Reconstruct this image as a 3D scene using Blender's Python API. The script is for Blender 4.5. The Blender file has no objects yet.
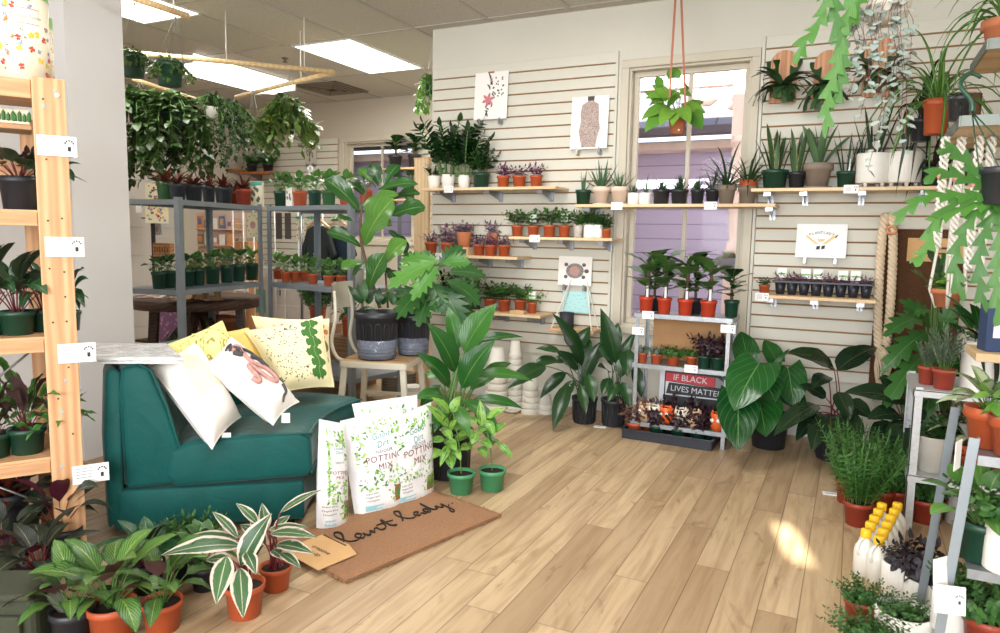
import bpy, math, random
from mathutils import Vector as V, Matrix as M
PI = math.pi
SC = bpy.context.scene
COL = SC.collection
# ------------------------------------------------------------------ camera
H = 1.19
FOC, YAW, PITCH, ROLL = 713.588, .457396, .110601, .0182468
_cy, _sy, _cp, _sp, _cr, _sr = math.cos(YAW), math.sin(YAW), math.cos(PITCH), math.sin(PITCH), math.cos(ROLL), math.sin(ROLL)
CF = V((-_sy * _cp, _cy * _cp, -_sp))
_R0 = V((_cy, _sy, 0)); _U0 = _R0.cross(CF)
CR = _R0 * _cr + _U0 * _sr
CU = _U0 * _cr - _R0 * _sr
EYE = V((0, 0, H))
def ray(x, y): return CF + CR * ((x - 500) / FOC) - CU * ((y - 316.5) / FOC)
def at(x, y, Y): r = ray(x, y); return EYE + r * (Y / r.y)
def atz(x, y, z=0.0): r = ray(x, y); return EYE + r * ((z - H) / r.z)
def atx(x, y, X): r = ray(x, y); return EYE + r * (X / r.x)
def atd(x, y, d): return EYE + ray(x, y) * d
def dep(p): return (V(p) - EYE).dot(CF)
def mpp(p): return dep(p) / FOC
cam = bpy.data.cameras.new('camera'); cam.sensor_width = 36.0; cam.lens = 36.0 * FOC / 1000.0
cam.clip_start = .05
co = bpy.data.objects.new('camera', cam); COL.objects.link(co); SC.camera = co
co.matrix_world = M(((CR.x, CU.x, -CF.x, 0), (CR.y, CU.y, -CF.y, 0), (CR.z, CU.z, -CF.z, H), (0, 0, 0, 1)))
cam.dof.use_dof = True; cam.dof.focus_distance = 3.3; cam.dof.aperture_fstop = 5.0
# ------------------------------------------------------------------ materials
def srgb(r, g, b):
    f = lambda c: (c / 255 / 12.92) if c <= 10.3 else (((c / 255) + .055) / 1.055) ** 2.4
    return (f(r), f(g), f(b), 1)
def newmat(name):
    m = bpy.data.materials.new(name); m.use_nodes = True; nt = m.node_tree; nt.nodes.clear()
    return m, nt
class G:
    """tiny node graph helper"""
    def __init__(s, name): s.m, s.nt = newmat(name); s.L = s.nt.links
    def n(s, t, **kw):
        nd = s.nt.nodes.new(t)
        for k, v in kw.items():
            if k.startswith('_'): setattr(nd, k[1:], v)
            else:
                i = nd.inputs[int(k[1:])] if k[0] == 'i' and k[1:].isdigit() else nd.inputs[k.replace('__', ' ')]
                s.set(i, v)
        return nd
    def set(s, i, v):
        if hasattr(v, 'is_output'): s.L.new(v, i)
        else: i.default_value = v
    def math(s, op, a, b=0.0, c=None, clamp=False):
        nd = s.nt.nodes.new('ShaderNodeMath'); nd.operation = op; nd.use_clamp = clamp
        s.set(nd.inputs[0], a); s.set(nd.inputs[1], b)
        if c is not None: s.set(nd.inputs[2], c)
        return nd.outputs[0]
    def mix(s, f, a, b, blend='MIX'):
        nd = s.nt.nodes.new('ShaderNodeMix'); nd.data_type = 'RGBA'; nd.blend_type = blend
        s.set(nd.inputs[0], f); s.set(nd.inputs[6], a); s.set(nd.inputs[7], b)
        return nd.outputs[2]
    def step(s, x, e0, e1):
        nd = s.nt.nodes.new('ShaderNodeMapRange'); nd.interpolation_type = 'SMOOTHSTEP'
        s.set(nd.inputs[0], x); s.set(nd.inputs[1], e0); s.set(nd.inputs[2], e1); s.set(nd.inputs[3], 0.0); s.set(nd.inputs[4], 1.0)
        return nd.outputs[0]
    def noise(s, scale=5., vec=None, detail=3., rough=.5, out=0, dist=0.):
        nd = s.nt.nodes.new('ShaderNodeTexNoise'); nd.inputs['Scale'].default_value = scale
        nd.inputs['Detail'].default_value = detail; nd.inputs['Roughness'].default_value = rough; nd.inputs['Distortion'].default_value = dist
        if vec is not None: s.L.new(vec, nd.inputs['Vector'])
        return nd.outputs[out]
    def obj(s): return s.n('ShaderNodeTexCoord').outputs['Object']
    def uv(s): return s.n('ShaderNodeTexCoord').outputs['UV']
    def scale(s, vec, sx, sy, sz):
        nd = s.n('ShaderNodeMapping'); s.L.new(vec, nd.inputs[0]); nd.inputs['Scale'].default_value = (sx, sy, sz); return nd.outputs[0]
    def xyz(s, vec):
        nd = s.n('ShaderNodeSeparateXYZ'); s.L.new(vec, nd.inputs[0]); return nd.outputs
    def bump(s, h, strength=.3, dist=.01):
        nd = s.n('ShaderNodeBump'); s.L.new(h, nd.inputs['Height']); nd.inputs['Strength'].default_value = strength; nd.inputs['Distance'].default_value = dist
        return nd.outputs[0]
    def out(s, col, rough=.5, metal=0., bump=None, spec=.5, trans=0., coat=0., sheen=0., alpha=None, transl=0., emis=None, estr=0.):
        p = s.n('ShaderNodeBsdfPrincipled'); s.set(p.inputs['Base Color'], col); s.set(p.inputs['Roughness'], rough); s.set(p.inputs['Metallic'], metal)
        s.set(p.inputs['Specular IOR Level'], spec)
        if trans: p.inputs['Transmission Weight'].default_value = trans
        if coat: p.inputs['Coat Weight'].default_value = coat
        if sheen: p.inputs['Sheen Weight'].default_value = sheen; p.inputs['Sheen Roughness'].default_value = .4
        if alpha is not None: s.set(p.inputs['Alpha'], alpha)
        if bump is not None: s.L.new(bump, p.inputs['Normal'])
        if emis is not None: s.set(p.inputs['Emission Color'], emis); p.inputs['Emission Strength'].default_value = estr
        sh = p.outputs[0]
        if transl:
            t = s.n('ShaderNodeBsdfTranslucent'); s.set(t.inputs[0], col)
            mx = s.n('ShaderNodeMixShader'); mx.inputs[0].default_value = transl; s.L.new(sh, mx.inputs[1]); s.L.new(t.outputs[0], mx.inputs[2]); sh = mx.outputs[0]
        o = s.n('ShaderNodeOutputMaterial'); s.L.new(sh, o.inputs[0])
        return s.m
MATS = {}
def flat(name, c, rough=.5, metal=0., var=.06, nscale=12., bump=0., **kw):
    """plain surface with a slight mottle of its own"""
    if name in MATS: return MATS[name]
    g = G(name); c = srgb(*c); v = g.obj()
    n = g.noise(nscale, v)
    dk = tuple(x * (1 - 2.2 * var) for x in c[:3]) + (1,); lt = tuple(min(1, x * (1 + 1.4 * var)) for x in c[:3]) + (1,)
    col = g.mix(n, dk, lt)
    b = g.bump(g.noise(nscale * 6, v), bump, .004) if bump else None
    MATS[name] = g.out(col, rough, metal, b, **kw); return MATS[name]
def wood(name, base, dark, axis=0, rough=.5, scale=1., knots=True):
    if name in MATS: return MATS[name]
    g = G(name); sc = [14., 14., 14.]; sc[axis] = 1.1
    v = g.scale(g.obj(), *[q * scale for q in sc])
    n1 = g.noise(1.6, v, 4, .6, dist=1.2)
    w = g.n('ShaderNodeTexWave', _wave_type='RINGS', _rings_direction='XYZ'[axis]); g.L.new(v, w.inputs[0]); w.inputs['Scale'].default_value = .9; w.inputs['Distortion'].default_value = 6.; w.inputs['Detail'].default_value = 2.; w.inputs['Detail Scale'].default_value = .6
    f = g.math('ADD', g.math('MULTIPLY', n1, .75), g.math('MULTIPLY', w.outputs['Fac'], .3))
    col = g.mix(g.step(f, .25, .85), srgb(*base), srgb(*dark))
    if knots:
        k = g.noise(3.5, g.obj(), 1); col = g.mix(g.step(k, .70, .78), col, srgb(*[q * .62 for q in dark]))
    MATS[name] = g.out(col, rough, bump=g.bump(n1, .08, .003)); return MATS[name]
def leafmat(name, c1, c2, rib=None, ribw=.05, vein=None, vn=9., vslope=.9, vw=.14, vs=.6, margin=None, mw=.33, back=None, rough=.38, blotch=None, bn=7., transl=.12, tip=None, band=None):
    """leaf surface: uv.x across (0..1, rib at .5), uv.y along; uv 'rnd' is one random pair per leaf"""
    if name in MATS: return MATS[name]
    srgb_ = globals()['srgb']; srgb = lambda *c: srgb_(*[q * .86 for q in c])
    g = G(name); u, v, _ = g.xyz(g.uv())
    r = g.n('ShaderNodeUVMap', _uv_map='rnd'); rx, ry, _ = g.xyz(r.outputs[0])
    a = g.math('ABSOLUTE', g.math('SUBTRACT', u, .5))
    col = g.mix(rx, srgb(*c1), srgb(*c2))
    cmb = g.n('ShaderNodeCombineXYZ'); g.L.new(u, cmb.inputs[0]); g.L.new(v, cmb.inputs[1]); g.L.new(g.math('MULTIPLY', ry, 37.), cmb.inputs[2])
    nz = g.noise(bn, cmb.outputs[0], 2)
    if blotch: col = g.mix(g.step(nz, .52, .62), col, srgb(*blotch))
    sl = g.math('SUBTRACT', v, g.math('MULTIPLY', a, vslope))
    ph = g.math('FRACT', g.math('MULTIPLY', sl, vn))
    tri = g.math('ABSOLUTE', g.math('SUBTRACT', ph, .5))
    if band: # dark lens-shaped patches each side of the rib
        lens = g.math('MULTIPLY', g.step(tri, .30, .14), g.math('MULTIPLY', g.step(a, .40, .30), g.step(a, .02, .09)))
        col = g.mix(lens, col, srgb(*band))
    if vein: col = g.mix(g.math('MULTIPLY', g.step(tri, vw, vw * .3), vs), col, srgb(*vein))
    if margin: col = g.mix(g.step(g.math('ADD', a, g.math('MULTIPLY', g.math('SUBTRACT', nz, .5), .34)), mw, mw + .05), col, srgb(*margin))
    if tip: col = g.mix(g.step(v, .75, 1.), col, srgb(*tip))
    if rib: col = g.mix(g.step(a, ribw, ribw * .4), col, srgb(*rib))
    if back:
        geo = g.n('ShaderNodeNewGeometry'); col = g.mix(geo.outputs['Backfacing'], col, srgb(*back))
    bp = g.bump(tri, .25, .004)
    MATS[name] = g.out(col, rough, bump=bp, transl=transl, spec=.45); return MATS[name]
# ------------------------------------------------------------------ mesh builder
class MB:
    def __init__(s): s.v = []; s.f = []; s.mi = []; s.sm = []; s.uv = {}; s.rn = {}
    def add(s, vs, fs, mi=0, smooth=False):
        o = len(s.v); s.v.extend([tuple(p) for p in vs])
        for f in fs: s.f.append(tuple(i + o for i in f)); s.mi.append(mi); s.sm.append(smooth)
        return s
    def box(s, c, d, rot=None, mi=0):
        x, y, z = d[0] / 2, d[1] / 2, d[2] / 2; c = V(c)
        ps = [V((a, b, e)) for e in (-z, z) for a, b in ((-x, -y), (x, -y), (x, y), (-x, y))]
        if rot is not None: ps = [rot @ p for p in ps]
        return s.add([p + c for p in ps], [(3, 2, 1, 0), (4, 5, 6, 7), (0, 1, 5, 4), (1, 2, 6, 5), (2, 3, 7, 6), (3, 0, 4, 7)], mi)
    def bar(s, a, b, w, t, up=V((0, 0, 1)), mi=0):
        """box from a to b, w wide across, t thick along up"""
        a, b = V(a), V(b); d = (b - a).normalized(); x = d.cross(up)
        if x.length < 1e-4: x = d.cross(V((1, 0, 0)))
        x.normalize(); y = x.cross(d)
        ps = [p + x * (i * w / 2) + y * (j * t / 2) for p in (a, b) for i, j in ((-1, -1), (1, -1), (1, 1), (-1, 1))]
        return s.add(ps, [(0, 1, 2, 3), (7, 6, 5, 4), (4, 5, 1, 0), (5, 6, 2, 1), (6, 7, 3, 2), (7, 4, 0, 3)], mi)
    def tube(s, pts, r, seg=8, mi=0, r1=None, cap=True, flat_=1.0):
        pts = [V(p) for p in pts]; n = len(pts); r1 = r if r1 is None else r1
        t0 = (pts[1] - pts[0]).normalized(); x = t0.orthogonal().normalized(); rings = []
        for i, p in enumerate(pts):
            t = (pts[min(i + 1, n - 1)] - pts[max(i - 1, 0)])
            t = t.normalized() if t.length > 1e-9 else t0
            x = (x - t * x.dot(t)); x = x.normalized() if x.length > 1e-6 else t.orthogonal().normalized(); y = t.cross(x)
            q = r + (r1 - r) * i / max(1, n - 1)
            rings += [p + (x * math.cos(2 * PI * k / seg) + y * math.sin(2 * PI * k / seg) * flat_) * q for k in range(seg)]
        fs = [(i * seg + k, i * seg + (k + 1) % seg, (i + 1) * seg + (k + 1) % seg, (i + 1) * seg + k) for i in range(n - 1) for k in range(seg)]
        if cap: fs += [tuple(range(seg - 1, -1, -1)), tuple(range((n - 1) * seg, n * seg))]
        return s.add(rings, fs, mi, True)
    def lathe(s, prof, seg=24, c=(0, 0, 0), mi=0, close=True):
        c = V(c); n = len(prof)
        vs = [c + V((r * math.cos(2 * PI * k / seg), r * math.sin(2 * PI * k / seg), z)) for r, z in prof for k in range(seg)]
        fs = [(i * seg + k, i * seg + (k + 1) % seg, (i + 1) * seg + (k + 1) % seg, (i + 1) * seg + k) for i in range(n - 1) for k in range(seg)]
        if close: fs += [tuple(range(seg - 1, -1, -1))]
        return s.add(vs, fs, mi, True)
    def prism(s, poly, z0, z1, mi=0, T=None):
        n = len(poly); vs = [V((x, y, z0)) for x, y in poly] + [V((x, y, z1)) for x, y in poly]
        if T is not None: vs = [T @ p for p in vs]
        return s.add(vs, [tuple(range(n - 1, -1, -1)), tuple(range(n, 2 * n))] + [(i, (i + 1) % n, n + (i + 1) % n, n + i) for i in range(n)], mi)
    def grid(s, fn, nu, nv, mi=0, uvs=True, wrap=False):
        o = len(s.f)
        vs = [fn(i / nu, j / nv) for j in range(nv + 1) for i in range(nu + 1)]
        fs = []
        for j in range(nv):
            for i in range(nu):
                k = j * (nu + 1) + i; fs.append((k, k + 1, k + nu + 2, k + nu + 1))
                if uvs: s.uv[o + len(fs) - 1] = [(i / nu, j / nv), ((i + 1) / nu, j / nv), ((i + 1) / nu, (j + 1) / nv), (i / nu, (j + 1) / nv)]
        return s.add(vs, fs, mi, True)
    def leaf(s, p, d, up, L, W, prof='ovate', droop=.6, fold=.25, nv=6, nu=2, wave=0., lobes=0, rnd=None, back=.25, twist=0., mi=0, droop0=0.):
        P = PROF[prof]; p = V(p); d = V(d).normalized(); sd = d.cross(V(up))
        if sd.length < 1e-4: sd = d.cross(V((1, .3, 0)))
        sd.normalize(); n = sd.cross(d)
        if lobes: nv = lobes * 4
        cols = nu + 1; o = len(s.v); fo = len(s.f); st = L / nv; a = droop / nv
        rn = rnd or (random.random(), random.random()); cf, sf = math.cos(fold), math.sin(fold); vs = []
        for i in range(nv + 1):
            t = i / nv; w = W / 2 * P(t)
            if lobes:
                q = (t * lobes) % 1.0; w *= (.2 + .8 * q ** .8) if i % 4 or i == 0 else .98
            for k in range(cols):
                u = 2 * k / nu - 1; au = abs(u)
                q = p + sd * (u * w * cf) + n * (au * w * sf)
                if wave: q += n * (math.sin(t * 17 + u * 2 + rn[1] * 6) * wave * w * au)
                if lobes: q += d * (au * w * .5)
                if prof == 'heart': q -= d * (back * L * (1 - t) ** 4 * au)
                vs.append(q)
            aa = a * (1 + droop0 * (1 - 2 * t))
            ca, sa = math.cos(aa), math.sin(aa)
            d, n = d * ca - n * sa, n * ca + d * sa
            if twist:
                ct, stt = math.cos(twist / nv), math.sin(twist / nv); sd, n = sd * ct + n * stt, n * ct - sd * stt
            p = p + d * st
        fs = []
        for i in range(nv):
            for k in range(nu):
                b = i * cols + k; fs.append((b, b + 1, b + cols + 1, b + cols))
                s.uv[fo + len(fs) - 1] = [(k / nu, i / nv), ((k + 1) / nu, i / nv), ((k + 1) / nu, (i + 1) / nv), (k / nu, (i + 1) / nv)]
                s.rn[fo + len(fs) - 1] = rn
        return s.add(vs, fs, mi, True)
    def mesh(s, name, mats):
        me = bpy.data.meshes.new(name); me.from_pydata(s.v, [], s.f)
        for m in (mats if isinstance(mats, (list, tuple)) else [mats]): me.materials.append(m)
        me.polygons.foreach_set('material_index', s.mi); me.polygons.foreach_set('use_smooth', s.sm)
        if s.uv:
            a = me.uv_layers.new(name='UVMap'); b = me.uv_layers.new(name='rnd'); A = []; B = []
            for i, f in enumerate(s.f):
                u = s.uv.get(i) or [(0, 0)] * len(f); r = s.rn.get(i, (.5, .5))
                for q in u: A += q
                for _ in f: B += r
            a.data.foreach_set('uv', A); b.data.foreach_set('uv', B)
        me.validate(); me.update(); return me
    def build(s, name, mats, parent=None, bev=0., loc=None, seg=2):
        return link(name, s.mesh(name, mats), parent, bev, loc, seg)
def link(name, data, parent=None, bev=0., loc=None, seg=2):
    o = bpy.data.objects.new(name, data); COL.objects.link(o)
    if parent is not None: o.parent = parent
    if loc is not None: o.location = loc
    if bev:
        b = o.modifiers.new('bevel', 'BEVEL'); b.width = bev; b.segments = seg; b.limit_method = 'ANGLE'; b.angle_limit = .7; b.harden_normals = False
    return o
S = lambda t, p: math.sin(PI * min(1, max(0, t)) ** p)
PROF = {
    'ovate': lambda t: max(0, S(t, .72)) ** .8 if t < 1 else 0.01,
    'lance': lambda t: max(.02, S(t, .8)) if t < 1 else 0.01,
    'ellip': lambda t: max(.03, S(t, 1.)) ** .65 if 0 < t < 1 else .04,
    'round': lambda t: math.sqrt(max(.002, 1 - (2 * t - 1) ** 2)),
    'obov': lambda t: max(.03, S(t, 1.5)) ** .8 if t < 1 else .02,
    'fiddle': lambda t: (max(.0, S(t, 1.35)) ** .55 * (1 - .32 * math.exp(-((t - .36) / .14) ** 2)) if t < 1 else .05) + .05 * (t < .05),
    'blade': lambda t: min(1, .55 + 1.3 * t) * max(0.01, 1 - t ** 3.2) ** .75,
    'spike': lambda t: max(.01, 1 - t) ** .8,
    'strap': lambda t: min(1, .6 + 3 * t) * max(0.01, 1 - t ** 2) ** .6,
    'heart': lambda t: max(.01, math.sin(PI * (.27 + .73 * t))) ** .85 if t < 1 else .01,
    'lobed': lambda t: max(.06, S(t, .8)) ** .75,
    'stag': lambda t: .35 + .65 * max(0, t - .35) / .65 if t < .99 else .7,
}
def empty(name, loc=(0, 0, 0), rz=0.):
    o = bpy.data.objects.new(name, None); COL.objects.link(o); o.location = loc; o.rotation_euler = (0, 0, rz); o.empty_display_size = .05
    return o
def tag(o, label, cat, group=None):
    o['label'] = label; o['category'] = cat
    if group: o['group'] = group
    return o
def thing(name, label, cat, loc=(0, 0, 0), rz=0., group=None): return tag(empty(name, loc, rz), label, cat, group)
def struct(o): o['kind'] = 'structure'; return o
def flat_text(body, size, shear=0., space=1., align='CENTER'):
    c = bpy.data.curves.new('t', 'FONT'); c.body = body; c.size = size; c.align_x = align; c.align_y = 'CENTER'; c.resolution_u = 3; c.shear = shear; c.space_character = space
    o = bpy.data.objects.new('t', c); COL.objects.link(o); bpy.context.view_layer.update()
    me = bpy.data.meshes.new_from_object(o.evaluated_get(bpy.context.evaluated_depsgraph_get())); vs = [tuple(v.co) for v in me.vertices]; fs = [tuple(p.vertices) for p in me.polygons]
    bpy.data.objects.remove(o); bpy.data.curves.remove(c); bpy.data.meshes.remove(me); return vs, fs
def text(name, body, size, mat, parent=None, loc=(0, 0, 0), rot=(PI / 2, 0, 0), ext=0.):
    vs, fs = flat_text(body, size); m = MB(); m.add(vs, fs); o = m.build(name, mat, parent); o.location = loc; o.rotation_euler = rot; return o
def frame_of(org, xdir, ydir):
    """matrix with local x along xdir, y along ydir, z the normal"""
    x = V(xdir).normalized(); z = x.cross(V(ydir)).normalized(); y = z.cross(x)
    return M(((x.x, y.x, z.x, org[0]), (x.y, y.y, z.y, org[1]), (x.z, y.z, z.z, org[2]), (0, 0, 0, 1)))
def rz(a): return M.Rotation(a, 3, 'Z')
def bez(pts, n=10):
    """Catmull-Rom through points"""
    pts = [V(p) for p in pts]; out = []
    for i in range(len(pts) - 1):
        a, b, c, d = pts[max(i - 1, 0)], pts[i], pts[i + 1], pts[min(i + 2, len(pts) - 1)]
        for k in range(n):
            t = k / n
            out.append(.5 * ((2 * b) + (c - a) * t + (2 * a - 5 * b + 4 * c - d) * t * t + (3 * b - a - 3 * c + d) * t ** 3))
    return out + [pts[-1]]
# ------------------------------------------------------------------ setting
D = 4.712; CEIL = 2.715; FARY = 6.74; LX = -7.0
def floor_mat():
    g = G('floor_planks'); o = g.obj(); x, y, _ = g.xyz(o)
    W_, L_ = .1213, 1.22
    rx = g.math('DIVIDE', g.math('ADD', x, .2075 + W_ * 60), W_); row = g.math('FLOOR', rx); fx = g.math('FRACT', rx)
    wn = g.n('ShaderNodeTexWhiteNoise', _noise_dimensions='1D'); g.L.new(row, wn.inputs['W'])
    ry = g.math('DIVIDE', g.math('ADD', y, g.math('MULTIPLY', wn.outputs['Value'], L_)), L_); seg = g.math('FLOOR', ry); fy = g.math('FRACT', ry)
    cm = g.n('ShaderNodeCombineXYZ'); g.L.new(row, cm.inputs[0]); g.L.new(seg, cm.inputs[1])
    w2 = g.n('ShaderNodeTexWhiteNoise', _noise_dimensions='2D'); g.L.new(cm.outputs[0], w2.inputs['Vector'])
    rnd = w2.outputs['Value']
    off = g.n('ShaderNodeVectorMath', _operation='ADD'); g.L.new(o, off.inputs[0])
    sc3 = g.n('ShaderNodeVectorMath', _operation='SCALE'); g.L.new(w2.outputs['Color'], sc3.inputs[0]); sc3.inputs['Scale'].default_value = 9.; g.L.new(sc3.outputs[0], off.inputs[1])
    v1 = g.scale(off.outputs[0], 26, 1.6, 1); v2 = g.scale(off.outputs[0], 5., 1.1, 1)
    n1 = g.noise(1., v1, 5, .6, dist=.8); n2 = g.noise(1.3, v2, 3, .5, dist=1.5)
    k = g.noise(2.2, g.scale(off.outputs[0], 3.2, 1.2, 1), 4, .62, dist=2.)
    base = g.mix(rnd, srgb(164, 139, 107), srgb(201, 176, 140))
    col = g.mix(g.math('MULTIPLY', g.step(n1, .35, .75), .6), base, srgb(134, 106, 74))
    col = g.mix(g.math('MULTIPLY', g.step(n2, .5, .72), .42), col, srgb(138, 108, 76))
    col = g.mix(g.math('MULTIPLY', g.step(k, .58, .72), .5), col, srgb(112, 84, 58))
    ex = g.math('MINIMUM', fx, g.math('SUBTRACT', 1., fx)); ey = g.math('MULTIPLY', g.math('MINIMUM', fy, g.math('SUBTRACT', 1., fy)), L_ / W_)
    gap = g.step(g.math('MINIMUM', ex, ey), .022, .006)
    col = g.mix(g.math('MULTIPLY', gap, .75), col, srgb(96, 74, 52))
    hgt = g.math('SUBTRACT', g.math('MULTIPLY', n1, .15), gap)
    return g.out(col, g.math('ADD', .36, g.math('MULTIPLY', n1, .16)), bump=g.bump(hgt, .25, .003), spec=.4)
def plaster(name, c):
    return flat(name, c, .85, var=.02, nscale=3., bump=.05)
WALL = plaster('wall_paint', (207, 204, 192)); WALLD = plaster('wall_paint_cool', (176, 178, 182))
GROOVE = flat('slat_groove', (150, 112, 74), .8, var=.1)
SLAT = flat('slat_panel_paint', (208, 205, 192), .55, var=.015)
TRIM = flat('window_trim_paint', (196, 188, 170), .5, var=.02)
PILLARM = plaster('pillar_paint', (210, 208, 206))
def slatwall(name, x0, x1, y, z0, z1, pitch=.0766, t=.018):
    """slatted panel: boards with T-grooves between, real depth"""
    m = MB(); z = z1; first = True
    m.box(((x0 + x1) / 2, y - .003, (z0 + z1) / 2), (x1 - x0, .006, z1 - z0), mi=1)
    while z - pitch > z0 - .001:
        a = z - pitch + .0085
        m.box(((x0 + x1) / 2, y - .006 - (t - .006) / 2, (z + a - .0015) / 2), (x1 - x0, t - .006, z - a - .0015))
        z -= pitch
    if z - z0 > .02: m.box(((x0 + x1) / 2, y - .006 - (t - .006) / 2, (z + z0) / 2), (x1 - x0, t - .006, z - z0 - .003))
    o = struct(m.build(name, [SLAT, GROOVE], bev=.0012, seg=1)); return o
fl = MB(); fl.box((-1.6, 2.2, -.03), (12.0, 10.4, .06)); struct(fl.build('floor', floor_mat()))
# --- slat wall, window 1 opening x[-1.40,-.62] z[.60,2.33]
WX0, WX1, WZ0, WZ1 = -1.405, -.625, .60, 2.315
m = MB(); T_ = .16
m.box(((-2.92 + WX0) / 2, D + T_ / 2, CEIL / 2), (WX0 + 2.92, T_, CEIL)); m.box(((WX1 + 2.2) / 2, D + T_ / 2, CEIL / 2), (2.2 - WX1, T_, CEIL))
m.box(((WX0 + WX1) / 2, D + T_ / 2, WZ0 / 2), (WX1 - WX0, T_, WZ0)); m.box(((WX0 + WX1) / 2, D + T_ / 2, (WZ1 + CEIL) / 2), (WX1 - WX0, T_, CEIL - WZ1))
m.box((-2.92 - .08 + .08, D + .16 + (FARY - D - .16) / 2, CEIL / 2), (.16, FARY - D - .16, CEIL))
struct(m.build('wall_back', WALL))
slatwall('wall_panel_window_side', -2.905, -1.492, D, .36, 2.421)
slatwall('wall_panel_corner_side', -.556, 1.9, D, .36, 2.419)
# trim moulding around the panels
m = MB(); m.box((-1.482, D - .012, 1.39), (.018, .024, 2.07)); m.box((-.568, D - .012, 1.39), (.018, .024, 2.07)); struct(m.build('trim_1', SLAT, bev=.002))
# baseboard
m = MB(); m.box(((-2.92 + 2.2) / 2, D - .008, .055), (5.1, .016, .11)); struct(m.build('baseboard_back', flat('base_paint', (214, 214, 210), .5, var=.02), bev=.003))
def window(name, x0, x1, z0, z1, y, mull=True, thick=.16, zmid=None):
    fr = MB(); c = .062
    def ring(a, b, zz0, zz1, w, yy, dd):
        fr.box(((a + b) / 2, yy, zz1 - w / 2), (b - a, dd, w)); fr.box(((a + b) / 2, yy, zz0 + w / 2), (b - a, dd, w))
        fr.box((a + w / 2, yy, (zz0 + zz1) / 2), (w, dd, zz1 - zz0 - 2 * w)); fr.box((b - w / 2, yy, (zz0 + zz1) / 2), (w, dd, zz1 - zz0 - 2 * w))
    ring(x0 - .045, x1 + .045, z0 - .045, z1 + .045, .052, y - .012, .024)       # casing on the wall
    ring(x0, x1, z0, z1, .022, y + .05, .10)                                      # jamb lining
    root = struct(fr.build(name, TRIM, bev=.004))
    sm = MB(); fr = sm
    ring(x0 + .02, x1 - .02, z0 + .02, z1 - .02, .034, y + .085, .035)
    if zmid: sm.box(((x0 + x1) / 2, y + .085, zmid), (x1 - x0 - .06, .04, .05))
    if mull: sm.box(((x0 + x1) / 2, y + .085, (z0 + z1) / 2), (.026, .03, z1 - z0 - .1))
    sm.build('window_frame', TRIM, root, bev=.003)
    gl = MB(); gl.box(((x0 + x1) / 2, y + .087, (z0 + z1) / 2), (x1 - x0 - .1, .004, z1 - z0 - .1)); gl.build('pane', GLASS, root)
    return root
def glass_mat():
    g = G('window_glass'); t = g.n('ShaderNodeBsdfTransparent'); gl = g.n('ShaderNodeBsdfGlossy'); gl.inputs['Roughness'].default_value = .02
    fz = g.n('ShaderNodeFresnel'); fz.inputs['IOR'].default_value = 1.16
    mx = g.n('ShaderNodeMixShader'); g.L.new(fz.outputs[0], mx.inputs[0]); g.L.new(t.outputs[0], mx.inputs[1]); g.L.new(gl.outputs[0], mx.inputs[2])
    o = g.n('ShaderNodeOutputMaterial'); g.L.new(mx.outputs[0], o.inputs[0]); return g.m
GLASS = glass_mat()
window('window_1', WX0, WX1, WZ0, WZ1, D)
# --- far wall of the next room with window 2
X2a, X2b, Z2a, Z2b = -5.36, -4.42, 1.12, 2.25
m = MB(); y2 = FARY + .08
m.box(((LX - .2 + X2a) / 2, y2, CEIL / 2), (X2a - LX + .2, .16, CEIL)); m.box(((X2b - 2.84) / 2, y2, CEIL / 2), (-2.84 - X2b, .16, CEIL))
m.box(((X2a + X2b) / 2, y2, Z2a / 2), (X2b - X2a, .16, Z2a)); m.box(((X2a + X2b) / 2, y2, (Z2b + CEIL) / 2), (X2b - X2a, .16, CEIL - Z2b))
struct(m.build('wall_far', plaster('wall_paint_far', (196, 186, 170))))
slatwall('wall_panel_far_side', -6.75, X2a - .09, FARY, .3, 2.30)
slatwall('wall_panel_far_corner', X2b + .09, -2.92, FARY, .3, 2.30)
window('window_2', X2a, X2b, Z2a, Z2b, FARY)
# --- left wall of the next room, with its panelled door
m = MB(); DY0, DY1 = 4.95, 5.85
m.box((LX - .08, (-3.2 + DY0) / 2, CEIL / 2), (.16, DY0 + 3.2, CEIL)); m.box((LX - .08, (DY1 + FARY) / 2, CEIL / 2), (.16, FARY - DY1, CEIL)); m.box((LX - .08, (DY0 + DY1) / 2, (2.05 + CEIL) / 2), (.16, DY1 - DY0, CEIL - 2.05))
struct(m.build('wall_left', plaster('wall_paint_left', (196, 186, 174))))
m = MB(); m.box((LX - .06, (DY0 + DY1) / 2, 1.02), (.045, DY1 - DY0, 2.04))
for zz, hh in ((.48, .7), (1.02, .2), (1.6, .75)):
    for yy in (DY0 + .25, DY1 - .25): m.box((LX - .036, yy, zz), (.012, .30, hh))
dr = struct(m.build('door_1', flat('door_paint', (206, 200, 192), .45, var=.02), bev=.006))
m = MB(); m.tube([(LX - .03, DY0 + .08, 1.0), (LX + .02, DY0 + .08, 1.0)], .012); m.lathe([(0, 0), (.024, .006), (.03, .02), (.022, .04), (0, .046)], 12, (LX + .01, DY0 + .08, .98)); m.build('door_handle', flat('brass', (170, 140, 80), .3, .9), dr)
for zz in (.25, 1.05, 1.8): m = MB(); m.box((LX - .03, DY1 - .015, zz), (.012, .03, .09)); m.build('hinge', flat('brass', (170, 140, 80), .3, .9), dr)
m = MB()
for yy in (DY0 - .045, DY1 + .045): m.box((LX + .008, yy, 1.05), (.02, .09, 2.1))
m.box((LX + .008, (DY0 + DY1) / 2, 2.1), (.02, DY1 - DY0 + .18, .09)); struct(m.build('trim_2', TRIM, bev=.004))
# --- pillar between the rooms
m = MB(); m.box((-5.2, 2.43, CEIL / 2), (3.4, .31, CEIL)); struct(m.build('wall_partition', PILLARM))
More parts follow.
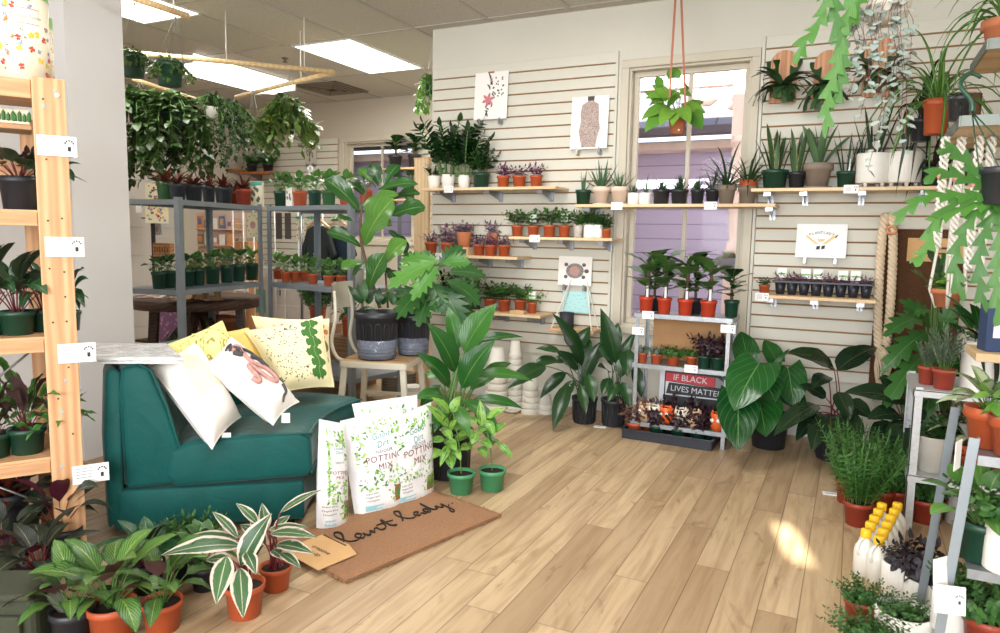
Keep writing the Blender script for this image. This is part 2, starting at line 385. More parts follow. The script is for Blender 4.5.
# --- solid wall to the right, assumed open shop front behind the camera
RX = 1.95
m = MB()
m.box((RX + .06, .775, CEIL / 2), (.12, 7.95, CEIL)); struct(m.build('wall_right', WALL))
# unseen facade added to block the sun, its gap shaped for the sun patch
m = MB(); gx0, gx1, gz0, gz1 = 4.84, 4.985, 7.22, 7.44
m.box(((-40 + gx0) / 2, -15.1, 4.7), (gx0 + 40, .2, 10.4)); m.box(((40 + gx1) / 2, -15.1, 4.7), (40 - gx1, .2, 10.4)); m.box(((gx0 + gx1) / 2, -15.1, (gz0 - .5) / 2), (gx1 - gx0, .2, gz0 + .5)); m.box(((gx0 + gx1) / 2, -15.1, (gz1 + 9.9) / 2), (gx1 - gx0, .2, 9.9 - gz1))
struct(m.build('wall_sun_blocker', flat('sun_blocker_paint', (214, 204, 192), .9)))
m = MB(); m.box((0, -9.2, -.4), (80, 11.8, .1)); struct(m.build('ground_street', flat('outside_concrete', (190, 186, 180), .9)))
# assumed shop front, out of view: mullions and sill of the big display window
m = MB()
for xx in (-6.9, -5.1, -3.3, -1.5, .3, 1.9): m.box((xx, -3.15, CEIL / 2), (.07, .1, CEIL))
m.box((-2.5, -3.15, .2), (9.0, .12, .4)); m.box((-2.5, -3.15, CEIL - .06), (9.0, .12, .12)); struct(m.build('wall_front', TRIM))
# --- suspended ceiling: tiles and T-bars, light panels
def ceil_mat():
    g = G('ceiling_tile'); v = g.obj(); n = g.noise(60., v, 2); p = g.noise(170., v, 1)
    col = g.mix(g.step(p, .60, .68), srgb(196, 190, 180), srgb(158, 152, 142)); return g.out(col, .9, bump=g.bump(n, .15, .003))
m = MB(); m.box((-5.07, 1.8, CEIL + .03), (4.46, 10.2, .06)); m.box((-.37, .785, CEIL + .03), (4.94, 8.17, .06)); struct(m.build('ceiling', ceil_mat()))
m = MB(); GX0, GY0 = -4.24, 5.70
for i in range(-5, 11):
    x = GX0 + .61 * i
    if -7. < x < 1.9: m.box((x, 1.8 if x < -2.9 else .75, CEIL - .003), (.024, 9.9 if x < -2.9 else 7.8, .007))
for j in range(-8, 2):
    y = GY0 + 1.09 * j
    m.box((-2.6, y, CEIL - .003), (9.1, .024, .0072)) if y < 4.7 else m.box((-4.95, y, CEIL - .003), (4.2, .024, .0072))
struct(m.build('ceiling_trim_grid', flat('grid_paint', (178, 172, 162), .5)))
def emit(name, c, s):
    g = G(name); e = g.n('ShaderNodeEmission'); e.inputs[0].default_value = srgb(*c); e.inputs[1].default_value = s
    o = g.n('ShaderNodeOutputMaterial'); g.L.new(e.outputs[0], o.inputs[0]); return g.m
TUBE = emit('fluorescent_diffuser', (255, 250, 240), 4.2)
WMETAL = flat('white_metal', (225, 225, 222), .4)
def ceil_light(x, y, w, l, label, drop=0.):
    t = thing('ceiling_light', label, 'ceiling light', (x, y, CEIL - drop), 0, 'fluorescent ceiling panels')
    m = MB(); m.box((0, 0, -.006), (w, l, .008)); m.build('diffuser', TUBE, t)
    m = MB()
    for a, b, c, d in ((0, l / 2, w + .02, .02), (0, -l / 2, w + .02, .02), (w / 2, 0, .02, l), (-w / 2, 0, .02, l)): m.box((a, b, -.006), (c, d, .014))
    m.build('frame', WMETAL, t)
    return t
ceil_light(-3.92, 5.16, .585, 1.04, 'bright rectangular light panel near the vent over the next room')
# hanging strip light in a curved white housing
c0, c1 = at(186, 72, 4.3), at(280, 90, 5.6)
t = thing('strip_light', 'long curved strip light behind the hanging baskets', 'ceiling light', (-5.45, 5.1, CEIL - .03), 0)
m = MB(); prof = [(-.30, .03), (-.29, -.02), (-.2, -.055), (0, -.075), (.2, -.055), (.29, -.02), (.30, .03)]
m.grid(lambda u, v: V((prof[round(u * 6)][0] * .9, -.62 + v * 1.24, prof[round(u * 6)][1])), 6, 1); m.build('diffuser', TUBE, t)
m = MB(); m.box((0, -.63, -.01), (.56, .015, .1)); m.box((0, .63, -.01), (.56, .015, .1)); m.box((0, 0, .025), (.56, 1.26, .01)); m.build('housing', WMETAL, t)
lx = atz(148, -12, CEIL)
ceil_light(-4.5, 2.95 + .25, .585, 1.04, 'light panel above the wooden rod at the top edge beside the pillar')
for x, y in ((-2.4, .6), (-1.2, -1.2), (.5, .6)): pass
# air vent
t = thing('ceiling_vent', 'dark square louvred air vent in the next room ceiling', 'vent', (-5.03, 6.12, CEIL), 0)
m = MB()
for k in range(4):
    w = .52 - k * .12
    for a, b, c, d in ((0, w / 2, w, .045), (0, -w / 2, w, .045), (w / 2, 0, .045, w), (-w / 2, 0, .045, w)): m.box((a, b, -.008 - .004 * k), (c, d, .01))
m.build('grille', flat('vent_metal', (122, 108, 92), .5, .3), t, bev=.002)
m = MB(); m.box((0, 0, -.002), (.54, .54, .004)); m.build('backing', flat('vent_dark', (48, 40, 34), .8), t)
t = thing('sprinkler', 'small ceiling sprinkler head beside the light panel', 'sprinkler', tuple(atz(285, 58, CEIL)), 0)
m = MB(); m.lathe([(.03, 0), (.03, -.006), (.012, -.01), (.01, -.03), (.025, -.034), (.025, -.038), (0, -.038)], 12, close=False); m.build('head', flat('vent_metal', (122, 108, 92), .5, .3), t)
# --- outside: neighbour's lilac house with shingle roof and a porch post
LIL = None
def siding():
    g = G('lilac_siding'); x, y, z = g.xyz(g.obj()); f = g.math('FRACT', g.math('DIVIDE', z, .15))
    n = g.noise(3., g.scale(g.obj(), 1, 1, 12)); col = g.mix(n, srgb(192, 182, 216), srgb(206, 198, 228))
    col = g.mix(g.step(f, .10, .02), col, srgb(140, 128, 172)); return g.out(col, .7, bump=g.bump(f, .5, .02))
def shingles():
    g = G('roof_shingles'); v = g.n('ShaderNodeTexCoord').outputs['UV']
    b = g.n('ShaderNodeTexBrick'); g.L.new(v, b.inputs['Vector']); b.inputs['Color1'].default_value = srgb(104, 106, 122); b.inputs['Color2'].default_value = srgb(124, 124, 140); b.inputs['Mortar'].default_value = srgb(84, 82, 96)
    b.inputs['Scale'].default_value = 1.; b.inputs['Mortar Size'].default_value = .012; b.inputs['Brick Width'].default_value = .3; b.inputs['Row Height'].default_value = .16
    return g.out(b.outputs[0], .85)
HY = D + 2.7
house = thing('neighbour_house', 'lilac clapboard house with pale shingle roof seen through the windows', 'house', (-3, HY, 0))
m = MB(); m.box((0, .2, .2), (16, .3, 4.0)); m.build('siding', siding(), house)
m = MB(); m.grid(lambda u, v: V((-8 + 16 * u, -.35 + 2.6 * v, 2.28 + 1.9 * v)), 1, 1)
for k in list(m.uv): m.uv[k] = [(a * 16, b * 3.2) for a, b in m.uv[k]]
m.build('roof', shingles(), house)
m = MB(); m.box((0, -.39, 2.23), (16, .09, .09)); m.build('gutter', flat('gutter_paint', (92, 84, 92), .5), house, bev=.01)
m = MB(); m.box((0, -.10, 2.11), (16, .36, .07)); m.build('soffit', flat('soffit_paint', (224, 204, 192), .7), house)
PINK = flat('porch_paint', (236, 214, 204), .55, var=.02)
pp = at(738, 200, D + 1.3)
post = thing('porch_post', 'pale turned porch post standing outside beyond the tall window', 'post', (pp.x, pp.y, 0))
m = MB(); m.box((0, 0, 2.35), (.135, .13, .68))
m.lathe([(.066, 2.02), (.080, 2.0), (.080, 1.96), (.06, 1.94), (.072, 1.88), (.056, 1.82), (.068, 1.7), (.072, 1.5), (.064, 1.3), (.052, 1.2), (.075, 1.17), (.075, 1.12)], 20, close=False)
m.box((0, 0, .55), (.15, .15, 1.14)); m.build('shaft', PINK, post)
sc = [(-.36, 2.42), (-.38, 2.36), (-.33, 2.30), (-.26, 2.29), (-.21, 2.33), (-.16, 2.36), (-.10, 2.35), (-.065, 2.30), (-.075, 2.25), (-.11, 2.25)]
m = MB(); m.tube(bez([(x, 0, z) for x, z in sc], 6), .024, 8, r1=.02); m.tube(bez([(.36, 0, 2.42), (.3, 0, 2.3), (.2, 0, 2.32), (.07, 0, 2.25)], 6), .024); m.build('scroll_bracket', PINK, post)
m = MB(); m.box((0, 0, 2.62), (5., .1, .40)); m.build('lintel', PINK, post)
m = MB(); m.box((-.27, -.055, 2.53), (.30, .02, .14)); m.build('panel', flat('porch_panel', (172, 142, 140), .6), post)
u = thing('urn_planter', 'grey stone bowl planter of small flowers outside the tall window', 'planter', tuple(at(738, 272, 5.85)), 0)
m = MB(); m.lathe([(.04, -.05), (.10, -.03), (.15, .06), (.17, .10), (.165, .11), (.14, .09), (.0, .085)], 20); m.build('bowl', flat('urn_stone', (140, 140, 150), .8), u)
m = MB(); rr = random.Random(5)
for k in range(90): m.leaf((rr.uniform(-.13, .13), rr.uniform(-.13, .13), .09), (rr.uniform(-1, 1), rr.uniform(-1, 1), 1.2), (0, 0, 1), rr.uniform(.05, .12), .03, 'ovate', nv=3)
m.build('flowers', leafmat('urn_flowers', (120, 130, 90), (200, 190, 150)), u)
gd = MB(); gd.box((-2, D + 3.5, -.45), (24, 6.6, .1)); struct(gd.build('ground_outside', flat('outside_concrete', (190, 186, 180), .9)))
# ------------------------------------------------------------------ furniture
PINE = lambda ax: wood('pine_%d' % ax, (220, 186, 144), (190, 146, 100), ax, .55)
PINEP = lambda ax: wood('pale_pine_%d' % ax, (226, 200, 160), (206, 172, 130), ax, .5, knots=False)
def zinc():
    g = G('galvanised_steel'); n = g.noise(40., g.obj(), 2); v = g.n('ShaderNodeTexVoronoi'); v.inputs['Scale'].default_value = 60.; g.L.new(g.obj(), v.inputs['Vector'])
    col = g.mix(n, srgb(120, 124, 128), srgb(176, 180, 184)); col = g.mix(g.math('MULTIPLY', v.outputs['Distance'], .5), col, srgb(140, 146, 152)); return g.out(col, .38, .75)
ZINC = zinc()
STEEL = flat('dark_steel', (138, 147, 154), .42, .45)
CHROME = flat('bracket_metal', (150, 152, 156), .35, .85)
PAPER = flat('card_paper', (240, 240, 238), .6, var=.01)
INK = flat('print_ink', (40, 40, 44), .6); GREYINK = flat('pale_ink', (150, 150, 152), .6)
TEAL = None
def velvet():
    g = G('teal_velvet'); n = g.noise(7., g.obj(), 4, .6, dist=.6); n2 = g.noise(420., g.obj(), 2)
    col = g.mix(n, srgb(0, 60, 58), srgb(0, 84, 80)); return g.out(col, .62, sheen=.18, bump=g.bump(g.math('ADD', g.math('MULTIPLY', n, 1.), g.math('MULTIPLY', n2, .05)), .35, .02), spec=.25)
TEAL = velvet()
# --- sofa: curved corner unit, its end turned to us
SCX, SCY = -1.16, 2.77
A0, A1 = math.radians(218.3), math.radians(179)
def sweep(poly, n=20, mi=0, a0=A0, a1=A1, bulge=0.):
    m = MB(); k = len(poly); vs = []; big = lambda r, t: r + .14 * math.sin(PI * min(1, t * 1.15)) * max(0, min(1, (r - 1.25) / .3))
    for i in range(n + 1):
        t = i / n; a = a0 + (a1 - a0) * t; e = 1 - bulge * (abs(2 * t - 1) ** 6)
        for r, z in poly: vs.append((SCX + big(r, t) * math.cos(a), SCY + big(r, t) * math.sin(a), z))
    fs = [(i * k + j, i * k + (j + 1) % k, (i + 1) * k + (j + 1) % k, (i + 1) * k + j) for i in range(n) for j in range(k)]
    fs += [tuple(range(k - 1, -1, -1)), tuple(range(n * k, n * k + k))]
    m.add(vs, fs, mi, True); return m
def sofa():
    t = thing('corner_sofa', 'dark teal velvet curved corner sofa heaped with printed cushions', 'sofa', (0, 0, 0))
    sweep([(.985, .035), (1.69, .035), (1.69, .195), (.985, .195)]).build('base', TEAL, t, .012)
    sweep([(1.655, .10), (1.71, .04), (1.715, .40), (1.70, .655), (1.672, .675), (1.645, .655)]).build('back_frame', TEAL, t, .012)
    d = math.radians(.5)
    sweep([(.95, .25), (.965, .215), (1.46, .20), (1.50, .24), (1.48, .345), (1.40, .375), (1.2, .392), (1.0, .396), (.955, .375)], a0=A0 + d, a1=A1 - d).build('seat_cushion', TEAL, t, .02, seg=3)
    sweep([(1.42, .215), (1.64, .20), (1.652, .62), (1.64, .672), (1.59, .688), (1.545, .672), (1.49, .52), (1.445, .36)], a0=A0 + .004, a1=A1 - .004).build('back_cushion', TEAL, t, .02, seg=3)
    m = MB()
    for r, z in ((.957, .388), (.953, .232)): m.tube([(SCX + r * math.cos(a), SCY + r * math.sin(a), z) for a in [A0 + (A1 - A0) * i / 24 for i in range(25)]], .0055, 6)
    for aa in (A0 - .002,):
        m.tube([(SCX + r * math.cos(aa), SCY + r * math.sin(aa), z) for r, z in ((.957, .39), (1.2, .39), (1.40, .374), (1.48, .345))], .0055, 6)
        m.tube([(SCX + r * math.cos(aa), SCY + r * math.sin(aa), z) for r, z in ((1.445, .25), (1.45, .36), (1.49, .52), (1.54, .66), (1.585, .69), (1.64, .674), (1.65, .60), (1.645, .22))], .0055, 6)
    m.build('piping', TEAL, t)
    for r, a in ((1.05, A0 - .06), (1.62, A0 - .05), (1.05, A1 + .06), (1.62, A1 + .06)):
        q = MB(); q.lathe([(.018, 0), (.024, .036)], 12, (SCX + r * math.cos(a), SCY + r * math.sin(a), 0)); q.build('foot', flat('dark_foot', (40, 30, 24), .5), t)
sofa()
# plastic-wrapped covers lying on the sofa back
t = thing('wrapped_cover', 'flat clear plastic packs lying on the near end of the sofa back', 'package', (0, 0, 0))
def plastic():
    g = G('clear_plastic_film'); n = g.noise(14., g.obj(), 4, .7, dist=1.); col = g.mix(g.step(n, .4, .65), srgb(196, 198, 200), srgb(232, 234, 236)); return g.out(col, .18, bump=g.bump(n, .6, .02))
P0, P1, P2 = atz(98, 362, .70), atz(184, 362, .70), atz(168, 347, .70)
for i in range(2):
    o = V((.006 * i, -.008 * i, .0)); m = MB(); z = .692 + .014 * i
    a, b, c = P0 + o, P1 + o, P2 + o; dd = a + (c - b)
    m.prism([(p.x, p.y) for p in (a, b, c, dd)], z, z + .012); m.build('pack', plastic() if i == 0 else MATS.setdefault('pf', bpy.data.materials['clear_plastic_film']), t, .003)
# --- cushions
def pillow(label, tl, tr, br, bl, bulge, mat, prints=None, cat='cushion', tagp=None, group='printed cushions on the sofa'):
    """four world corners, bulged both ways; prints(F, root) gets the surface function F(u,v,off)"""
    tl, tr, br, bl = map(V, (tl, tr, br, bl)); n = (tr - tl).cross(bl - tl).normalized() * -1
    if n.dot(EYE - tl) < 0: n = -n
    def F(u, v, off=0.):
        x, y = 2 * u - 1, 2 * v - 1; pin = .07
        uu = u + (.5 - u) * pin * (1 - y * y) * (abs(x)); vv = v + (.5 - v) * pin * (1 - x * x) * abs(y)
        p = (bl * (1 - uu) + br * uu) * (1 - vv) + (tl * (1 - uu) + tr * uu) * vv
        h = bulge * (max(0, 1 - x ** 4) ** .6) * (max(0, 1 - y ** 4) ** .6)
        return p, h
    c = (tl + tr + br + bl) / 4
    root = thing('throw_cushion', label, cat, tuple(c), 0, group)
    m = MB(); N_ = 18
    m.grid(lambda u, v: F(u, v)[0] + n * F(u, v)[1] - c, N_, N_); m.grid(lambda u, v: F(u, v)[0] - n * F(u, v)[1] - c, N_, N_)
    m.f[N_ * N_:] = [f[::-1] for f in m.f[N_ * N_:]]
    for k in range(N_ * N_, 2 * N_ * N_): m.uv[k] = m.uv[k][::-1]
    m.build('cover', mat, root)
    e = [(i / N_, 0) for i in range(N_)] + [(1, i / N_) for i in range(N_)] + [(1 - i / N_, 1) for i in range(N_)] + [(0, 1 - i / N_) for i in range(N_ + 1)]
    m = MB(); m.tube([F(u, v)[0] - c for u, v in e], .003, 5); m.build('seam', mat, root)
    def SF(u, v, off=.0015): p, h = F(u, v); return p + n * (h + off) - c
    if prints: prints(SF, root)
    if tagp:
        q = SF(*tagp) ; m = MB(); m.tube([q, q + V((.01, -.01, -.025))], .0008, 4); m.box(q + V((.014, -.012, -.05)), (.034, .003, .04), rz(.6)); m.build('swing_tag', PAPER, root)
    return root
def cloth(name, c1, c2, sc=9., lines=None, ls=22.):
    g = G(name); n = g.noise(sc, g.obj(), 3); col = g.mix(n, srgb(*c1), srgb(*c2))
    if lines:
        k = g.noise(ls, g.obj(), 2, .5, dist=2.2); a = g.math('ABSOLUTE', g.math('SUBTRACT', k, .5)); col = g.mix(g.step(a, .035, .012), col, srgb(*lines))
    return g.out(col, .8, bump=g.bump(g.noise(500., g.obj(), 1), .1, .002), sheen=.2)
WHITEC = cloth('white_cotton', (226, 222, 216), (238, 234, 230))
def shell_print(SF, root):
    m = MB(); m.grid(lambda u, v: SF(.22 + .60 * u, .38 + .5 * v * (1 - (2 * u - 1) ** 2) ** .5, .001), 12, 8); m.build('print', cloth('pale_cream_print', (236, 228, 206), (226, 212, 178)), root)
def snake_print(SF, root):
    path = [(.30, .44), (.34, .36), (.42, .40), (.46, .54), (.53, .56), (.57, .42), (.62, .30), (.72, .24), (.80, .30), (.78, .42), (.70, .48), (.62, .58), (.64, .72), (.72, .80), (.62, .86), (.52, .80)]
    pth = bez([(a, b, 0) for a, b in path], 6); m = MB(); m.tube([SF(p.x, p.y, .006) for p in pth], .0105, 6, r1=.008, flat_=1.); m.build('snake_print', flat('print_pink', (186, 140, 132), .8, var=.15, nscale=60), root)
    m = MB()
    for q in ([(.66, .90), (.56, .92), (.44, .90)], [(.60, .84), (.74, .74), (.86, .60), (.92, .40), (.90, .30)], [(.80, .18), (.74, .10), (.62, .08), (.52, .04)], [(.88, .38), (.97, .28), (.93, .22)]):
        m.tube([SF(p.x, p.y, .006) for p in bez([(a, b, 0) for a, b in q], 6)], .007, 6, r1=.004)
    for q in ([(.5, .88), (.62, .82), (.66, .74), (.58, .72), (.5, .80)], [(.72, .62), (.84, .56), (.86, .44), (.76, .46)]): m.tube([SF(p.x, p.y, .004) for p in bez([(a, b, 0) for a, b in q], 6)], .011, 6)
    m.build('branch_print', flat('print_charcoal', (70, 66, 70), .8, var=.2, nscale=60), root)
def leaf_print(SF, root):
    r = random.Random(3); m = MB()
    for k in range(6):
        v = .14 + k * .145; u0 = .66 + (k % 2) * .03
        m.grid(lambda a, b: SF(u0 + .26 * (a - .1) * (1), v + (b - .5) * .15 * (math.sin(PI * min(1, a + .04)) ** .5) * (1 + .25 * math.sin(a * 22)), .0015), 14, 4)
    m.build('leaf_print', leafmat('ginkgo_print', (52, 112, 40), (84, 142, 58), rib=(140, 180, 110), ribw=.03, rough=.8, transl=0), root)
    m = MB()
    for k in range(240):
        u, v = r.uniform(.05, .62), r.uniform(.06, .9); a = r.uniform(0, 6.3); L_ = r.uniform(.01, .035)
        if r.random() > .35 + .6 * u: continue
        p, q = SF(u, v, .001), SF(u + math.cos(a) * L_, v + math.sin(a) * L_, .001); m.tube([p, (p + q) / 2 + V((0, 0, .002)), q], .0016, 4)
    m.build('scribble_print', flat('scribble_ink', (92, 92, 74), .8), root)
YEL = cloth('yellow_cotton', (236, 214, 130), (244, 226, 150), 6., (146, 136, 66), 9.)
YEL2 = cloth('amber_cotton', (230, 190, 96), (244, 218, 134), 10.)
CRM = cloth('cream_cotton', (240, 226, 160), (238, 232, 206), 4.)
def bloom_print(SF, root):
    m = MB()
    for cu, cv, rr_ in ((.30, .80, .13), (.86, .78, .16), (.62, .84, .12)):
        for k in range(5):
            a = k * 1.257
            m.grid(lambda x, y: SF(min(.98, cu + math.cos(a) * rr_ * x + math.sin(a) * rr_ * .5 * (y - .5) * math.sin(PI * x)), min(.98, cv + math.sin(a) * rr_ * .8 * x + math.cos(a) * rr_ * .5 * (y - .5) * math.sin(PI * x)), .0015), 5, 3)
    m.build('bloom_print', flat('print_orange', (222, 140, 74), .8, var=.2, nscale=25), root)
    m = MB()
    for cu, cv in ((.18, .72), (.92, .55), (.9, .35)): m.grid(lambda x, y: SF(cu + .12 * (x - .5) * math.sin(PI * y), cv + .2 * (y - .5), .001), 4, 6)
    m.build('leaf_print', flat('print_olive', (112, 118, 48), .8), root)
pillow('pale yellow line-drawn cushion at the sofa back beside the plastic packs', atd(153, 349, 3.0), atd(222, 321, 3.12), atd(258, 385, 3.10), atd(186, 405, 2.94), .055, YEL)
pillow('plain amber yellow cushion peeking out behind the line-drawn yellow one', atd(192, 334, 3.28), atd(248, 328, 3.4), atd(290, 385, 3.36), atd(236, 395, 3.2), .05, YEL2)
pillow('yellow cushion with orange blooms behind the ginkgo leaf cushion', atd(252, 316, 3.55), atd(329, 319, 3.72), atd(334, 385, 3.66), atd(270, 385, 3.5), .05, CRM, bloom_print)
pillow('cream cushion with green ginkgo leaf print at the far seat end', atd(245, 331, 3.34), atd(322, 316, 3.52), atd(334, 387, 3.40), atd(280, 393, 3.2), .06, CRM, leaf_print)
pillow('plain white cushion with faint cream print on the near seat end', atd(148, 366, 2.82), atd(196, 342, 3.02), atd(241, 417, 2.95), atd(212, 449, 2.70), .075, WHITEC, shell_print, tagp=(.5, .02))
pillow('white cushion printed with a pink coiled snake', atd(204, 366, 2.90), atd(231, 337, 3.06), atd(299, 402, 3.0), atd(273, 425, 2.80), .07, WHITEC, snake_print, tagp=(.55, .02))
# --- potting mix bags
BAGM = None
def bagmat():
    g = G('bag_film'); n = g.noise(9., g.obj(), 3, .6, dist=.8); return g.out(g.mix(n, srgb(232, 232, 236), srgb(244, 244, 246)), .32, bump=g.bump(n, .5, .02), transl=.05)
BAGM = bagmat(); TEALINK = flat('bag_teal_ink', (36, 140, 152), .5); MAROON = flat('bag_maroon_ink', (118, 30, 48), .5); DKINK = flat('bag_dark_ink', (70, 62, 66), .5)
LG = flat('bag_leaf_light', (160, 206, 110), .5, var=.15, nscale=60); DG = flat('bag_leaf_dark', (78, 142, 62), .5, var=.15, nscale=60); PUR = flat('bag_violet', (142, 124, 176), .5); TERRI = flat('bag_pot_ink', (168, 96, 70), .5)
def bag(bl, br, tl, tr, th, label, seed):
    bl, br, tl, tr = map(V, (bl, br, tl, tr)); n = (br - bl).cross(tl - bl).normalized()
    if n.dot(EYE - bl) < 0: n = -n
    nh = V((n.x, n.y, 0)).normalized(); c = (bl + br) / 2; c.z = 0
    r = random.Random(seed)
    def F(u, v):
        x = 2 * u - 1
        p = (bl * (1 - u) + br * u) * (1 - v) + (tl * (1 - u) + tr * u) * v
        h = th * max(0, 1 - abs(x) ** 3.2) ** .7 * (1 if v < .5 else max(0., 1 - ((v - .5) / .47) ** 2.2) if v < .97 else 0) * (min(1, .72 + v * 3))
        h += .004 * math.sin(v * 23 + u * 9 + seed) * (1 - x * x) * (v < .95)
        return p, max(h, .0008)
    root = thing('potting_mix_bag', label, 'bag', tuple(c), 0, 'white potting mix bags beside the sofa')
    m = MB(); a, b = 14, 22
    m.grid(lambda u, v: F(u, v)[0] + nh * F(u, v)[1] - c, a, b); k = len(m.f); m.grid(lambda u, v: F(1 - u, v)[0] - nh * F(1 - u, v)[1] - c, a, b)
    m.add([F(i / a, 0)[0] + nh * F(i / a, 0)[1] - c for i in range(a + 1)] + [F(i / a, 0)[0] - nh * F(i / a, 0)[1] - c for i in range(a, -1, -1)], [tuple(range(2 * a + 1, -1, -1))])
    m.build('film', BAGM, root)
    W_, H_ = (br - bl).length, (tl - bl).length
    def SF(x, y, off=.0016): # metres from the lower left corner of the face
        u, v = x / W_, y / H_; p, h = F(u, v); return p + nh * (h + off) - c
    def put(name, body, size, cx, cy, mat, shear=0., space=1., rot=0.):
        vs, fs = flat_text(body, size, shear, space); m = MB(); cs, sn = math.cos(rot), math.sin(rot)
        m.add([SF(cx + x * cs - y * sn, cy + x * sn + y * cs) for x, y, z in vs], fs); m.build(name, mat, root)
    k = W_ / .26
    put('lettering', 'Good\nDirt', .034 * k, .55 * W_, .745 * H_, TEALINK, .25, 1., .08); put('lettering', 'INDOOR', .019 * k, .55 * W_, .635 * H_, DKINK, 0, 1.15)
    put('lettering', 'POTTING\nMIX', .037 * k, .56 * W_, .52 * H_, MAROON, 0, 1.1)
    for i, q in enumerate((.235, .20, .165)): put('lettering', ('Indoor plants', 'Organic blend', 'Houseplants')[i], .011, .28 * W_, q * H_, DKINK)
    ml, md, mp = MB(), MB(), MB()
    for i in range(330):
        x, y = r.uniform(.04, .96), r.uniform(.10, .93)
        if .25 < x < .88 and .46 < y < .78: continue
        if y < .30 and x < .6 and y < .26: continue
        if y > .80 and x < .35 and r.random() < .5: continue
        A = r.uniform(0, 6.3); L_ = r.uniform(.012, .024); w_ = L_ * .45; X, Y = x * W_, y * H_
        X = min(max(X, .03), W_ - .03)
        t_ = r.random(); mm = ml if t_ < .5 else md if t_ < .72 else mp
        if mm is mp: L_ *= .45; w_ *= .45
        mm.add([SF(X + (math.cos(A) * L_ * a_ - math.sin(A) * w_ * b_), Y + (math.sin(A) * L_ * a_ + math.cos(A) * w_ * b_), .0012) for a_, b_ in ((-.5, 0), (-.2, .45), (.15, .45), (.5, 0), (.15, -.45), (-.2, -.45))], [(0, 5, 4, 3, 2, 1)])
    ml.build('leaf_print', LG, root); md.build('leaf_print', DG, root); mp.build('berry_print', PUR, root)
    m = MB(); m.grid(lambda u, v: SF((.70 + .22 * u) * W_, (.10 + .16 * v) * H_, .0013), 3, 3); m.build('pot_print', TERRI, root)
    m = MB()
    for i in range(7):
        x0 = (.74 + .02 * i) * W_; m.add([SF(x0 + dx * W_, (.12 + dy) * H_, .002) for dx, dy in ((0, 0), (.022, .05), (.012, .12), (-.014, .06))], [(0, 1, 2, 3)])
    m.build('leaf_print', DG, root)
    m = MB(); m.grid(lambda u, v: SF((.14 + .30 * u) * W_, (.06 + .055 * v) * H_, .0013), 3, 1); m.build('label_print', flat('bag_pale_blue', (158, 212, 226), .5), root)
    return root
def top_over(b, px, py, lean): # point above floor point b that projects to px,py, shifted back by lean
    p = at(px, py, b.y + lean); return p
B = [(355, 517), (403, 502), (340, 421), (400, 408)]
def mkbag(bl, br, tl, tr, th, label, seed, lean=.05):
    a, b = atz(*bl), atz(*br); bag(a, b, top_over(a, *tl, lean), top_over(b, *tr, lean), th, label, seed)
mkbag((374, 503), (420, 489), (352, 404), (417, 395), .045, 'white potting mix bag standing behind the other three, mostly hidden', 4)
mkbag((388, 509), (434, 492), (386, 421), (431, 402), .045, 'white potting mix bag closest to the green potted saplings', 2)
mkbag((316, 532), (347, 523), (319, 419), (346, 424), .05, 'white potting mix bag leaning against the sofa base', 3)
mkbag((355, 518), (404, 503), (340, 421), (401, 407), .05, 'frontmost white potting mix bag facing the doormat', 1)
# --- doormat
t = thing('doormat', 'rectangular brown coir doormat with black cursive writing on the floor', 'doormat', (0, 0, 0))
MA, MB_, MC = atz(346, 584), atz(501, 517), atz(283, 541)
ex = (MB_ - MA); mw_ = ex.length; ex.normalize(); ey = V((0, 0, 1)).cross(ex); mh_ = (MC - MA).dot(ey)
fm = frame_of(MA, ex, ey)
def coir():
    g = G('coir'); n = g.noise(150., g.obj(), 3, .7); n2 = g.noise(14., g.obj(), 3); col = g.mix(n, srgb(132, 92, 62), srgb(200, 152, 112)); col = g.mix(g.math('MULTIPLY', n2, .35), col, srgb(150, 106, 76)); return g.out(col, .95, bump=g.bump(n, 1., .012))
m = MB(); rr = random.Random(1)
m.grid(lambda u, v: fm @ V((u * mw_ + .004 * math.sin(v * 40), v * mh_ + .003 * math.sin(u * 60), .018 + rr.uniform(-.002, .002) - (.014 if u in (0, 1) or v in (0, 1) else 0))), 60, 36)
m.prism([(0, 0), (mw_, 0), (mw_, mh_), (0, mh_)], .001, .014, T=fm); m.build('coir_pile', coir(), t)
m = MB()
for i in range(420):
    e = rr.random() * 2 * (mw_ + mh_)
    if e < mw_: p, d = V((e, 0, .009)), V((0, -1, 0))
    elif e < 2 * mw_: p, d = V((e - mw_, mh_, .009)), V((0, 1, 0))
    elif e < 2 * mw_ + mh_: p, d = V((0, e - 2 * mw_, .009)), V((-1, 0, 0))
    else: p, d = V((mw_, e - 2 * mw_ - mh_, .009)), V((1, 0, 0))
    q = p + d * rr.uniform(.004, .013) + V((rr.uniform(-.008, .008), rr.uniform(-.008, .008), rr.uniform(-.006, .004)))
    m.tube([fm @ p, fm @ q], .0016, 3)
m.build('coir_fringe', bpy.data.materials['coir'], t)['kind'] = 'stuff'
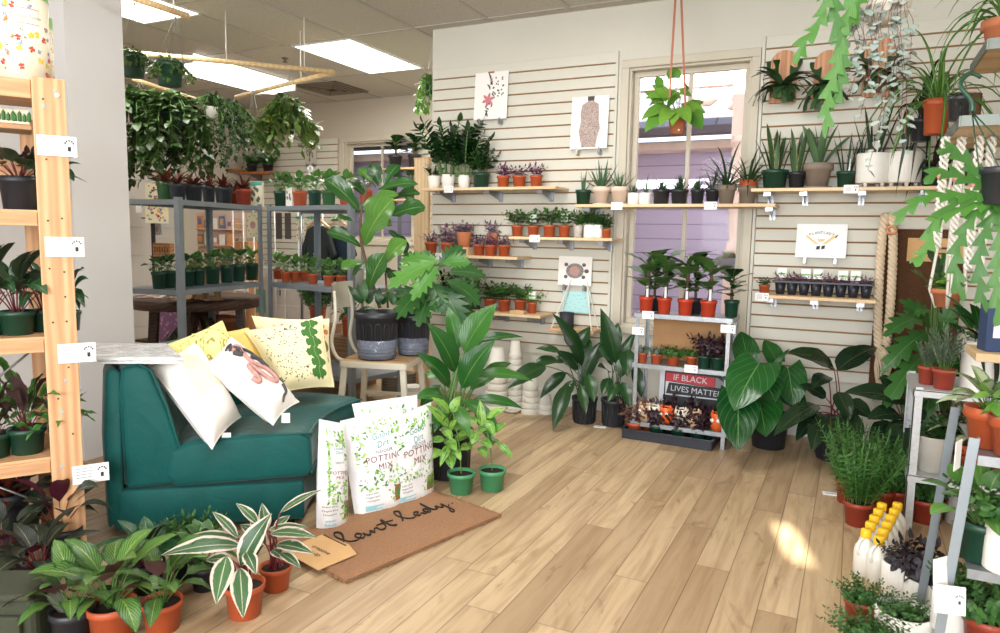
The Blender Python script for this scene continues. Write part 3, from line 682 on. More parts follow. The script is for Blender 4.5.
STR = [[(.235, .275), (.27, .33), (.285, .375), (.27, .39), (.255, .35), (.262, .285), (.285, .268)],
 [(.285, .268), (.30, .275), (.325, .30), (.318, .318), (.30, .30), (.31, .27), (.33, .285), (.335, .305), (.335, .28), (.345, .27)],
 [(.345, .27), (.358, .29), (.366, .305), (.366, .275), (.38, .30), (.395, .308), (.395, .28), (.41, .275)],
 [(.41, .275), (.43, .30), (.45, .36), (.445, .31), (.445, .28), (.462, .27)], [(.41, .327), (.445, .327), (.478, .32)],
 [(.50, .285), (.53, .34), (.545, .375), (.53, .385), (.515, .34), (.525, .29), (.545, .275)],
 [(.545, .275), (.57, .29), (.59, .308), (.58, .318), (.565, .30), (.572, .275), (.592, .29), (.60, .275), (.612, .275)],
 [(.612, .275), (.635, .305), (.62, .315), (.612, .295), (.622, .272), (.64, .30), (.652, .375), (.645, .31), (.648, .28), (.662, .275)],
 [(.662, .275), (.675, .305), (.678, .28), (.69, .272), (.705, .305), (.70, .26), (.695, .21), (.68, .20), (.685, .225), (.72, .275)], [(.738, .274), (.742, .276)]]
m = MB()
for s_ in STR:
    pth = bez([((x - .10) * mw_ / .70, (.235 + (y - .29) * .95) * mh_ / .45, .0212) for x, y in s_], 6); m.tube([fm @ p for p in pth], .0042, 6, flat_=.6)
m.build('lettering', flat('mat_black', (34, 30, 26), .95), t)
m = MB(); CARD = flat('kraft_card', (206, 164, 112), .75)
for z in (.024,): m.prism([(-.035, .11), (.135, .115), (.165, .20), (.155, .35), (-.035, .345)], z, z + .002, T=fm)
m.build('kraft_tag', CARD, t)
m = MB(); m.tube([fm @ V(p) for p in ((.15, .20, .028), (.15, .34, .028))], .003, 5); m.build('string', flat('string', (120, 90, 60), .9), t)
vs, fs = flat_text('creative\nco-op', .032); m = MB(); R_ = M.Rotation(-PI / 2, 4, 'Z'); m.add([fm @ (V((.05, .235, .0268)) + (R_ @ V(p))) for p in vs], fs); m.build('lettering', INK, t)
# --- slat-wall shelves
CARDS = []
def card(parent, p, w=.07, h=.045, tilt=.15, rzv=0., ink=True):
    """white price card hooked on an edge"""
    p = V(p); m = MB(); R_ = rz(rzv) @ M.Rotation(-tilt, 3, 'X'); m.box(p, (w, .0015, h), R_)
    o = m.build('price_card', PAPER, parent)
    if ink:
        q = MB()
        for i, (x, z, l) in enumerate(((-.012, .011, .022), (-.012, .004, .03), (-.012, -.003, .026), (-.012, -.009, .028))): q.box(p + R_ @ V((x * w / .07, -.0013, z * h / .045)), (l * w / .07, .0006, .0018), R_)
        q.build('lettering', GREYINK, o)
        q = MB(); c0 = p + R_ @ V((w * .3, -.0014, 0))
        for k in range(5): a = .5 + k * .55; q.box(c0 + R_ @ V((math.cos(a) * .009, 0, .006 + math.sin(a) * .007)), (.003, .0006, .004), R_)
        q.box(c0 + R_ @ V((0, 0, -.004)), (.006, .0006, .009), R_); q.build('plant_logo', INK, o)
    return o
def wall_shelf(label, x0, x1, z, yf=4.44, brackets=(.12, .5, .88), cards=(), th=.019, mat=None, yb=4.692):
    root = thing('wall_shelf', label, 'shelf', ((x0 + x1) / 2, yb, z), 0, 'pine shelves on the slat wall'); w = x1 - x0; d = yb - yf
    m = MB(); m.box((0, -d / 2, -th / 2), (w, d, th)); m.build('board', mat or PINEP(0), root, .002)
    for b in brackets:
        x = (b - .5) * w; m = MB(); m.prism([(0, 0), (-d * .92, 0), (-d * .92, -.012), (0, -.07)], -.0015, .0015, T=M(((0, 0, 1, x), (1, 0, 0, 0), (0, 1, 0, -th), (0, 0, 0, 1))))
        m.box((x, -d * .45, -th - .001), (.03, d * .9, .002)); m.box((x, -d * .9, -th - .012), (.04, .003, .026)); m.box((x, -.003, -th - .035), (.032, .006, .07)); m.build('bracket', CHROME, root)
    for cpx in cards:
        cx = at(cpx[0], cpx[1], yf).x - (x0 + x1) / 2; card(root, (cx, -d - .004, -.012), .075, .048)
    return root
SHZ = dict(A=1.533, B=1.197, C=1.057, DL=.664, W=1.413, R=1.501, T=.884)
wall_shelf('pine wall shelf highest beside the wood corner board', -2.84, -1.795, SHZ['A'], cards=((449, 182),))
wall_shelf('pine wall shelf of leafy pots below the figure print', -2.13, -1.395, SHZ['B'], cards=((535, 232),))
wall_shelf('pine wall shelf holding purple plants and an upright board', -2.72, -2.065, SHZ['C'], cards=((440, 250),))
wall_shelf('lowest pine wall shelf beside the wood corner board', -2.62, -1.88, SHZ['DL'], cards=((467, 312),))
wall_shelf('long pine shelf running across the tall window', -1.655, -.425, SHZ['W'], brackets=(.06, .97), cards=((617, 204), (711, 201)))
wall_shelf('pine wall shelf of snake plants beside the tall window', -.565, 1.2, SHZ['R'], brackets=(.05, .16, .33, .5, .7), cards=((851, 190), ))
wall_shelf('low pine wall shelf holding the black seedling tray', -.50, .125, SHZ['T'], yf=4.40, cards=((762, 295),))
# hanging rope shelf
t = thing('rope_shelf', 'small pine shelf hung on white ropes below the turtle print', 'shelf', (-1.69, 4.60, .578))
m = MB(); m.box((0, 0, -.011), (.33, .17, .022)); m.build('board', PINE(0), t, .002)
for sx in (-1, 1):
    m = MB()
    for sy in (-1, 1): m.tube([(sx * .145, sy * .07, -.03), (sx * .145, sy * .07, 0), (sx * .06, .05, .32), (sx * .045, .08, .37)], .0045, 6)
    m.build('rope', flat('rope_white', (232, 228, 218), .9), t)
t = thing('black_cup', 'matte black cup standing on the hanging rope shelf', 'cup', (-1.745, 4.585, .578)); m = MB(); m.lathe([(.044, 0), (.05, .004), (.05, .104), (.046, .104), (.045, .012), (0, .01)], 28); m.build('body', flat('matte_black', (44, 46, 52), .6), t); m = MB(); m.lathe([(.051, .100), (.052, .107), (.046, .107), (.045, .1)], 28, close=False); m.build('rim', flat('matte_black', (44, 46, 52), .6), t)
# wood board at the wall corner
t = thing('corner_board', 'tall light wood board standing at the slat wall corner', 'board', (-2.995, 4.70, 0)); m = MB(); m.box((0, 0, .89), (.13, .035, 1.77)); m.build('panel', PINEP(2), t, .003)
m = MB(); m.box((0, .0, 1.775), (.136, .04, .012)); m.box((0, -.02, .06), (.13, .008, .12)); m.build('edging', PINE(2), t)
# --- prints on the wall
def hooks(root, xs, z, y=.02):
    for x in xs: m = MB(); m.box((x, y * .5, z - .022), (.016, .05, .03)); m.box((x, -.012, z - .004), (.01, .004, .02)); m.build('hook', CHROME, root)
def sheet(name, label, cx, cz, w, h, y=4.665, tilt=.07, mat=None, cat='print', th=.004, hk=True, roll=0.):
    root = thing(name, label, cat, (cx, y, cz)); root.rotation_euler = (-tilt, roll, 0)
    m = MB(); m.box((0, 0, 0), (w, th, h)); m.build('sheet', mat or flat('print_paper', (240, 236, 232), .7, var=.01), root)
    if hk: hooks(root, (-w * .3, w * .3), -h / 2)
    return root
def dec(root, name, polys, mat, off=.0032):
    m = MB()
    for p in polys: m.add([(x, -off, z) for x, z in p], [tuple(range(len(p)))])
    return m.build(name, mat, root)
def lf(x, z, L_, w, a): c, s = math.cos(a), math.sin(a); return [(x + c * L_ * p - s * w * q, z + s * L_ * p + c * w * q) for p, q in ((0, 0), (.25, .4), (.6, .45), (1, 0), (.6, -.45), (.25, -.4))]
def disc(x, z, r, n=20, rx=1.): return [(x + math.cos(2 * PI * k / n) * r * rx, z + math.sin(2 * PI * k / n) * r) for k in range(n)]
rr = random.Random(8)
s = sheet('flower_print', 'white print of a pink flower sprig on the upper slat wall', -2.40, 2.195, .265, .335)
dec(s, 'flower_motif', [lf(-.02, -.03, .055, .026, k * 1.047 + .3) for k in range(6)], flat('print_rose', (206, 128, 134), .8))
dec(s, 'stem_motif', [lf(-.015 + rr.uniform(-.02, .02), -.05 - .012 * k, .03, .012, rr.uniform(0, 6)) for k in range(9)] + [lf(.0 + .1 * rr.random(), .0 + rr.uniform(-.01, .13), .016, .012, rr.uniform(0, 6)) for k in range(26)] + [lf(-.01, .04 + .012 * k, .03, .012, rr.uniform(.6, 2.6)) for k in range(9)], flat('print_dark', (84, 70, 76), .8))
dec(s, 'clip', [[(-.03, .158), (.02, .158), (.02, .17), (-.03, .17)]], flat('clip_brown', (150, 100, 76), .6))
s = sheet('figure_print', 'grey print of a speckled headless dress figure near the window', -1.652, 1.967, .262, .35)
def speck(name, a, b, sc):
    g = G(name); v = g.n('ShaderNodeTexVoronoi'); v.inputs['Scale'].default_value = sc; g.L.new(g.obj(), v.inputs['Vector']); return g.out(g.mix(g.step(v.outputs['Distance'], .25, .5), srgb(*a), srgb(*b)), .8)
s.children[0].data.materials[0] = speck('print_ivory_pattern', (226, 222, 208), (198, 190, 176), 80.)
fig = [(-.012, .17), (-.02, .14), (-.065, .12), (-.075, .06), (-.07, -.0), (-.085, -.06), (-.07, -.11), (-.055, -.165), (.06, -.165), (.07, -.10), (.09, -.04), (.075, .02), (.075, .06), (.07, .12), (.03, .14), (.022, .17)]
fig = [(x * .86, z) for x, z in fig]; dec(s, 'figure_motif', [fig], speck('print_brown_speckle', (92, 70, 68), (186, 168, 160), 150.), .004); dec(s, 'neck_motif', [[(-.018, .145), (.026, .145), (.03, .174), (-.02, .174)]], flat('print_dark', (84, 70, 76), .8), .0045)
s = sheet('turtle_print', 'white print of a patterned turtle above the rope shelf', -1.724, .968, .245, .20)
dec(s, 'shell_motif', [disc(0, .0, .052, 24, 1.25)], speck('print_black_speckle', (40, 38, 40), (150, 146, 146), 150.), .0032)
dec(s, 'centre_motif', [disc(0, 0, .033, 20, 1.15)], flat('print_dusty_pink', (196, 152, 142), .8, var=.2, nscale=80), .0038)
dec(s, 'limb_motif', [disc(sx * .065, sz * .042, .013, 12, 1.1) for sx in (-1, 1) for sz in (-1, 1)] + [disc(.085, .0, .014, 12, 1.3)], flat('print_grey_pink', (110, 92, 92), .8), .0034)
s = sheet('blue_card', 'pale turquoise card with faint gold writing under the turtle print', -1.71, .752, .205, .145, 4.672, .03, flat('turquoise_card', (176, 222, 224), .7, var=.02), 'card', hk=False)
dec(s, 'lettering', [lf(rr.uniform(-.08, .07), rr.uniform(-.05, .05), .018, .004, rr.uniform(-.4, .4)) for k in range(22)], flat('gold_ink', (176, 172, 120), .5))
s = sheet('plant_lady_print', 'white drawing with PLANTLADY lettering over the seedling tray', -.18, 1.203, .275, .20, 4.66, .10, flat('print_white', (246, 246, 248), .7, var=.005))
for i, ch in enumerate('PLANTLADY'):
    a = (i - 4) / 4.; text('lettering', ch, .022, INK, s, (a * .062, -.0035, .048 - .012 * a * a), (PI / 2, a * .28, 0), .0002)
dec(s, 'arm_motif', [[(-.012, -.02), (-.03, -.02), (-.08, .02), (-.085, .036), (-.07, .028)], [(.008, -.02), (.026, -.02), (.075, .02), (.08, .034), (.06, .03)], [(-.022, .012), (.022, .012), (.012, -.006), (-.012, -.006)]], flat('print_sand', (232, 206, 150), .8), .0032)
dec(s, 'block_motif', [[(-.026, -.052), (-.022, -.032), (-.003, -.030), (-.006, -.051)], [(.002, -.050), (.006, -.029), (.024, -.027), (.021, -.047)], [(.072, .02), (.085, .038), (.09, .034), (.078, .016)]], INK, .0034)
# --- zinc plant stand before the window
t = thing('plant_stand', 'zinc three-tier plant stand before the tall window', 'stand', (-.868, 4.28, 0))
for sx in (-1, 1):
    for sy in (-1, 1):
        m = MB(); x, y = sx * .262, sy * .125; m.box((x, y, .372), (.022, .004, .745)); m.box((x + sx * .009, y - sy * .011, .372), (.004, .022, .745)); m.build('leg', ZINC, t)
for z in (.757, .455, .10):
    m = MB(); m.box((0, 0, z - .003), (.56, .27, .006)); m.box((0, -.135, z - .012), (.56, .004, .026)); m.box((0, .135, z - .012), (.56, .004, .026)); m.box((-.28, 0, z - .012), (.004, .27, .026)); m.box((.28, 0, z - .012), (.004, .27, .026)); m.build('shelf', ZINC, t)
def sc_at(px, py, Y): p = at(px, py, Y); return p - V(t.location)
card(t, sc_at(648, 315, 4.135), .07, .045, 0); card(t, sc_at(638, 331, 4.135), .07, .045, 0); card(t, sc_at(728, 329, 4.135), .08, .045, 0); card(t, sc_at(691, 369, 4.125), .075, .045, 0)
t = thing('brown_box', 'plain brown cardboard sheet leaning behind the zinc plant stand', 'cardboard', (-.86, 4.392, .457)); m = MB(); m.box((0, 0, .135), (.46, .02, .27)); m.build('panel', flat('cardboard', (176, 134, 92), .85), t, .003)
m = MB(); m.box((0, -.0105, .255), (.46, .003, .04)); m.build('flap', flat('cardboard', (176, 134, 92), .85), t)
# yard sign
t = thing('protest_sign', 'round-topped IF BLACK LIVES MATTER sign behind the seedling tray', 'sign', (-.83, 4.448, .12)); t.rotation_euler = (-.08, 0, 0)
def arch(w, h, k, b=0.): return [(-w, b), (w, b), (w, h * .72), (w * .88, h * .90), (w * .6, h * .985), (0, h), (-w * .6, h * .995), (-w * .9, h * .97), (-w, h * .93)]
m = MB(); m.prism(arch(.225, .275, 0), -.006, .0, T=M(((1, 0, 0, 0), (0, 0, -1, 0), (0, 1, 0, 0), (0, 0, 0, 1)))); m.build('board', flat('sign_white', (214, 216, 224), .5, var=.02), t)
def dz(name, poly, mat, off): dec(t, name, [poly], mat, off)
dz('border', [(x * .86, z * .96 + .004) for x, z in arch(.225, .275, 0)], INK, .0012 + .006)
dz('red_band', [(-.185, .188), (.115, .176), (.115, .238), (-.185, .244)], flat('sign_red', (196, 34, 44), .5), .0085)
dz('grey_patch', [(.118, .176), (.178, .172), (.165, .215), (.135, .235), (.118, .236)], GREYINK, .0085)
dz('white_band', [(-.185, .10), (.183, .10), (.183, .166), (-.185, .186)], flat('sign_white', (214, 216, 224), .5, var=.02), .0085); dz('black_band', [(-.18, .108), (.181, .108), (.181, .168), (-.165, .180)], INK, .0092)
WT = flat('sign_white', (214, 216, 224), .5, var=.02)
text('lettering', 'IF BLACK', .052, WT, t, (-.035, -.0095, .211), (PI / 2, .025, 0), .0004); text('lettering', 'LIVES MATTER', .050, WT, t, (.005, -.0100, .140), (PI / 2, .03, 0), .0004)
# --- pine rack of shelves close by, seen square on
LD = V((.5, .866, 0)); LB = V((-.866, .5, 0)); LP = V((-2.487, 1.55, 0))
t = thing('pine_rack', 'tall open pine shelving rack crowded with potted plants beside the sofa', 'shelving', (0, 0, 0))
LDIR = wood('pine_rack_board', (212, 168, 126), (186, 136, 94), 0, .55)
def rbox(c, d, mat=None, name='post', bev=.003):
    """box whose x runs along the rack front, y to its back"""
    root = MB(); root.box((0, 0, 0), d); o = root.build(name, mat or LDIR, t, bev); p = LP + LD * c[0] + LB * c[1] + V((0, 0, c[2])); o.matrix_basis = frame_of(p, LD, LB); return o
RP = wood('pine_rack_post', (216, 172, 130), (186, 134, 92), 2, .55)
PT = V((-2.474, 1.565, 1.693)) 
lean = -.005
post = rbox((-.0, -.012, .845), (.098, .022, 1.70), RP)
m = MB()
for z in (1.63, 1.5, 1.42, 1.22, 1.05, .95, .86, .70, .60, .46, .40, .28, .18):
    for x in (-.02, .02):
        if rr.random() < .75: m.box((x + rr.uniform(-.004, .004), -.0118, z - .845 + rr.uniform(-.01, .01)), (.006, .002, .006))
m.build('nail', flat('nail_dark', (84, 62, 44), .6), post)
m = MB()
for z in (1.655, 1.6, 1.13, .77, .66, .55, .35): m.box((rr.uniform(-.02, .02), -.0118, z - .845), (.007, .002, .008))
m.build('paint_mark', flat('mark_blue', (128, 186, 214), .6), post)
m = MB(); m.tube([(.024, -.0115, 1.64 - .845), (.024, -.0145, 1.64 - .845)], .008, 12); m.tube([(.014, -.0115, 1.13 - .845), (.014, -.0145, 1.13 - .845)], .007, 12); m.build('round_sticker', PAPER, post)
for x in (-1.1,): rbox((x, -.012, .845), (.098, .022, 1.70), RP)
for x in (-.05, -.62, -1.1): rbox((x, .36, .80), (.075, .022, 1.6), RP)
RZ = dict(top=1.686, s1=1.254, s2=.817, s3=.386)
for k, z in RZ.items():
    th = .045 if k == 'top' else .022
    rbox((-.60, .17, z - th / 2), (1.15, .34, th), None, 'shelf')
    rbox((-.60, .0, z - .032), (1.10, .02, .062 if k == 'top' else .045), None, 'rail')
rbox((-.60, .22, 1.545), (1.1, .16, .018), None, 'shelf'); rbox((-.60, .20, 1.40), (1.1, .02, .08), None, 'rail')
m = MB()
for a, b in (((-.05, .02, .80), (-.5, .1, .40)), ((-.03, .02, .18), (-.35, .1, .37)), ((-.36, .1, .80), (-.6, .1, .6))): m.tube([LP + LD * a[0] + LB * a[1] + V((0, 0, a[2])), LP + LD * b[0] + LB * b[1] + V((0, 0, b[2]))], .004, 6)
m.build('brace_rod', CHROME, t)
for px, py in ((57, 146), (65, 247), (78, 355), (93, 481)):
    zz = at(px, py, 1.55); p = LP + LD * ((V((zz.x, zz.y, 0)) - LP).dot(LD)) + LB * -.028 + V((0, 0, zz.z)); m = MB(); m.box((0, 0, 0), (.116, .0015, .068)); o = m.build('price_card', PAPER, t); o.matrix_basis = frame_of(p, LD, LB)
    q = MB()
    for i in range(4): q.box((-.02, -.0013, .022 - .011 * i), (.05, .0006, .0025))
    q.build('lettering', GREYINK, o)
    q = MB()
    for k in range(5): a = .3 + k * .63; q.box((.036 + math.cos(a) * .013, -.0013, .008 + math.sin(a) * .012), (.005, .0006, .006))
    q.box((.036, -.0013, -.008), (.010, .0006, .016)); q.build('plant_logo', INK, o)
# --- galvanised shelving round the sofa corner
def steel_unit(label, p0, p1, back, zs, h):
    p0, p1, back = V((p0[0], p0[1], 0)), V((p1[0], p1[1], 0)), V((back[0], back[1], 0))
    t = thing('steel_shelving', label, 'shelving', tuple(p0), 0, 'galvanised shelving in the next room'); d = (p1 - p0).normalized(); b = back.normalized()
    for e in (V((0, 0, 0)), p1 - p0):
        for s_ in (V((0, 0, 0)), back):
            q = e + s_; sx = 1 if e.length == 0 else -1; sy = 1 if s_.length == 0 else -1
            m = MB(); a0, a1 = q, q + V((0, 0, h)); m.bar(a0 + d * sx * .018, a1 + d * sx * .018, .036, .003, up=b); m.bar(a0 + b * sy * .018, a1 + b * sy * .018, .036, .003, up=d); m.build('upright', STEEL, t)
    for z in zs:
        m = MB(); L_ = (p1 - p0).length; W_ = back.length
        T = frame_of((p1 - p0) / 2 + back / 2 + V((0, 0, z)), d, b)
        k = MB(); k.box((0, 0, -.002), (L_, W_, .004)); k.box((0, -W_ / 2, -.016), (L_, .003, .032)); k.box((0, W_ / 2, -.016), (L_, .003, .032)); k.box((-L_ / 2, 0, -.016), (.003, W_, .032)); k.box((L_ / 2, 0, -.016), (.003, W_, .032))
        o = k.build('shelf', STEEL, t); o.matrix_basis = T
    return t
U1A, U1B, U2B = V((-3.735, 3.095, 0)), V((-3.93, 3.98, 0)), V((-2.975, 3.80, 0))
MZ = (1.385, .825, .22)
su = steel_unit('grey steel shelving unit standing nearer the partition wall behind the sofa', U1A, U1B, (-.44, -.097), MZ, 1.40)
card(su, at(139, 207, 3.2) - U1A, .06, .07, 0, 0, False)
su2 = steel_unit('grey steel shelving unit standing behind the fiddle-leaf tree chair', U1B + V((.03, .02, 0)), U2B, (.10, .44), MZ, 1.40)
for px, py in ((398, 183),): pass
# --- metal chair holding two big pots
t = thing('metal_chair', 'white metal industrial chair with wood seat carrying two nursery pots', 'chair', (-2.50, 3.50, 0), math.atan2(.53, .85) - .28)
CW = flat('cream_metal', (214, 208, 190), .4)
m = MB(); m.box((0, 0, .458), (.40, .38, .014)); m.build('seat', wood('chair_seat', (196, 160, 116), (150, 112, 76), 0, .45), t, .02, seg=4)
m = MB(); m.box((0, -.188, .44), (.39, .008, .036)); m.box((0, .188, .44), (.39, .008, .036)); m.box((.198, 0, .44), (.008, .37, .036)); m.box((-.198, 0, .44), (.008, .37, .036)); m.build('apron', CW, t, .003)
for sx in (-1, 1):
    for sy in (-1, 1): m = MB(); m.bar((sx * .175, sy * .165, .45), (sx * .215, sy * .20, 0), .034, .028, up=V((0, 1, 0))); m.build('leg', CW, t, .004)
m = MB()
for sy in (-1, 1): m.bar((-.20, sy * .17, .2), (.20, sy * .17, .2), .012, .02)
m.build('stretcher', CW, t)
for sy in (-1, 1):
    m = MB(); m.tube(bez([(-.17, sy * .13, .45), (-.235, sy * .14, .47), (-.27, sy * .14, .56), (-.25, sy * .13, .70), (-.262, sy * .12, .86)], 6), .011, 8); m.build('back_tube', CW, t)
m = MB(); m.grid(lambda u, v: V((-.262 - .03 * (1 - (2 * u - 1) ** 2), -.155 + .31 * u, .745 + .16 * v)), 12, 2); m.grid(lambda u, v: V((-.254 - .03 * (1 - (2 * u - 1) ** 2), -.155 + .31 * u, .745 + .16 * v)), 12, 2); m.build('backrest', CW, t)
# ------------------------------------------------------------------ plants
R_ = random.Random
STEMG = flat('stem_green', (84, 120, 54), .5); STEMB = flat('stem_brown', (96, 74, 56), .8, var=.2, nscale=80, bump=.4); STEMR = flat('stem_red', (104, 34, 44), .45); STEMD = flat('stem_dark', (52, 70, 40), .5)
SOIL = flat('potting_soil', (44, 33, 26), .95, var=.3, nscale=90, bump=1.)
LM = dict(
 zz=leafmat('leaf_zz', (22, 54, 26), (40, 84, 36), rough=.25),
 jade=leafmat('leaf_jade', (46, 98, 40), (84, 138, 56), rough=.35),
 jaded=leafmat('leaf_jade_dark', (28, 66, 30), (52, 98, 42), rough=.3),
 purp=leafmat('leaf_purple', (104, 34, 96), (160, 64, 138), rib=(170, 130, 160), ribw=.10, margin=(96, 116, 84), mw=.42, back=(110, 30, 90)),
 trad=leafmat('leaf_tradescantia', (104, 44, 92), (150, 120, 146), rib=(88, 40, 80), ribw=.12, margin=(92, 122, 84), mw=.40, back=(120, 36, 96)),
 silv=leafmat('leaf_lilac_silver', (150, 120, 148), (196, 184, 188), rib=(120, 50, 110), ribw=.14, margin=(110, 44, 100), mw=.40),
 dkp=leafmat('leaf_dark_purple', (38, 26, 38), (66, 36, 56), blotch=(52, 66, 44), rib=(120, 40, 90), ribw=.05),
 red=leafmat('leaf_dark_red', (86, 28, 28), (120, 44, 36), margin=(50, 68, 36), mw=.34, rib=(150, 60, 50)),
 pinkg=leafmat('leaf_pink_splash', (92, 70, 56), (136, 92, 80), blotch=(186, 120, 110), margin=(66, 84, 50), mw=.40),
 cala=leafmat('leaf_calathea', (92, 140, 58), (116, 160, 74), rib=(160, 190, 100), ribw=.03, vein=(26, 62, 32), vn=8, vslope=1.1, vw=.26, vs=.9, margin=(42, 92, 42), mw=.38, back=(96, 62, 64), rough=.33),
 pin=leafmat('leaf_pinstripe', (22, 62, 34), (36, 84, 44), rib=(120, 160, 100), ribw=.03, vein=(96, 146, 96), vn=10, vslope=1.2, vw=.10, vs=.7, back=(60, 74, 52), rough=.3),
 rattle=leafmat('leaf_rattlesnake', (86, 150, 62), (104, 166, 74), rib=(50, 90, 42), ribw=.03, band=(26, 66, 34), vn=6, vslope=.9, back=(84, 60, 60)),
 dkcala=leafmat('leaf_dark_calathea', (24, 38, 30), (40, 56, 42), rib=(150, 150, 120), ribw=.03, vein=(110, 120, 90), vn=9, vslope=1.2, vw=.09, vs=.6, back=(84, 26, 46)),
 strom=leafmat('leaf_stromanthe', (40, 84, 48), (66, 110, 62), rib=(206, 214, 170), ribw=.03, vein=(116, 150, 104), vn=8, vslope=1.6, vw=.12, vs=.6, margin=(238, 222, 206), mw=.33, back=(140, 34, 60), rough=.32, bn=4.),
 snake=leafmat('leaf_snake', (44, 78, 48), (62, 96, 56), margin=(172, 178, 96), mw=.40, vein=(110, 136, 96), vn=14, vslope=.1, vw=.12, vs=.5, transl=.03),
 snakeb=leafmat('leaf_snake_banded', (72, 106, 74), (92, 124, 84), margin=(186, 184, 104), mw=.42, vein=(34, 62, 44), vn=12, vslope=.2, vw=.22, vs=.7, transl=.03),
 snakew=leafmat('leaf_snake_silver', (96, 132, 92), (126, 156, 104), margin=(58, 96, 60), mw=.45, transl=.05),
 cyl=leafmat('leaf_cylindrica', (30, 58, 40), (52, 78, 52), vein=(72, 96, 70), vn=9, vslope=0, vw=.14, vs=.5, transl=.02),
 aloe=leafmat('leaf_aloe', (50, 96, 60), (84, 126, 82), transl=.04, blotch=(110, 146, 106), bn=18.),
 haw=leafmat('leaf_haworthia', (36, 72, 44), (56, 92, 54), vein=(120, 146, 110), vn=12, vslope=0, vw=.10, vs=.4, transl=.03),
 drac=leafmat('leaf_dracaena', (34, 70, 38), (56, 96, 48), transl=.08, margin=(84, 116, 70), mw=.42),
 spider=leafmat('leaf_spider', (78, 136, 58), (112, 168, 78), rib=(170, 200, 130), ribw=.08, transl=.25),
 fiddle=leafmat('leaf_fiddle', (44, 98, 38), (92, 146, 56), rib=(146, 178, 96), ribw=.025, vein=(130, 168, 86), vn=6, vslope=1.1, vw=.07, vs=.65, back=(104, 146, 78), rough=.3),
 fiddled=leafmat('leaf_fiddle_dark', (26, 68, 32), (52, 104, 44), rib=(120, 160, 84), ribw=.03, vein=(84, 130, 66), vn=6, vslope=1.1, vw=.06, vs=.55, rough=.26),
 sello=leafmat('leaf_selloum', (40, 92, 44), (70, 126, 56), rib=(110, 156, 90), ribw=.02, rough=.32),
 sellol=leafmat('leaf_selloum_young', (76, 138, 56), (100, 160, 66), rib=(130, 176, 92), ribw=.02, rough=.35),
 spath=leafmat('leaf_spath', (34, 92, 36), (66, 128, 46), rib=(104, 152, 72), ribw=.025, vein=(80, 136, 62), vn=12, vslope=.9, vw=.05, vs=.5, rough=.25),
 aspid=leafmat('leaf_aspidistra', (24, 58, 32), (46, 88, 42), rib=(84, 120, 62), ribw=.02, vein=(40, 80, 42), vn=2, vslope=0, vw=.1, vs=.2, rough=.28),
 ear=leafmat('leaf_elephant_ear', (20, 74, 32), (38, 100, 42), rib=(110, 156, 84), ribw=.018, vein=(96, 154, 82), vn=5, vslope=1.3, vw=.05, vs=.6, rough=.25),
 philo=leafmat('leaf_dark_philodendron', (22, 48, 32), (36, 64, 38), rib=(96, 90, 60), ribw=.02, vein=(40, 74, 46), vn=6, vslope=1., vw=.08, vs=.5, back=(70, 50, 40), rough=.16),
 rub=leafmat('leaf_sapling', (112, 172, 62), (150, 196, 84), rib=(196, 220, 130), ribw=.03, vein=(140, 190, 90), vn=8, vslope=.8, vw=.06, vs=.5, blotch=(74, 138, 54), bn=4., rough=.3),
 pep=leafmat('leaf_round', (70, 126, 54), (106, 156, 72), rib=(140, 180, 100), ribw=.04, rough=.32),
 pepv=leafmat('leaf_round_dark', (36, 84, 44), (76, 124, 64), margin=(140, 170, 96), mw=.42, rough=.3),
 pothos=leafmat('leaf_pothos', (36, 66, 32), (60, 96, 42), blotch=(100, 124, 58), rough=.32),
 ivy=leafmat('leaf_ivy', (34, 66, 34), (60, 96, 44), rough=.4),
 hoya=leafmat('leaf_hoya', (60, 100, 40), (112, 140, 56), tip=(170, 130, 60), rough=.35),
 light=leafmat('leaf_bright', (84, 142, 48), (132, 184, 68), rough=.35, transl=.2),
 fish=leafmat('leaf_fishbone', (62, 118, 46), (88, 146, 60), rough=.35, transl=.18),
 silver=leafmat('leaf_silver_string', (168, 190, 182), (206, 218, 212), margin=(120, 150, 100), mw=.40, rough=.4),
 stag=leafmat('leaf_staghorn', (48, 84, 48), (72, 110, 60), rough=.5),
 lav=leafmat('leaf_greygreen', (96, 118, 100), (136, 150, 132), rough=.6),
 rose=leafmat('leaf_needle', (52, 108, 44), (86, 142, 60), rough=.45),
 herb=leafmat('leaf_herb', (44, 92, 40), (80, 130, 56), rough=.4),
 dkherb=leafmat('leaf_ink', (36, 34, 40), (58, 50, 58), rough=.35),
 white=leafmat('leaf_white_green', (150, 176, 120), (206, 214, 176), margin=(84, 128, 66), mw=.34),
)
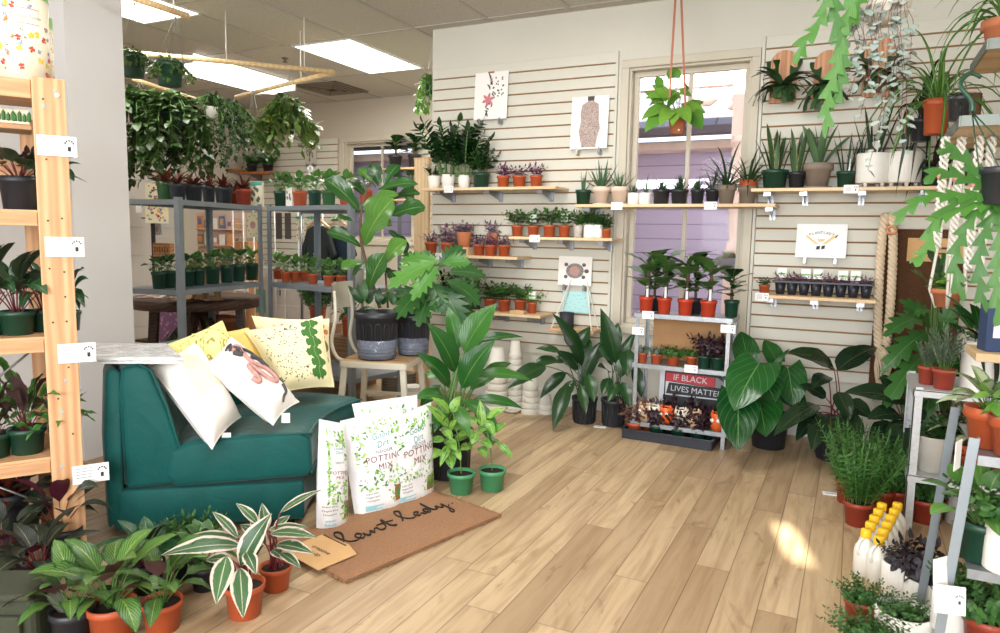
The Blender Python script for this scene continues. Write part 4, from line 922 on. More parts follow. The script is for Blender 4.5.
def rosette(m, r, n, L, W, prof, el0, el1, pet=0., droop=.7, fold=.25, nv=6, nu=2, base=.03, jit=.2, wave=0., lobes=0, sr=.012, spread=1., droop0=0., az0=None):
    a0 = r.uniform(0, 6.3) if az0 is None else az0
    for i in range(n):
        t = i / max(1, n - 1); az = a0 + i * 2.39996 + r.uniform(-.25, .25); el = el0 + (el1 - el0) * t + r.uniform(-.12, .12)
        o = V((math.cos(az), math.sin(az), 0)); k = 1 + r.uniform(-jit, jit)
        p = o * base * (.3 + t)
        if pet:
            pe = el + (PI / 2 - el) * .35; q = p + (o * math.cos(pe) + V((0, 0, 1)) * math.sin(pe)) * pet * k; mid = (p + q) / 2 + V((0, 0, .06 * pet))
            m.tube(bez([p, mid, q], 3), sr, 4, mi=1, r1=sr * .6, cap=False); p = q
        d = o * math.cos(el) + V((0, 0, 1)) * math.sin(el)
        up = V((0, 0, 1)) * math.cos(el) - o * math.sin(el)
        up = (up + V((r.uniform(-.25, .25), r.uniform(-.25, .25), 0)))
        m.leaf(p, d, up, L * k, W * k, prof, droop * r.uniform(.7, 1.3), fold, nv, nu, wave, lobes, (r.random(), r.random()), twist=r.uniform(-.4, .4) if lobes == 0 else 0, droop0=droop0)
def stems(m, r, ns, h, lean, nl, L, W, prof, pair=True, el=.5, droop=.5, fold=.2, t0=.2, nv=4, sr=.012, rad=.12, arch=.3, tip=True, ljit=.3):
    for s in range(ns):
        az = s * 2.39996 + r.uniform(-.4, .4); q = math.sqrt((s + .5) / ns); o = V((math.cos(az), math.sin(az), 0))
        b = o * rad * q; hh = h * r.uniform(.72, 1.); e = b + o * lean * h * q * r.uniform(.6, 1.1) + V((0, 0, hh * (1 - .25 * q * lean)))
        c = (b + e) / 2 + V((0, 0, arch * .3 * hh)) - o * arch * .2 * h * q
        path = [(b * (1 - t) ** 2 + c * 2 * t * (1 - t) + e * t * t) for t in [i / 6 for i in range(7)]]
        m.tube(path, sr, 4, mi=1, r1=sr * .5, cap=False)
        side0 = r.uniform(0, 6.3)
        for k in range(nl):
            t = t0 + (1 - t0) * (k + .5) / nl; p = b * (1 - t) ** 2 + c * 2 * t * (1 - t) + e * t * t; tg = ((c - b) * (1 - t) + (e - c) * t).normalized()
            for sd in ((0, PI) if pair else (0,)):
                a = side0 + (k * (PI / 2 if pair == 2 else .12 if pair else 2.4)) + sd; x = tg.orthogonal().normalized(); y = tg.cross(x); w = x * math.cos(a) + y * math.sin(a)
                d = w * math.cos(el) + tg * math.sin(el); kk = (1 + r.uniform(-ljit, ljit)) * (1 - .35 * t if t > .7 else 1)
                m.leaf(p, d, tg if d.z < .8 else V((0, 0, 1)), L * kk, W * kk, prof, droop * r.uniform(.4, 1.4), fold, nv, 2, rnd=(r.random(), r.random()))
        if tip: m.leaf(path[-1], tg, o, L * .8, W * .8, prof, .2, fold, nv, 2, rnd=(r.random(), r.random()))
def strand(m, r, pts, L, W, prof, gap, sr=.003, droop=.4, fold=.15, nv=3, jit=.3, hang=.5):
    pth = bez(pts, 8); m.tube(pth, sr, 4, mi=1, cap=False); acc = 0; side = 1
    for i in range(1, len(pth)):
        acc += (pth[i] - pth[i - 1]).length
        while acc > gap:
            acc -= gap; side = -side; t = (pth[i] - pth[i - 1]).normalized(); x = t.orthogonal().normalized(); y = t.cross(x); a = r.uniform(0, 6.3)
            d = (x * math.cos(a) + y * math.sin(a)) + t * .3 + V((0, 0, -hang * r.random())); k = 1 + r.uniform(-jit, jit)
            m.leaf(pth[i], d, V((0, -.4, 1)), L * k, W * k, prof, droop, fold, nv, 2, rnd=(r.random(), r.random()))
def hang(m, r, n, Rr, ln, L, W, prof, gap, sr=.003, out=.08, top=.05, minl=.3, **kw):
    """strands spilling over a rim of radius Rr, lengths up to ln (metres)"""
    for s in range(n):
        az = s * 2.39996 + r.uniform(-.3, .3); o = V((math.cos(az), math.sin(az), 0)); l = ln * r.uniform(minl, 1.); w = lambda: V((r.uniform(-.03, .03), r.uniform(-.03, .03), 0))
        strand(m, r, [o * Rr * .2, o * Rr * .8 + V((0, 0, top)), o * (Rr + out * .7), o * (Rr + out) + V((0, 0, -l * .4)) + w(), o * (Rr + out * .9) + V((0, 0, -l * .75)) + w(), o * (Rr + out * r.uniform(.4, 1.2)) + V((0, 0, -l)) + w()], L, W, prof, gap, sr, **kw)
KIND = {}
def kind(name, leaf, stem=None, nvar=3):
    def deco(fn): KIND[name] = (fn, leaf, stem or STEMG, nvar); return fn
    return deco
def K(name, leaf, fn, stem=None, nvar=3): KIND[name] = (fn, leaf, stem or STEMG, nvar)
K('zz', 'zz', lambda m, r: stems(m, r, 8, 1., .45, 9, .2, .115, 'ovate', 1, .7, .3, .2, .2, sr=.018))
K('zzs', 'zz', lambda m, r: stems(m, r, 6, 1., .55, 7, .26, .13, 'ovate', 1, .6, .3, .2, .2))
K('jade', 'jade', lambda m, r: stems(m, r, 13, 1., .6, 5, .27, .17, 'obov', 2, .5, .3, .15))
K('jaded', 'jaded', lambda m, r: stems(m, r, 13, 1., .6, 5, .27, .16, 'obov', 2, .5, .3, .15))
K('purp', 'purp', lambda m, r: stems(m, r, 11, .9, .75, 5, .34, .15, 'lance', False, .4, .6, .3), STEMR)
K('trad', 'trad', lambda m, r: stems(m, r, 12, .85, .95, 6, .34, .14, 'lance', False, .4, .6, .3), STEMR)
K('silv', 'silv', lambda m, r: stems(m, r, 8, .9, .7, 5, .38, .18, 'lance', False, .4, .5, .3), STEMR)
K('dkp', 'dkp', lambda m, r: stems(m, r, 11, 1., .7, 6, .30, .18, 'ovate', 2, .35, .7, .2), STEMR)
K('red', 'red', lambda m, r: rosette(m, r, 26, .75, .16, 'lance', 1.35, .45, 0, .7, .3, 5), STEMR)
K('pinkg', 'pinkg', lambda m, r: stems(m, r, 8, .9, .6, 4, .34, .24, 'ovate', 2, .3, .6, .2), STEMR)
K('herb', 'herb', lambda m, r: stems(m, r, 46, .8, 1.1, 9, .15, .10, 'ovate', 2, .4, .3, .2, .15, 3, .006, .3))
K('dkherb', 'dkherb', lambda m, r: stems(m, r, 16, .9, .9, 6, .34, .24, 'ovate', 2, .3, .8, .3, .15, 4, .01, .2, ), STEMR)
K('rose', 'rose', lambda m, r: stems(m, r, 30, 1., .5, 17, .17, .035, 'lance', 2, .55, .4, .1, .1, 3, .007, .2))
K('lav', 'lav', lambda m, r: stems(m, r, 18, 1., .35, 10, .2, .035, 'lance', 2, .8, .2, .1, .15, 3, .008, .12))
K('cala', 'cala', lambda m, r: rosette(m, r, 17, .62, .33, 'ovate', 1.2, .1, .45, .9, .22, 7, 2, .05, .2, .08, sr=.014), STEMG, 4)
K('pin', 'pin', lambda m, r: rosette(m, r, 18, .55, .30, 'ovate', 1.3, .1, .42, .9, .22, 6, 2, .05), STEMR)
K('rattle', 'rattle', lambda m, r: rosette(m, r, 20, .78, .19, 'lance', 1.4, .25, .25, .9, .2, 9, 2, .05, .2, .35), STEMR)
K('dkcala', 'dkcala', lambda m, r: rosette(m, r, 16, .62, .34, 'ovate', 1.2, .0, .4, .9, .2, 6, 2, .05), STEMR)
K('snake', 'snake', lambda m, r: rosette(m, r, 10, 1., .13, 'blade', 1.55, 1.28, 0, .12, .35, 7, 2, .12, .22), None)
K('snakeb', 'snakeb', lambda m, r: rosette(m, r, 7, 1., .17, 'blade', 1.55, 1.32, 0, .15, .35, 7, 2, .10, .2))
K('snakew', 'snakew', lambda m, r: rosette(m, r, 8, 1., .26, 'blade', 1.5, 1.0, 0, .25, .3, 6, 2, .10, .15))
K('cyl', 'cyl', lambda m, r: rosette(m, r, 9, 1., .075, 'strap', 1.56, 1.2, 0, .05, .7, 5, 2, .14, .25))
K('aloe', 'aloe', lambda m, r: rosette(m, r, 13, .95, .16, 'spike', 1.35, .35, 0, -.3, .5, 6, 2, .08, .2))
K('haw', 'haw', lambda m, r: rosette(m, r, 34, .9, .15, 'spike', 1.5, .55, 0, -.25, .5, 4, 2, .12, .2))
K('aloeup', 'aloe', lambda m, r: rosette(m, r, 5, 1., .17, 'spike', 1.5, 1.05, 0, -.1, .5, 5, 2, .06, .3))
K('drac', 'drac', lambda m, r: rosette(m, r, 32, 1., .07, 'strap', 1.4, .35, 0, .9, .35, 7, 2, .06, .25))
K('dracs', 'drac', lambda m, r: rosette(m, r, 18, 1., .06, 'strap', 1.45, .7, 0, .5, .35, 6, 2, .06, .3))
K('spider', 'spider', lambda m, r: rosette(m, r, 38, 1.2, .06, 'strap', 1.35, .35, 0, 1.7, .3, 9, 2, .05, .3))
def fiddle_young(m, r):
    m.tube(bez([(0, 0, 0), (.02, 0, .4), (0, .02, .85)], 4), .03, 6, mi=1, r1=.018)
    for i in range(9):
        t = .22 + .75 * i / 8; az = i * 2.4 + r.uniform(-.3, .3); el = .62 + .6 * t; o = V((math.cos(az), math.sin(az), 0)); d = o * math.cos(el) + V((0, 0, math.sin(el)))
        m.leaf((0, 0, .85 * t), d, V((0, 0, 1)) * math.cos(el) - o * math.sin(el), .42 * r.uniform(.8, 1.1), .32, 'fiddle', .7, .2, 7, 2, .12, rnd=(r.random(), r.random()))
K('fid', 'fiddle', fiddle_young, STEMB, 4)
K('fidd', 'fiddled', fiddle_young, STEMB, 2)
K('pep', 'pep', lambda m, r: rosette(m, r, 22, .36, .32, 'ovate', 1.3, .0, .5, .6, .15, 5, 2, .06), STEMG, 4)
K('pepv', 'pepv', lambda m, r: rosette(m, r, 20, .36, .31, 'ovate', 1.3, .0, .5, .6, .15, 5, 2, .06), STEMG, 4)
K('fern', 'herb', lambda m, r: rosette(m, r, 18, 1., .3, 'lobed', 1.3, .3, 0, 1., .1, 6, 2, .05, lobes=9))
K('lobed', 'sello', lambda m, r: rosette(m, r, 16, .6, .5, 'lobed', 1.2, .05, .6, .8, .15, 6, 2, .05, lobes=6))
K('whiteg', 'white', lambda m, r: rosette(m, r, 22, .6, .22, 'lance', 1.3, .2, .3, .9, .2, 5, 2, .05))
K('strap', 'philo', lambda m, r: rosette(m, r, 16, 1., .14, 'lance', 1.3, .2, 0, 1.6, .25, 8, 2, .06))
K('green', 'spath', lambda m, r: rosette(m, r, 18, .6, .22, 'lance', 1.35, .2, .45, .9, .2, 6, 2, .05))
K('light', 'light', lambda m, r: stems(m, r, 10, .9, .7, 5, .34, .2, 'ovate', False, .3, .6, .2))
K('crawl', 'jade', lambda m, r: stems(m, r, 26, .7, 1.3, 8, .16, .12, 'round', 2, .3, .4, .1, .1, 3, .008, .2))
K('mat', 'lav', lambda m, r: stems(m, r, 22, .7, 1.2, 7, .17, .12, 'round', 2, .3, .4, .1, .1, 3, .008, .2))
FCACHE = {}
def foliage(kd, seed):
    fn, lf_, st, nvar = KIND[kd]; key = (kd, seed % nvar)
    if key not in FCACHE:
        m = MB(); r = R_(hash_(kd) + key[1] * 77); fn(m, r); me = m.mesh('foliage', [LM[lf_], st])
        rs = sorted(math.hypot(v[0], v[1]) for v in m.v); zs = max(v[2] for v in m.v)
        FCACHE[key] = (me, rs[int(len(rs) * .95)], zs)
    return FCACHE[key]
def hash_(s): return sum((i + 1) * ord(c) for i, c in enumerate(s)) % 9973
BLACKP = flat('pot_black', (38, 40, 46), .42, var=.03); GREENP = flat('pot_dark_green', (24, 62, 46), .4, var=.03); TERRAP = flat('pot_terracotta_plastic', (176, 82, 46), .45, var=.03); LGREEN = flat('pot_mid_green', (70, 140, 96), .4, var=.03)
BRICK = flat('pot_brick_red', (150, 58, 40), .45, var=.03); CLAY = flat('pot_clay', (190, 116, 78), .85, var=.1); PALEC = flat('pot_pale_clay', (226, 204, 186), .8, var=.03); WHITEP = flat('pot_white', (236, 234, 228), .5, var=.02); GREYC = flat('pot_grey_clay', (140, 126, 112), .85, var=.10)
REDP = flat('pot_red_plastic', (194, 64, 36), .4, var=.03); LGREY = flat('pot_light_grey', (180, 176, 168), .7, var=.08, bump=.2); MARBLE = flat('pot_marbled', (196, 190, 180), .5, var=.25, nscale=40); OLIVEP = flat('pot_olive_green', (54, 96, 52), .45, var=.03)
def pot_mesh(kd, R, h):
    m = MB(); t = max(.002, R * .05)
    if kd == 'nursery': pr = [(R * .74, 0), (R * .77, .01 * h), (R * .90, h * .80), (R * .96, h * .81), (R, h * .83), (R, h), (R - t, h), (R * .86, h * .8), (R * .7, h * .2)]
    elif kd == 'clay': pr = [(R * .66, 0), (R * .86, h * .72), (R, h * .73), (R, h), (R - 2 * t, h), (R * .80, h * .7), (R * .6, h * .2)]
    elif kd == 'plain': pr = [(R * .72, 0), (R * .78, .02 * h), (R, h * .97), (R - t * .3, h), (R - 2 * t, h), (R * .85, h * .75), (R * .7, h * .2)]
    elif kd == 'cyl': pr = [(R * .95, 0), (R, .04 * h), (R, h * .97), (R - t, h), (R - 2 * t, h), (R * .9, h * .75), (R * .85, h * .2)]
    elif kd == 'bowl': pr = [(R * .62, 0), (R * .80, .1 * h), (R * .97, h * .6), (R, h), (R - 2 * t, h), (R * .92, h * .75), (R * .6, h * .3)]
    elif kd == 'scallop': pr = [(R * .70, 0), (R * .78, h * .1), (R * .84, h * .5), (R * .88, h * .55), (R * .9, h * .8), (R, h * .86), (R, h), (R - t, h), (R * .86, h * .8), (R * .6, h * .2)]
    m.lathe(pr, 26)
    return m
def pot_parts(root, kd, mat, R, h, soil=.86):
    if kd == 'footed':
        f = h * .14; m = MB(); pr = [(R * .93, f), (R * .98, f + .03 * h), (R, h * .5), (R, h * .97), (R * .97, h), (R * .9, h), (R * .88, h * .8), (R * .8, h * .3)]; m.lathe(pr, 28)
        r = R_(4)
        for k in range(26):
            a = k * .2417
            for z in (.40, .44): m.tube([(math.cos(a) * R, math.sin(a) * R, z * h), (math.cos(a) * (R + .0015), math.sin(a) * (R + .0015), z * h)], R * .025, 5)
        p = m.build('pot', mat, root)
        for k in range(4):
            a = PI / 4 + k * PI / 2; q = MB(); q.lathe([(R * .10, 0), (R * .15, f * 1.3)], 10, (math.cos(a) * R * .72, math.sin(a) * R * .72, 0)); q.build('foot', mat, root)
        a = -1.9; q = MB(); q.bar((math.cos(a) * R * 1.01, math.sin(a) * R * 1.01, h * .97), (math.cos(a) * R * 1.03, math.sin(a) * R * 1.03, h * .66), R * .16, .003, up=V((math.cos(a), math.sin(a), 0))); q.build('leather_tab', flat('tan_leather', (186, 132, 78), .6), root)
    else:
        m = pot_mesh(kd, R, h); p = m.build('pot', mat, root)
    s = MB(); s.lathe([(R * .86, h * soil), (R * .5, h * (soil + .03)), (0, h * (soil + .035))], 16, close=False); s.build('soil', SOIL, root)
    return p
def on(px, Y, z):
    A = CR - CF * ((px - 500) / FOC); return V((-(A.y * Y + A.z * (z - H)) / A.x, Y, z))
def on_line(px, p0, p1, z):
    A = CR - CF * ((px - 500) / FOC); p0 = V((p0[0], p0[1], z)); d = V((p1[0], p1[1], z)) - p0; s = -A.dot(p0 - EYE) / A.dot(d); return p0 + d * s
SEED = [0]
def plant(kd, loc, pot, mat, pw, ph, fh, fw, label, group=None, cat='potted plant', name='potted_plant', seed=None, tagc=None, saucer=False, tilt=0., nudge=(0, 0)):
    """pw, ph, fh, fw: pot width/height and foliage height/width as they measure in photo pixels at that distance"""
    SEED[0] += 1; sd = SEED[0] if seed is None else seed; loc = V(loc); k = mpp(loc); R = pw * k / 2; h = ph * k
    root = thing(name, label, cat, tuple(loc), R_(sd * 31).uniform(0, 6.3) if tilt == 0 else 0, group)
    zb = 0.
    if saucer: q = MB(); q.lathe([(R * .8, 0), (R * .98, .012), (R * .93, .012), (R * .8, .004)], 24); q.build('saucer', mat, root)
    pot_parts(root, pot, mat, R, h)
    me, rm, zm = foliage(kd, sd); o = link('foliage', me, root); s = fw * k / 2 / rm; sz = (fh * k + .14 * h) / zm; o.scale = (s, s, sz); o.location = (nudge[0] * k, nudge[1] * k, h * .86)
    if tagc:
        q = MB(); a = -1.57 - root.rotation_euler.z + .35; c = V((math.cos(a) * R * .72, math.sin(a) * R * .72, h * 1.0)); T = rz(-root.rotation_euler.z)
        for dx in (0,): q.box(c + V((0, 0, .028)), (.014, .0012, .075), T)
        if tagc == 'big': q = MB(); q.box(c + V((0, 0, .05)), (.05, .0015, .055), T)
        b = q.build('plant_tag', PAPER, root)
        if tagc == 'big': q = MB(); q.box(c + T @ V((0, -.0014, .045)), (.042, .0008, .010), T); q.build('tag_stripe', flat('tag_green', (120, 190, 90), .5), b)
    return root
def custom(name, label, loc, build, leaf, stem=None, group=None, cat='potted plant', pot=None):
    """a plant whose foliage is built leaf by leaf in world space around loc"""
    root = thing(name, label, cat, tuple(loc), 0, group); m = MB(); build(m)
    m.v = [tuple(V(p) - V(loc)) for p in m.v]; m.build('foliage', [LM[leaf], stem or STEMG], root)
    if pot: pot_parts(root, *pot)
    return root
def hleaf(m, d0, b, t, wpx, prof='lance', droop=.6, fold=.2, nv=9, nu=4, db=0., dt=0., wave=.06, lobes=0, root=None, sr=.004, r=None, back=.25):
    """leaf from base to tip: photo points at distances d0+db, d0+dt; optional petiole from root"""
    P, Q = atd(b[0], b[1], d0 + db), atd(t[0], t[1], d0 + dt); d = Q - P; L = d.length; d.normalize()
    up = V((0, 0, 1)) + (EYE - P).normalized() * .9; sd = d.cross(up).normalized(); n = sd.cross(d); d2 = d * math.cos(droop / 2) + n * math.sin(droop / 2)
    m.leaf(P, d2, n, L * (1 + droop * droop / 24), wpx * (d0 / FOC), prof, droop, fold, nv, nu, wave, lobes, (random.random(), random.random()), back)
    if root is not None:
        c = (V(root) * .5 + P * .5) + V((0, 0, .15 * (P - V(root)).length)); m.tube(bez([root, c, P], 5), sr, 5, mi=1, r1=sr * .7, cap=False)
random.seed(12)
# ================================================================== hero plants
GF = 'plants crowded on the floor beside the sofa'
# --- fiddle-leaf tree in a black ribbed pot on the chair
def ribbed_pot(root, R, h, arch=True):
    m = MB(); m.lathe([(R * .80, 0), (R * .83, .01), (R * .92, h * .86), (R * .98, h * .87), (R, h * .90), (R, h), (R * .95, h), (R * .9, h * .8), (R * .7, .05)], 36)
    p = m.build('pot', BLACKP, root); q = MB()
    for k in range(14):
        a = k * 2 * PI / 14; c = lambda da, z, rr: V((math.cos(a + da) * rr, math.sin(a + da) * rr, z)); rr_ = lambda z: R * (.83 + .09 * z / h) + .001
        if arch: q.tube(bez([c(-.15, h * .32, rr_(h * .32)), c(-.15, h * .66, rr_(h * .66)), c(-.09, h * .76, rr_(h * .76)), c(.09, h * .76, rr_(h * .76)), c(.15, h * .66, rr_(h * .66)), c(.15, h * .32, rr_(h * .32))], 3), .0035, 4)
        else: q.tube([c(0, h * .08, rr_(h * .08)), c(0, h * .82, rr_(h * .82))], .0035, 4)
    q.build('moulded_rib', BLACKP, p)
    s = MB(); s.lathe([(R * .92, h * .90), (0, h * .92)], 18, close=False); s.build('soil', SOIL, root); return p
def clear_saucer(root, R, h):
    g = MATS.get('clear_saucer')
    if not g:
        q = G('clear_saucer'); g = q.out(srgb(150, 158, 178), .15, trans=.0, alpha=.45); MATS['clear_saucer'] = g
    m = MB(); m.lathe([(R * .9, 0), (R * .98, .01), (R * 1.06, h), (R * 1.03, h), (R * .95, .012)], 36)
    for z in (.25, .42, .6): m.lathe([(R * (.99 + .07 * z), h * z), (R * (1.005 + .07 * z), h * (z + .03)), (R * (.99 + .07 * z), h * (z + .06))], 36, close=False)
    m.build('clear_saucer', g, root)
C0 = on(377, 3.42, .467); d0 = dep(C0)
t = thing('fiddle_leaf_tree', 'fiddle-leaf fig tree in a ribbed black pot on the white chair', 'potted plant', tuple(C0))
Rb = 22.5 * mpp(C0); hb = 47 * mpp(C0); ribbed_pot(t, Rb, hb); clear_saucer(t, Rb * .86, hb * .42)
trk = [atd(x, y, d0 + dd) - C0 for x, y, dd in ((380, 308, 0), (373, 285, .01), (366, 262, 0), (361, 240, -.01), (361, 215, 0), (366, 192, .02), (374, 178, .02))]
m = MB(); m.tube(bez(trk, 5), .0115, 8, r1=.006); m.tube(bez([atd(388, 308, d0 + .05) - C0, atd(386, 280, d0 + .06) - C0, atd(385, 262, d0 + .05) - C0], 5), .007, 8, r1=.005); m.build('trunk', STEMB, t)
FL = [((359, 211), (325, 178), 27, 0, -.1, 1), ((361, 247), (327, 231), 19, 0, -.1, 1), ((363, 262), (341, 268), 15, 0, -.05, 0), ((364, 245), (392, 198), 36, -.02, -.12, 0), ((392, 216), (425, 206), 28, .02, .05, 1), ((362, 206), (398, 194), 17, 0, -.05, 0), ((369, 290), (384, 253), 25, -.02, -.1, 0), ((384, 264), (406, 240), 24, .03, 0, 0), ((379, 186), (372, 163), 16, .02, .02, 1), ((378, 190), (418, 183), 16, .03, .08, 1), ((353, 221), (330, 219), 13, 0, .05, 1), ((366, 196), (346, 182), 15, .05, .15, 1), ((384, 185), (398, 164), 15, .05, .12, 1), ((388, 230), (408, 252), 15, .05, .1, 1), ((366, 215), (392, 225), 16, .05, .1, 0), ((372, 182), (358, 168), 12, 0, .0, 0), ((384, 268), (396, 280), 14, .05, .05, 1), ((370, 262), (352, 275), 14, .05, .1, 1), ((390, 200), (420, 192), 15, .1, .2, 1)]
for nm, sel in (('fiddle', 0), ('fiddled', 1)):
    m = MB(); random.seed(5)
    for b, tp, w_, db, dt, dk in FL:
        if dk == sel: hleaf(m, d0, b, tp, w_, 'fiddle', .7, .22, 10, 4, db, dt, .10)
    m.v = [tuple(V(p) - C0) for p in m.v]; m.build('foliage', [LM[nm], STEMG], t)
m = MB(); r = R_(9)
for i in range(13):
    b = (r.uniform(358, 398), r.uniform(300, 306)); hleaf(m, d0 + r.uniform(-.05, .1), b, (b[0] + r.uniform(-14, 14), b[1] - r.uniform(8, 24)), 8, 'lance', .8, lobes=0)
m.v = [tuple(V(p) - C0) for p in m.v]; m.build('underplanting', [LM['jaded'], STEMG], t)
# --- split-leaf plant beside it
C1 = on(413, 3.66, .467); d1 = dep(C1)
t = thing('split_leaf_plant', 'deeply lobed split-leaf plant in the smaller black pot on the chair', 'potted plant', tuple(C1)); Rb = 18 * mpp(C1); hb = 42 * mpp(C1); ribbed_pot(t, Rb, hb); clear_saucer(t, Rb * .86, hb * .42)
SL = [((436, 262), (388, 288), 28, -.25, -.35, 1), ((440, 262), (400, 262), 26, -.2, -.2, 1), ((442, 264), (470, 262), 26, -.2, -.2, 1), ((438, 266), (412, 300), 24, -.25, -.4, 1),
 ((428, 285), (396, 318), 32, -.1, -.25, 0), ((432, 288), (418, 326), 28, -.1, -.25, 0), ((440, 285), (462, 326), 34, -.1, -.2, 0), ((446, 280), (480, 304), 34, -.05, 0, 0), ((448, 272), (486, 276), 30, 0, .1, 0), ((440, 268), (462, 246), 26, .05, .15, 0), ((425, 275), (404, 252), 24, .05, .1, 0), ((432, 282), (440, 312), 26, -.1, -.2, 0), ((420, 288), (392, 300), 24, 0, 0, 0), ((444, 288), (476, 328), 24, 0, .05, 0), ((430, 275), (425, 250), 22, .1, .1, 0)]
for nm, sel in (('sello', 0), ('sellol', 1)):
    m = MB(); random.seed(6)
    for b, tp, w_, db, dt, dk in SL:
        if dk == sel: hleaf(m, d1, b, tp, w_, 'lobed', .6, .12, 8, 4, db, dt, .0, 6, root=atd(415, 312, d1) if b != 0 else None)
    m.v = [tuple(V(p) - C1) for p in m.v]; m.build('foliage', [LM[nm], STEMG], t)
# --- big glossy plant on the floor in a black tub
C2 = atz(447, 474); d2 = dep(C2)
t = thing('peace_lily', 'large glossy broad-leaved plant in a black tub behind the saplings', 'potted plant', tuple(C2)); ribbed_pot(t, 26 * mpp(C2), 46 * mpp(C2), False)
base = atd(452, 428, d2)
PL = [((464, 352), (496, 303), 30, 0, 0), ((462, 388), (494, 340), 30, -.1, -.15), ((455, 372), (428, 322), 25, 0, -.1), ((450, 388), (417, 352), 21, 0, -.1), ((446, 398), (414, 398), 19, -.05, -.2), ((470, 376), (534, 380), 15, 0, .1), ((472, 400), (524, 408), 14, -.05, 0), ((462, 400), (500, 428), 15, -.1, -.2), ((468, 345), (524, 336), 12, .1, .2), ((438, 408), (412, 440), 15, -.1, -.2), ((476, 410), (494, 446), 14, -.1, -.2), ((458, 350), (448, 306), 18, .1, .15), ((470, 360), (476, 318), 20, .12, .2), ((448, 400), (434, 432), 15, -.15, -.3), ((444, 378), (424, 374), 15, .05, .1), ((470, 390), (500, 372), 16, .05, .15), ((456, 405), (470, 438), 14, -.15, -.3), ((440, 385), (420, 410), 16, .1, .1), ((480, 380), (512, 362), 15, .1, .25)]
m = MB(); random.seed(7)
for b, tp, w_, db, dt in PL: hleaf(m, d2, b, tp, w_, 'lance', .8, .25, 12, 4, db, dt, .05, root=base + V((random.uniform(-.05, .05), random.uniform(-.05, .05), 0)), sr=.007)
m.v = [tuple(V(p) - C2) for p in m.v]; m.build('foliage', [LM['spath'], STEMG], t)
# --- two bright saplings in green pots
def sapling(px, py, leaves, label, ax):
    C = atz(px, py); d = dep(C); t = thing('green_sapling', label, 'potted plant', tuple(C), 0, 'bright saplings in green pots'); k = mpp(C); pot_parts(t, 'nursery', LGREEN, 14 * k, 21 * k)
    m = MB(); random.seed(px); S0 = C + V((0, 0, 19 * k)); S1 = atd(ax[0], ax[1], d); pth = bez([S0, (S0 + S1) / 2 + V((.01, 0, 0)), S1], 6); m.tube(pth, .004, 6, mi=1, r1=.0025)
    for b, tp, w_, dt in leaves:
        B_ = atd(b[0], b[1], d); nr = min(pth, key=lambda q: (q - B_).length); hleaf(m, d, b, tp, w_, 'ovate', .6, .22, 8, 4, 0, dt, .05, root=nr, sr=.002)
    m.v = [tuple(V(p) - C) for p in m.v]; m.build('foliage', [LM['rub'], STEMG], t)
sapling(461, 492, [((452, 412), (460, 396), 11, 0), ((449, 413), (432, 397), 11, -.05), ((448, 427), (427, 405), 13, -.05), ((450, 431), (458, 418), 9, -.04), ((447, 440), (456, 450), 12, -.08), ((448, 452), (452, 469), 13, -.1), ((441, 450), (429, 459), 12, -.05), ((445, 440), (427, 441), 9, 0), ((452, 449), (461, 460), 10, -.06), ((456, 430), (470, 424), 9, .05), ((446, 432), (440, 428), 8, .05), ((455, 440), (468, 436), 9, .05), ((450, 444), (440, 466), 9, -.1), ((444, 430), (452, 440), 10, -.1)], 'bright green leafy sapling in a green pot by the potting mix bags', (452, 408))
sapling(492, 489, [((482, 426), (480, 400), 10, 0), ((487, 418), (505, 408), 10, 0), ((487, 420), (494, 436), 10, -.05), ((494, 432), (506, 423), 9, 0), ((498, 443), (513, 459), 8, -.05), ((473, 430), (455, 438), 9, -.05), ((477, 432), (472, 444), 11, -.08), ((471, 446), (460, 450), 11, -.05), ((482, 440), (491, 448), 10, -.06), ((480, 447), (486, 457), 10, -.1), ((478, 430), (488, 428), 10, 0), ((480, 436), (466, 452), 9, .05), ((486, 444), (500, 440), 9, .05), ((476, 424), (468, 416), 9, .05)], 'bright green leafy sapling in a green pot, farther along from the doormat corner', (483, 415))
# --- two cast-iron plants in black pots
def blades(px, py, pr, ph, L_, label, leafm='aspid', seed=1, stem=None, potm=None, g=None, extra=0, name='cast_iron_plant', prof='lance'):
    C = atz(px, py) if not isinstance(px, V) else px; d = dep(C); k = mpp(C); t = thing(name, label, 'potted plant', tuple(C), 0, g); ribbed_pot(t, pr * k, ph * k, False)
    m = MB(); random.seed(seed); c0 = C + V((0, 0, ph * k * .92))
    for b, tp, w_, db, dt in L_: hleaf(m, d, b, tp, w_, prof, .7, .22, 10, 4, db, dt, .05, root=c0 + V((random.uniform(-.05, .05), random.uniform(-.05, .05), 0)), sr=.004)
    m.v = [tuple(V(p) - C) for p in m.v]; m.build('foliage', [LM[leafm], stem or STEMD], t); return t
blades(584, 422, 13, 26, [((582, 366), (554, 313), 19, 0, -.15), ((580, 384), (602, 340), 18, 0, .05), ((560, 352), (536, 348), 10, 0, 0), ((546, 366), (507, 388), 21, -.05, -.2), ((568, 384), (553, 430), 16, -.1, -.3), ((580, 384), (586, 414), 11, -.1, -.2), ((588, 374), (594, 402), 14, -.1, -.2), ((572, 358), (552, 362), 15, 0, .05), ((576, 352), (590, 326), 15, .05, .1), ((566, 372), (540, 398), 14, 0, -.1), ((572, 348), (566, 322), 14, .05, .05), ((578, 370), (556, 350), 16, .0, 0), ((590, 360), (606, 352), 13, .05, .1), ((574, 380), (560, 405), 12, -.05, -.1), ((558, 360), (530, 366), 14, .05, 0), ((584, 356), (588, 336), 14, .05, .1)], 'dark broad-bladed plant in a black pot by the stacked white pots', seed=3, g='dark bladed plants under the slat wall')
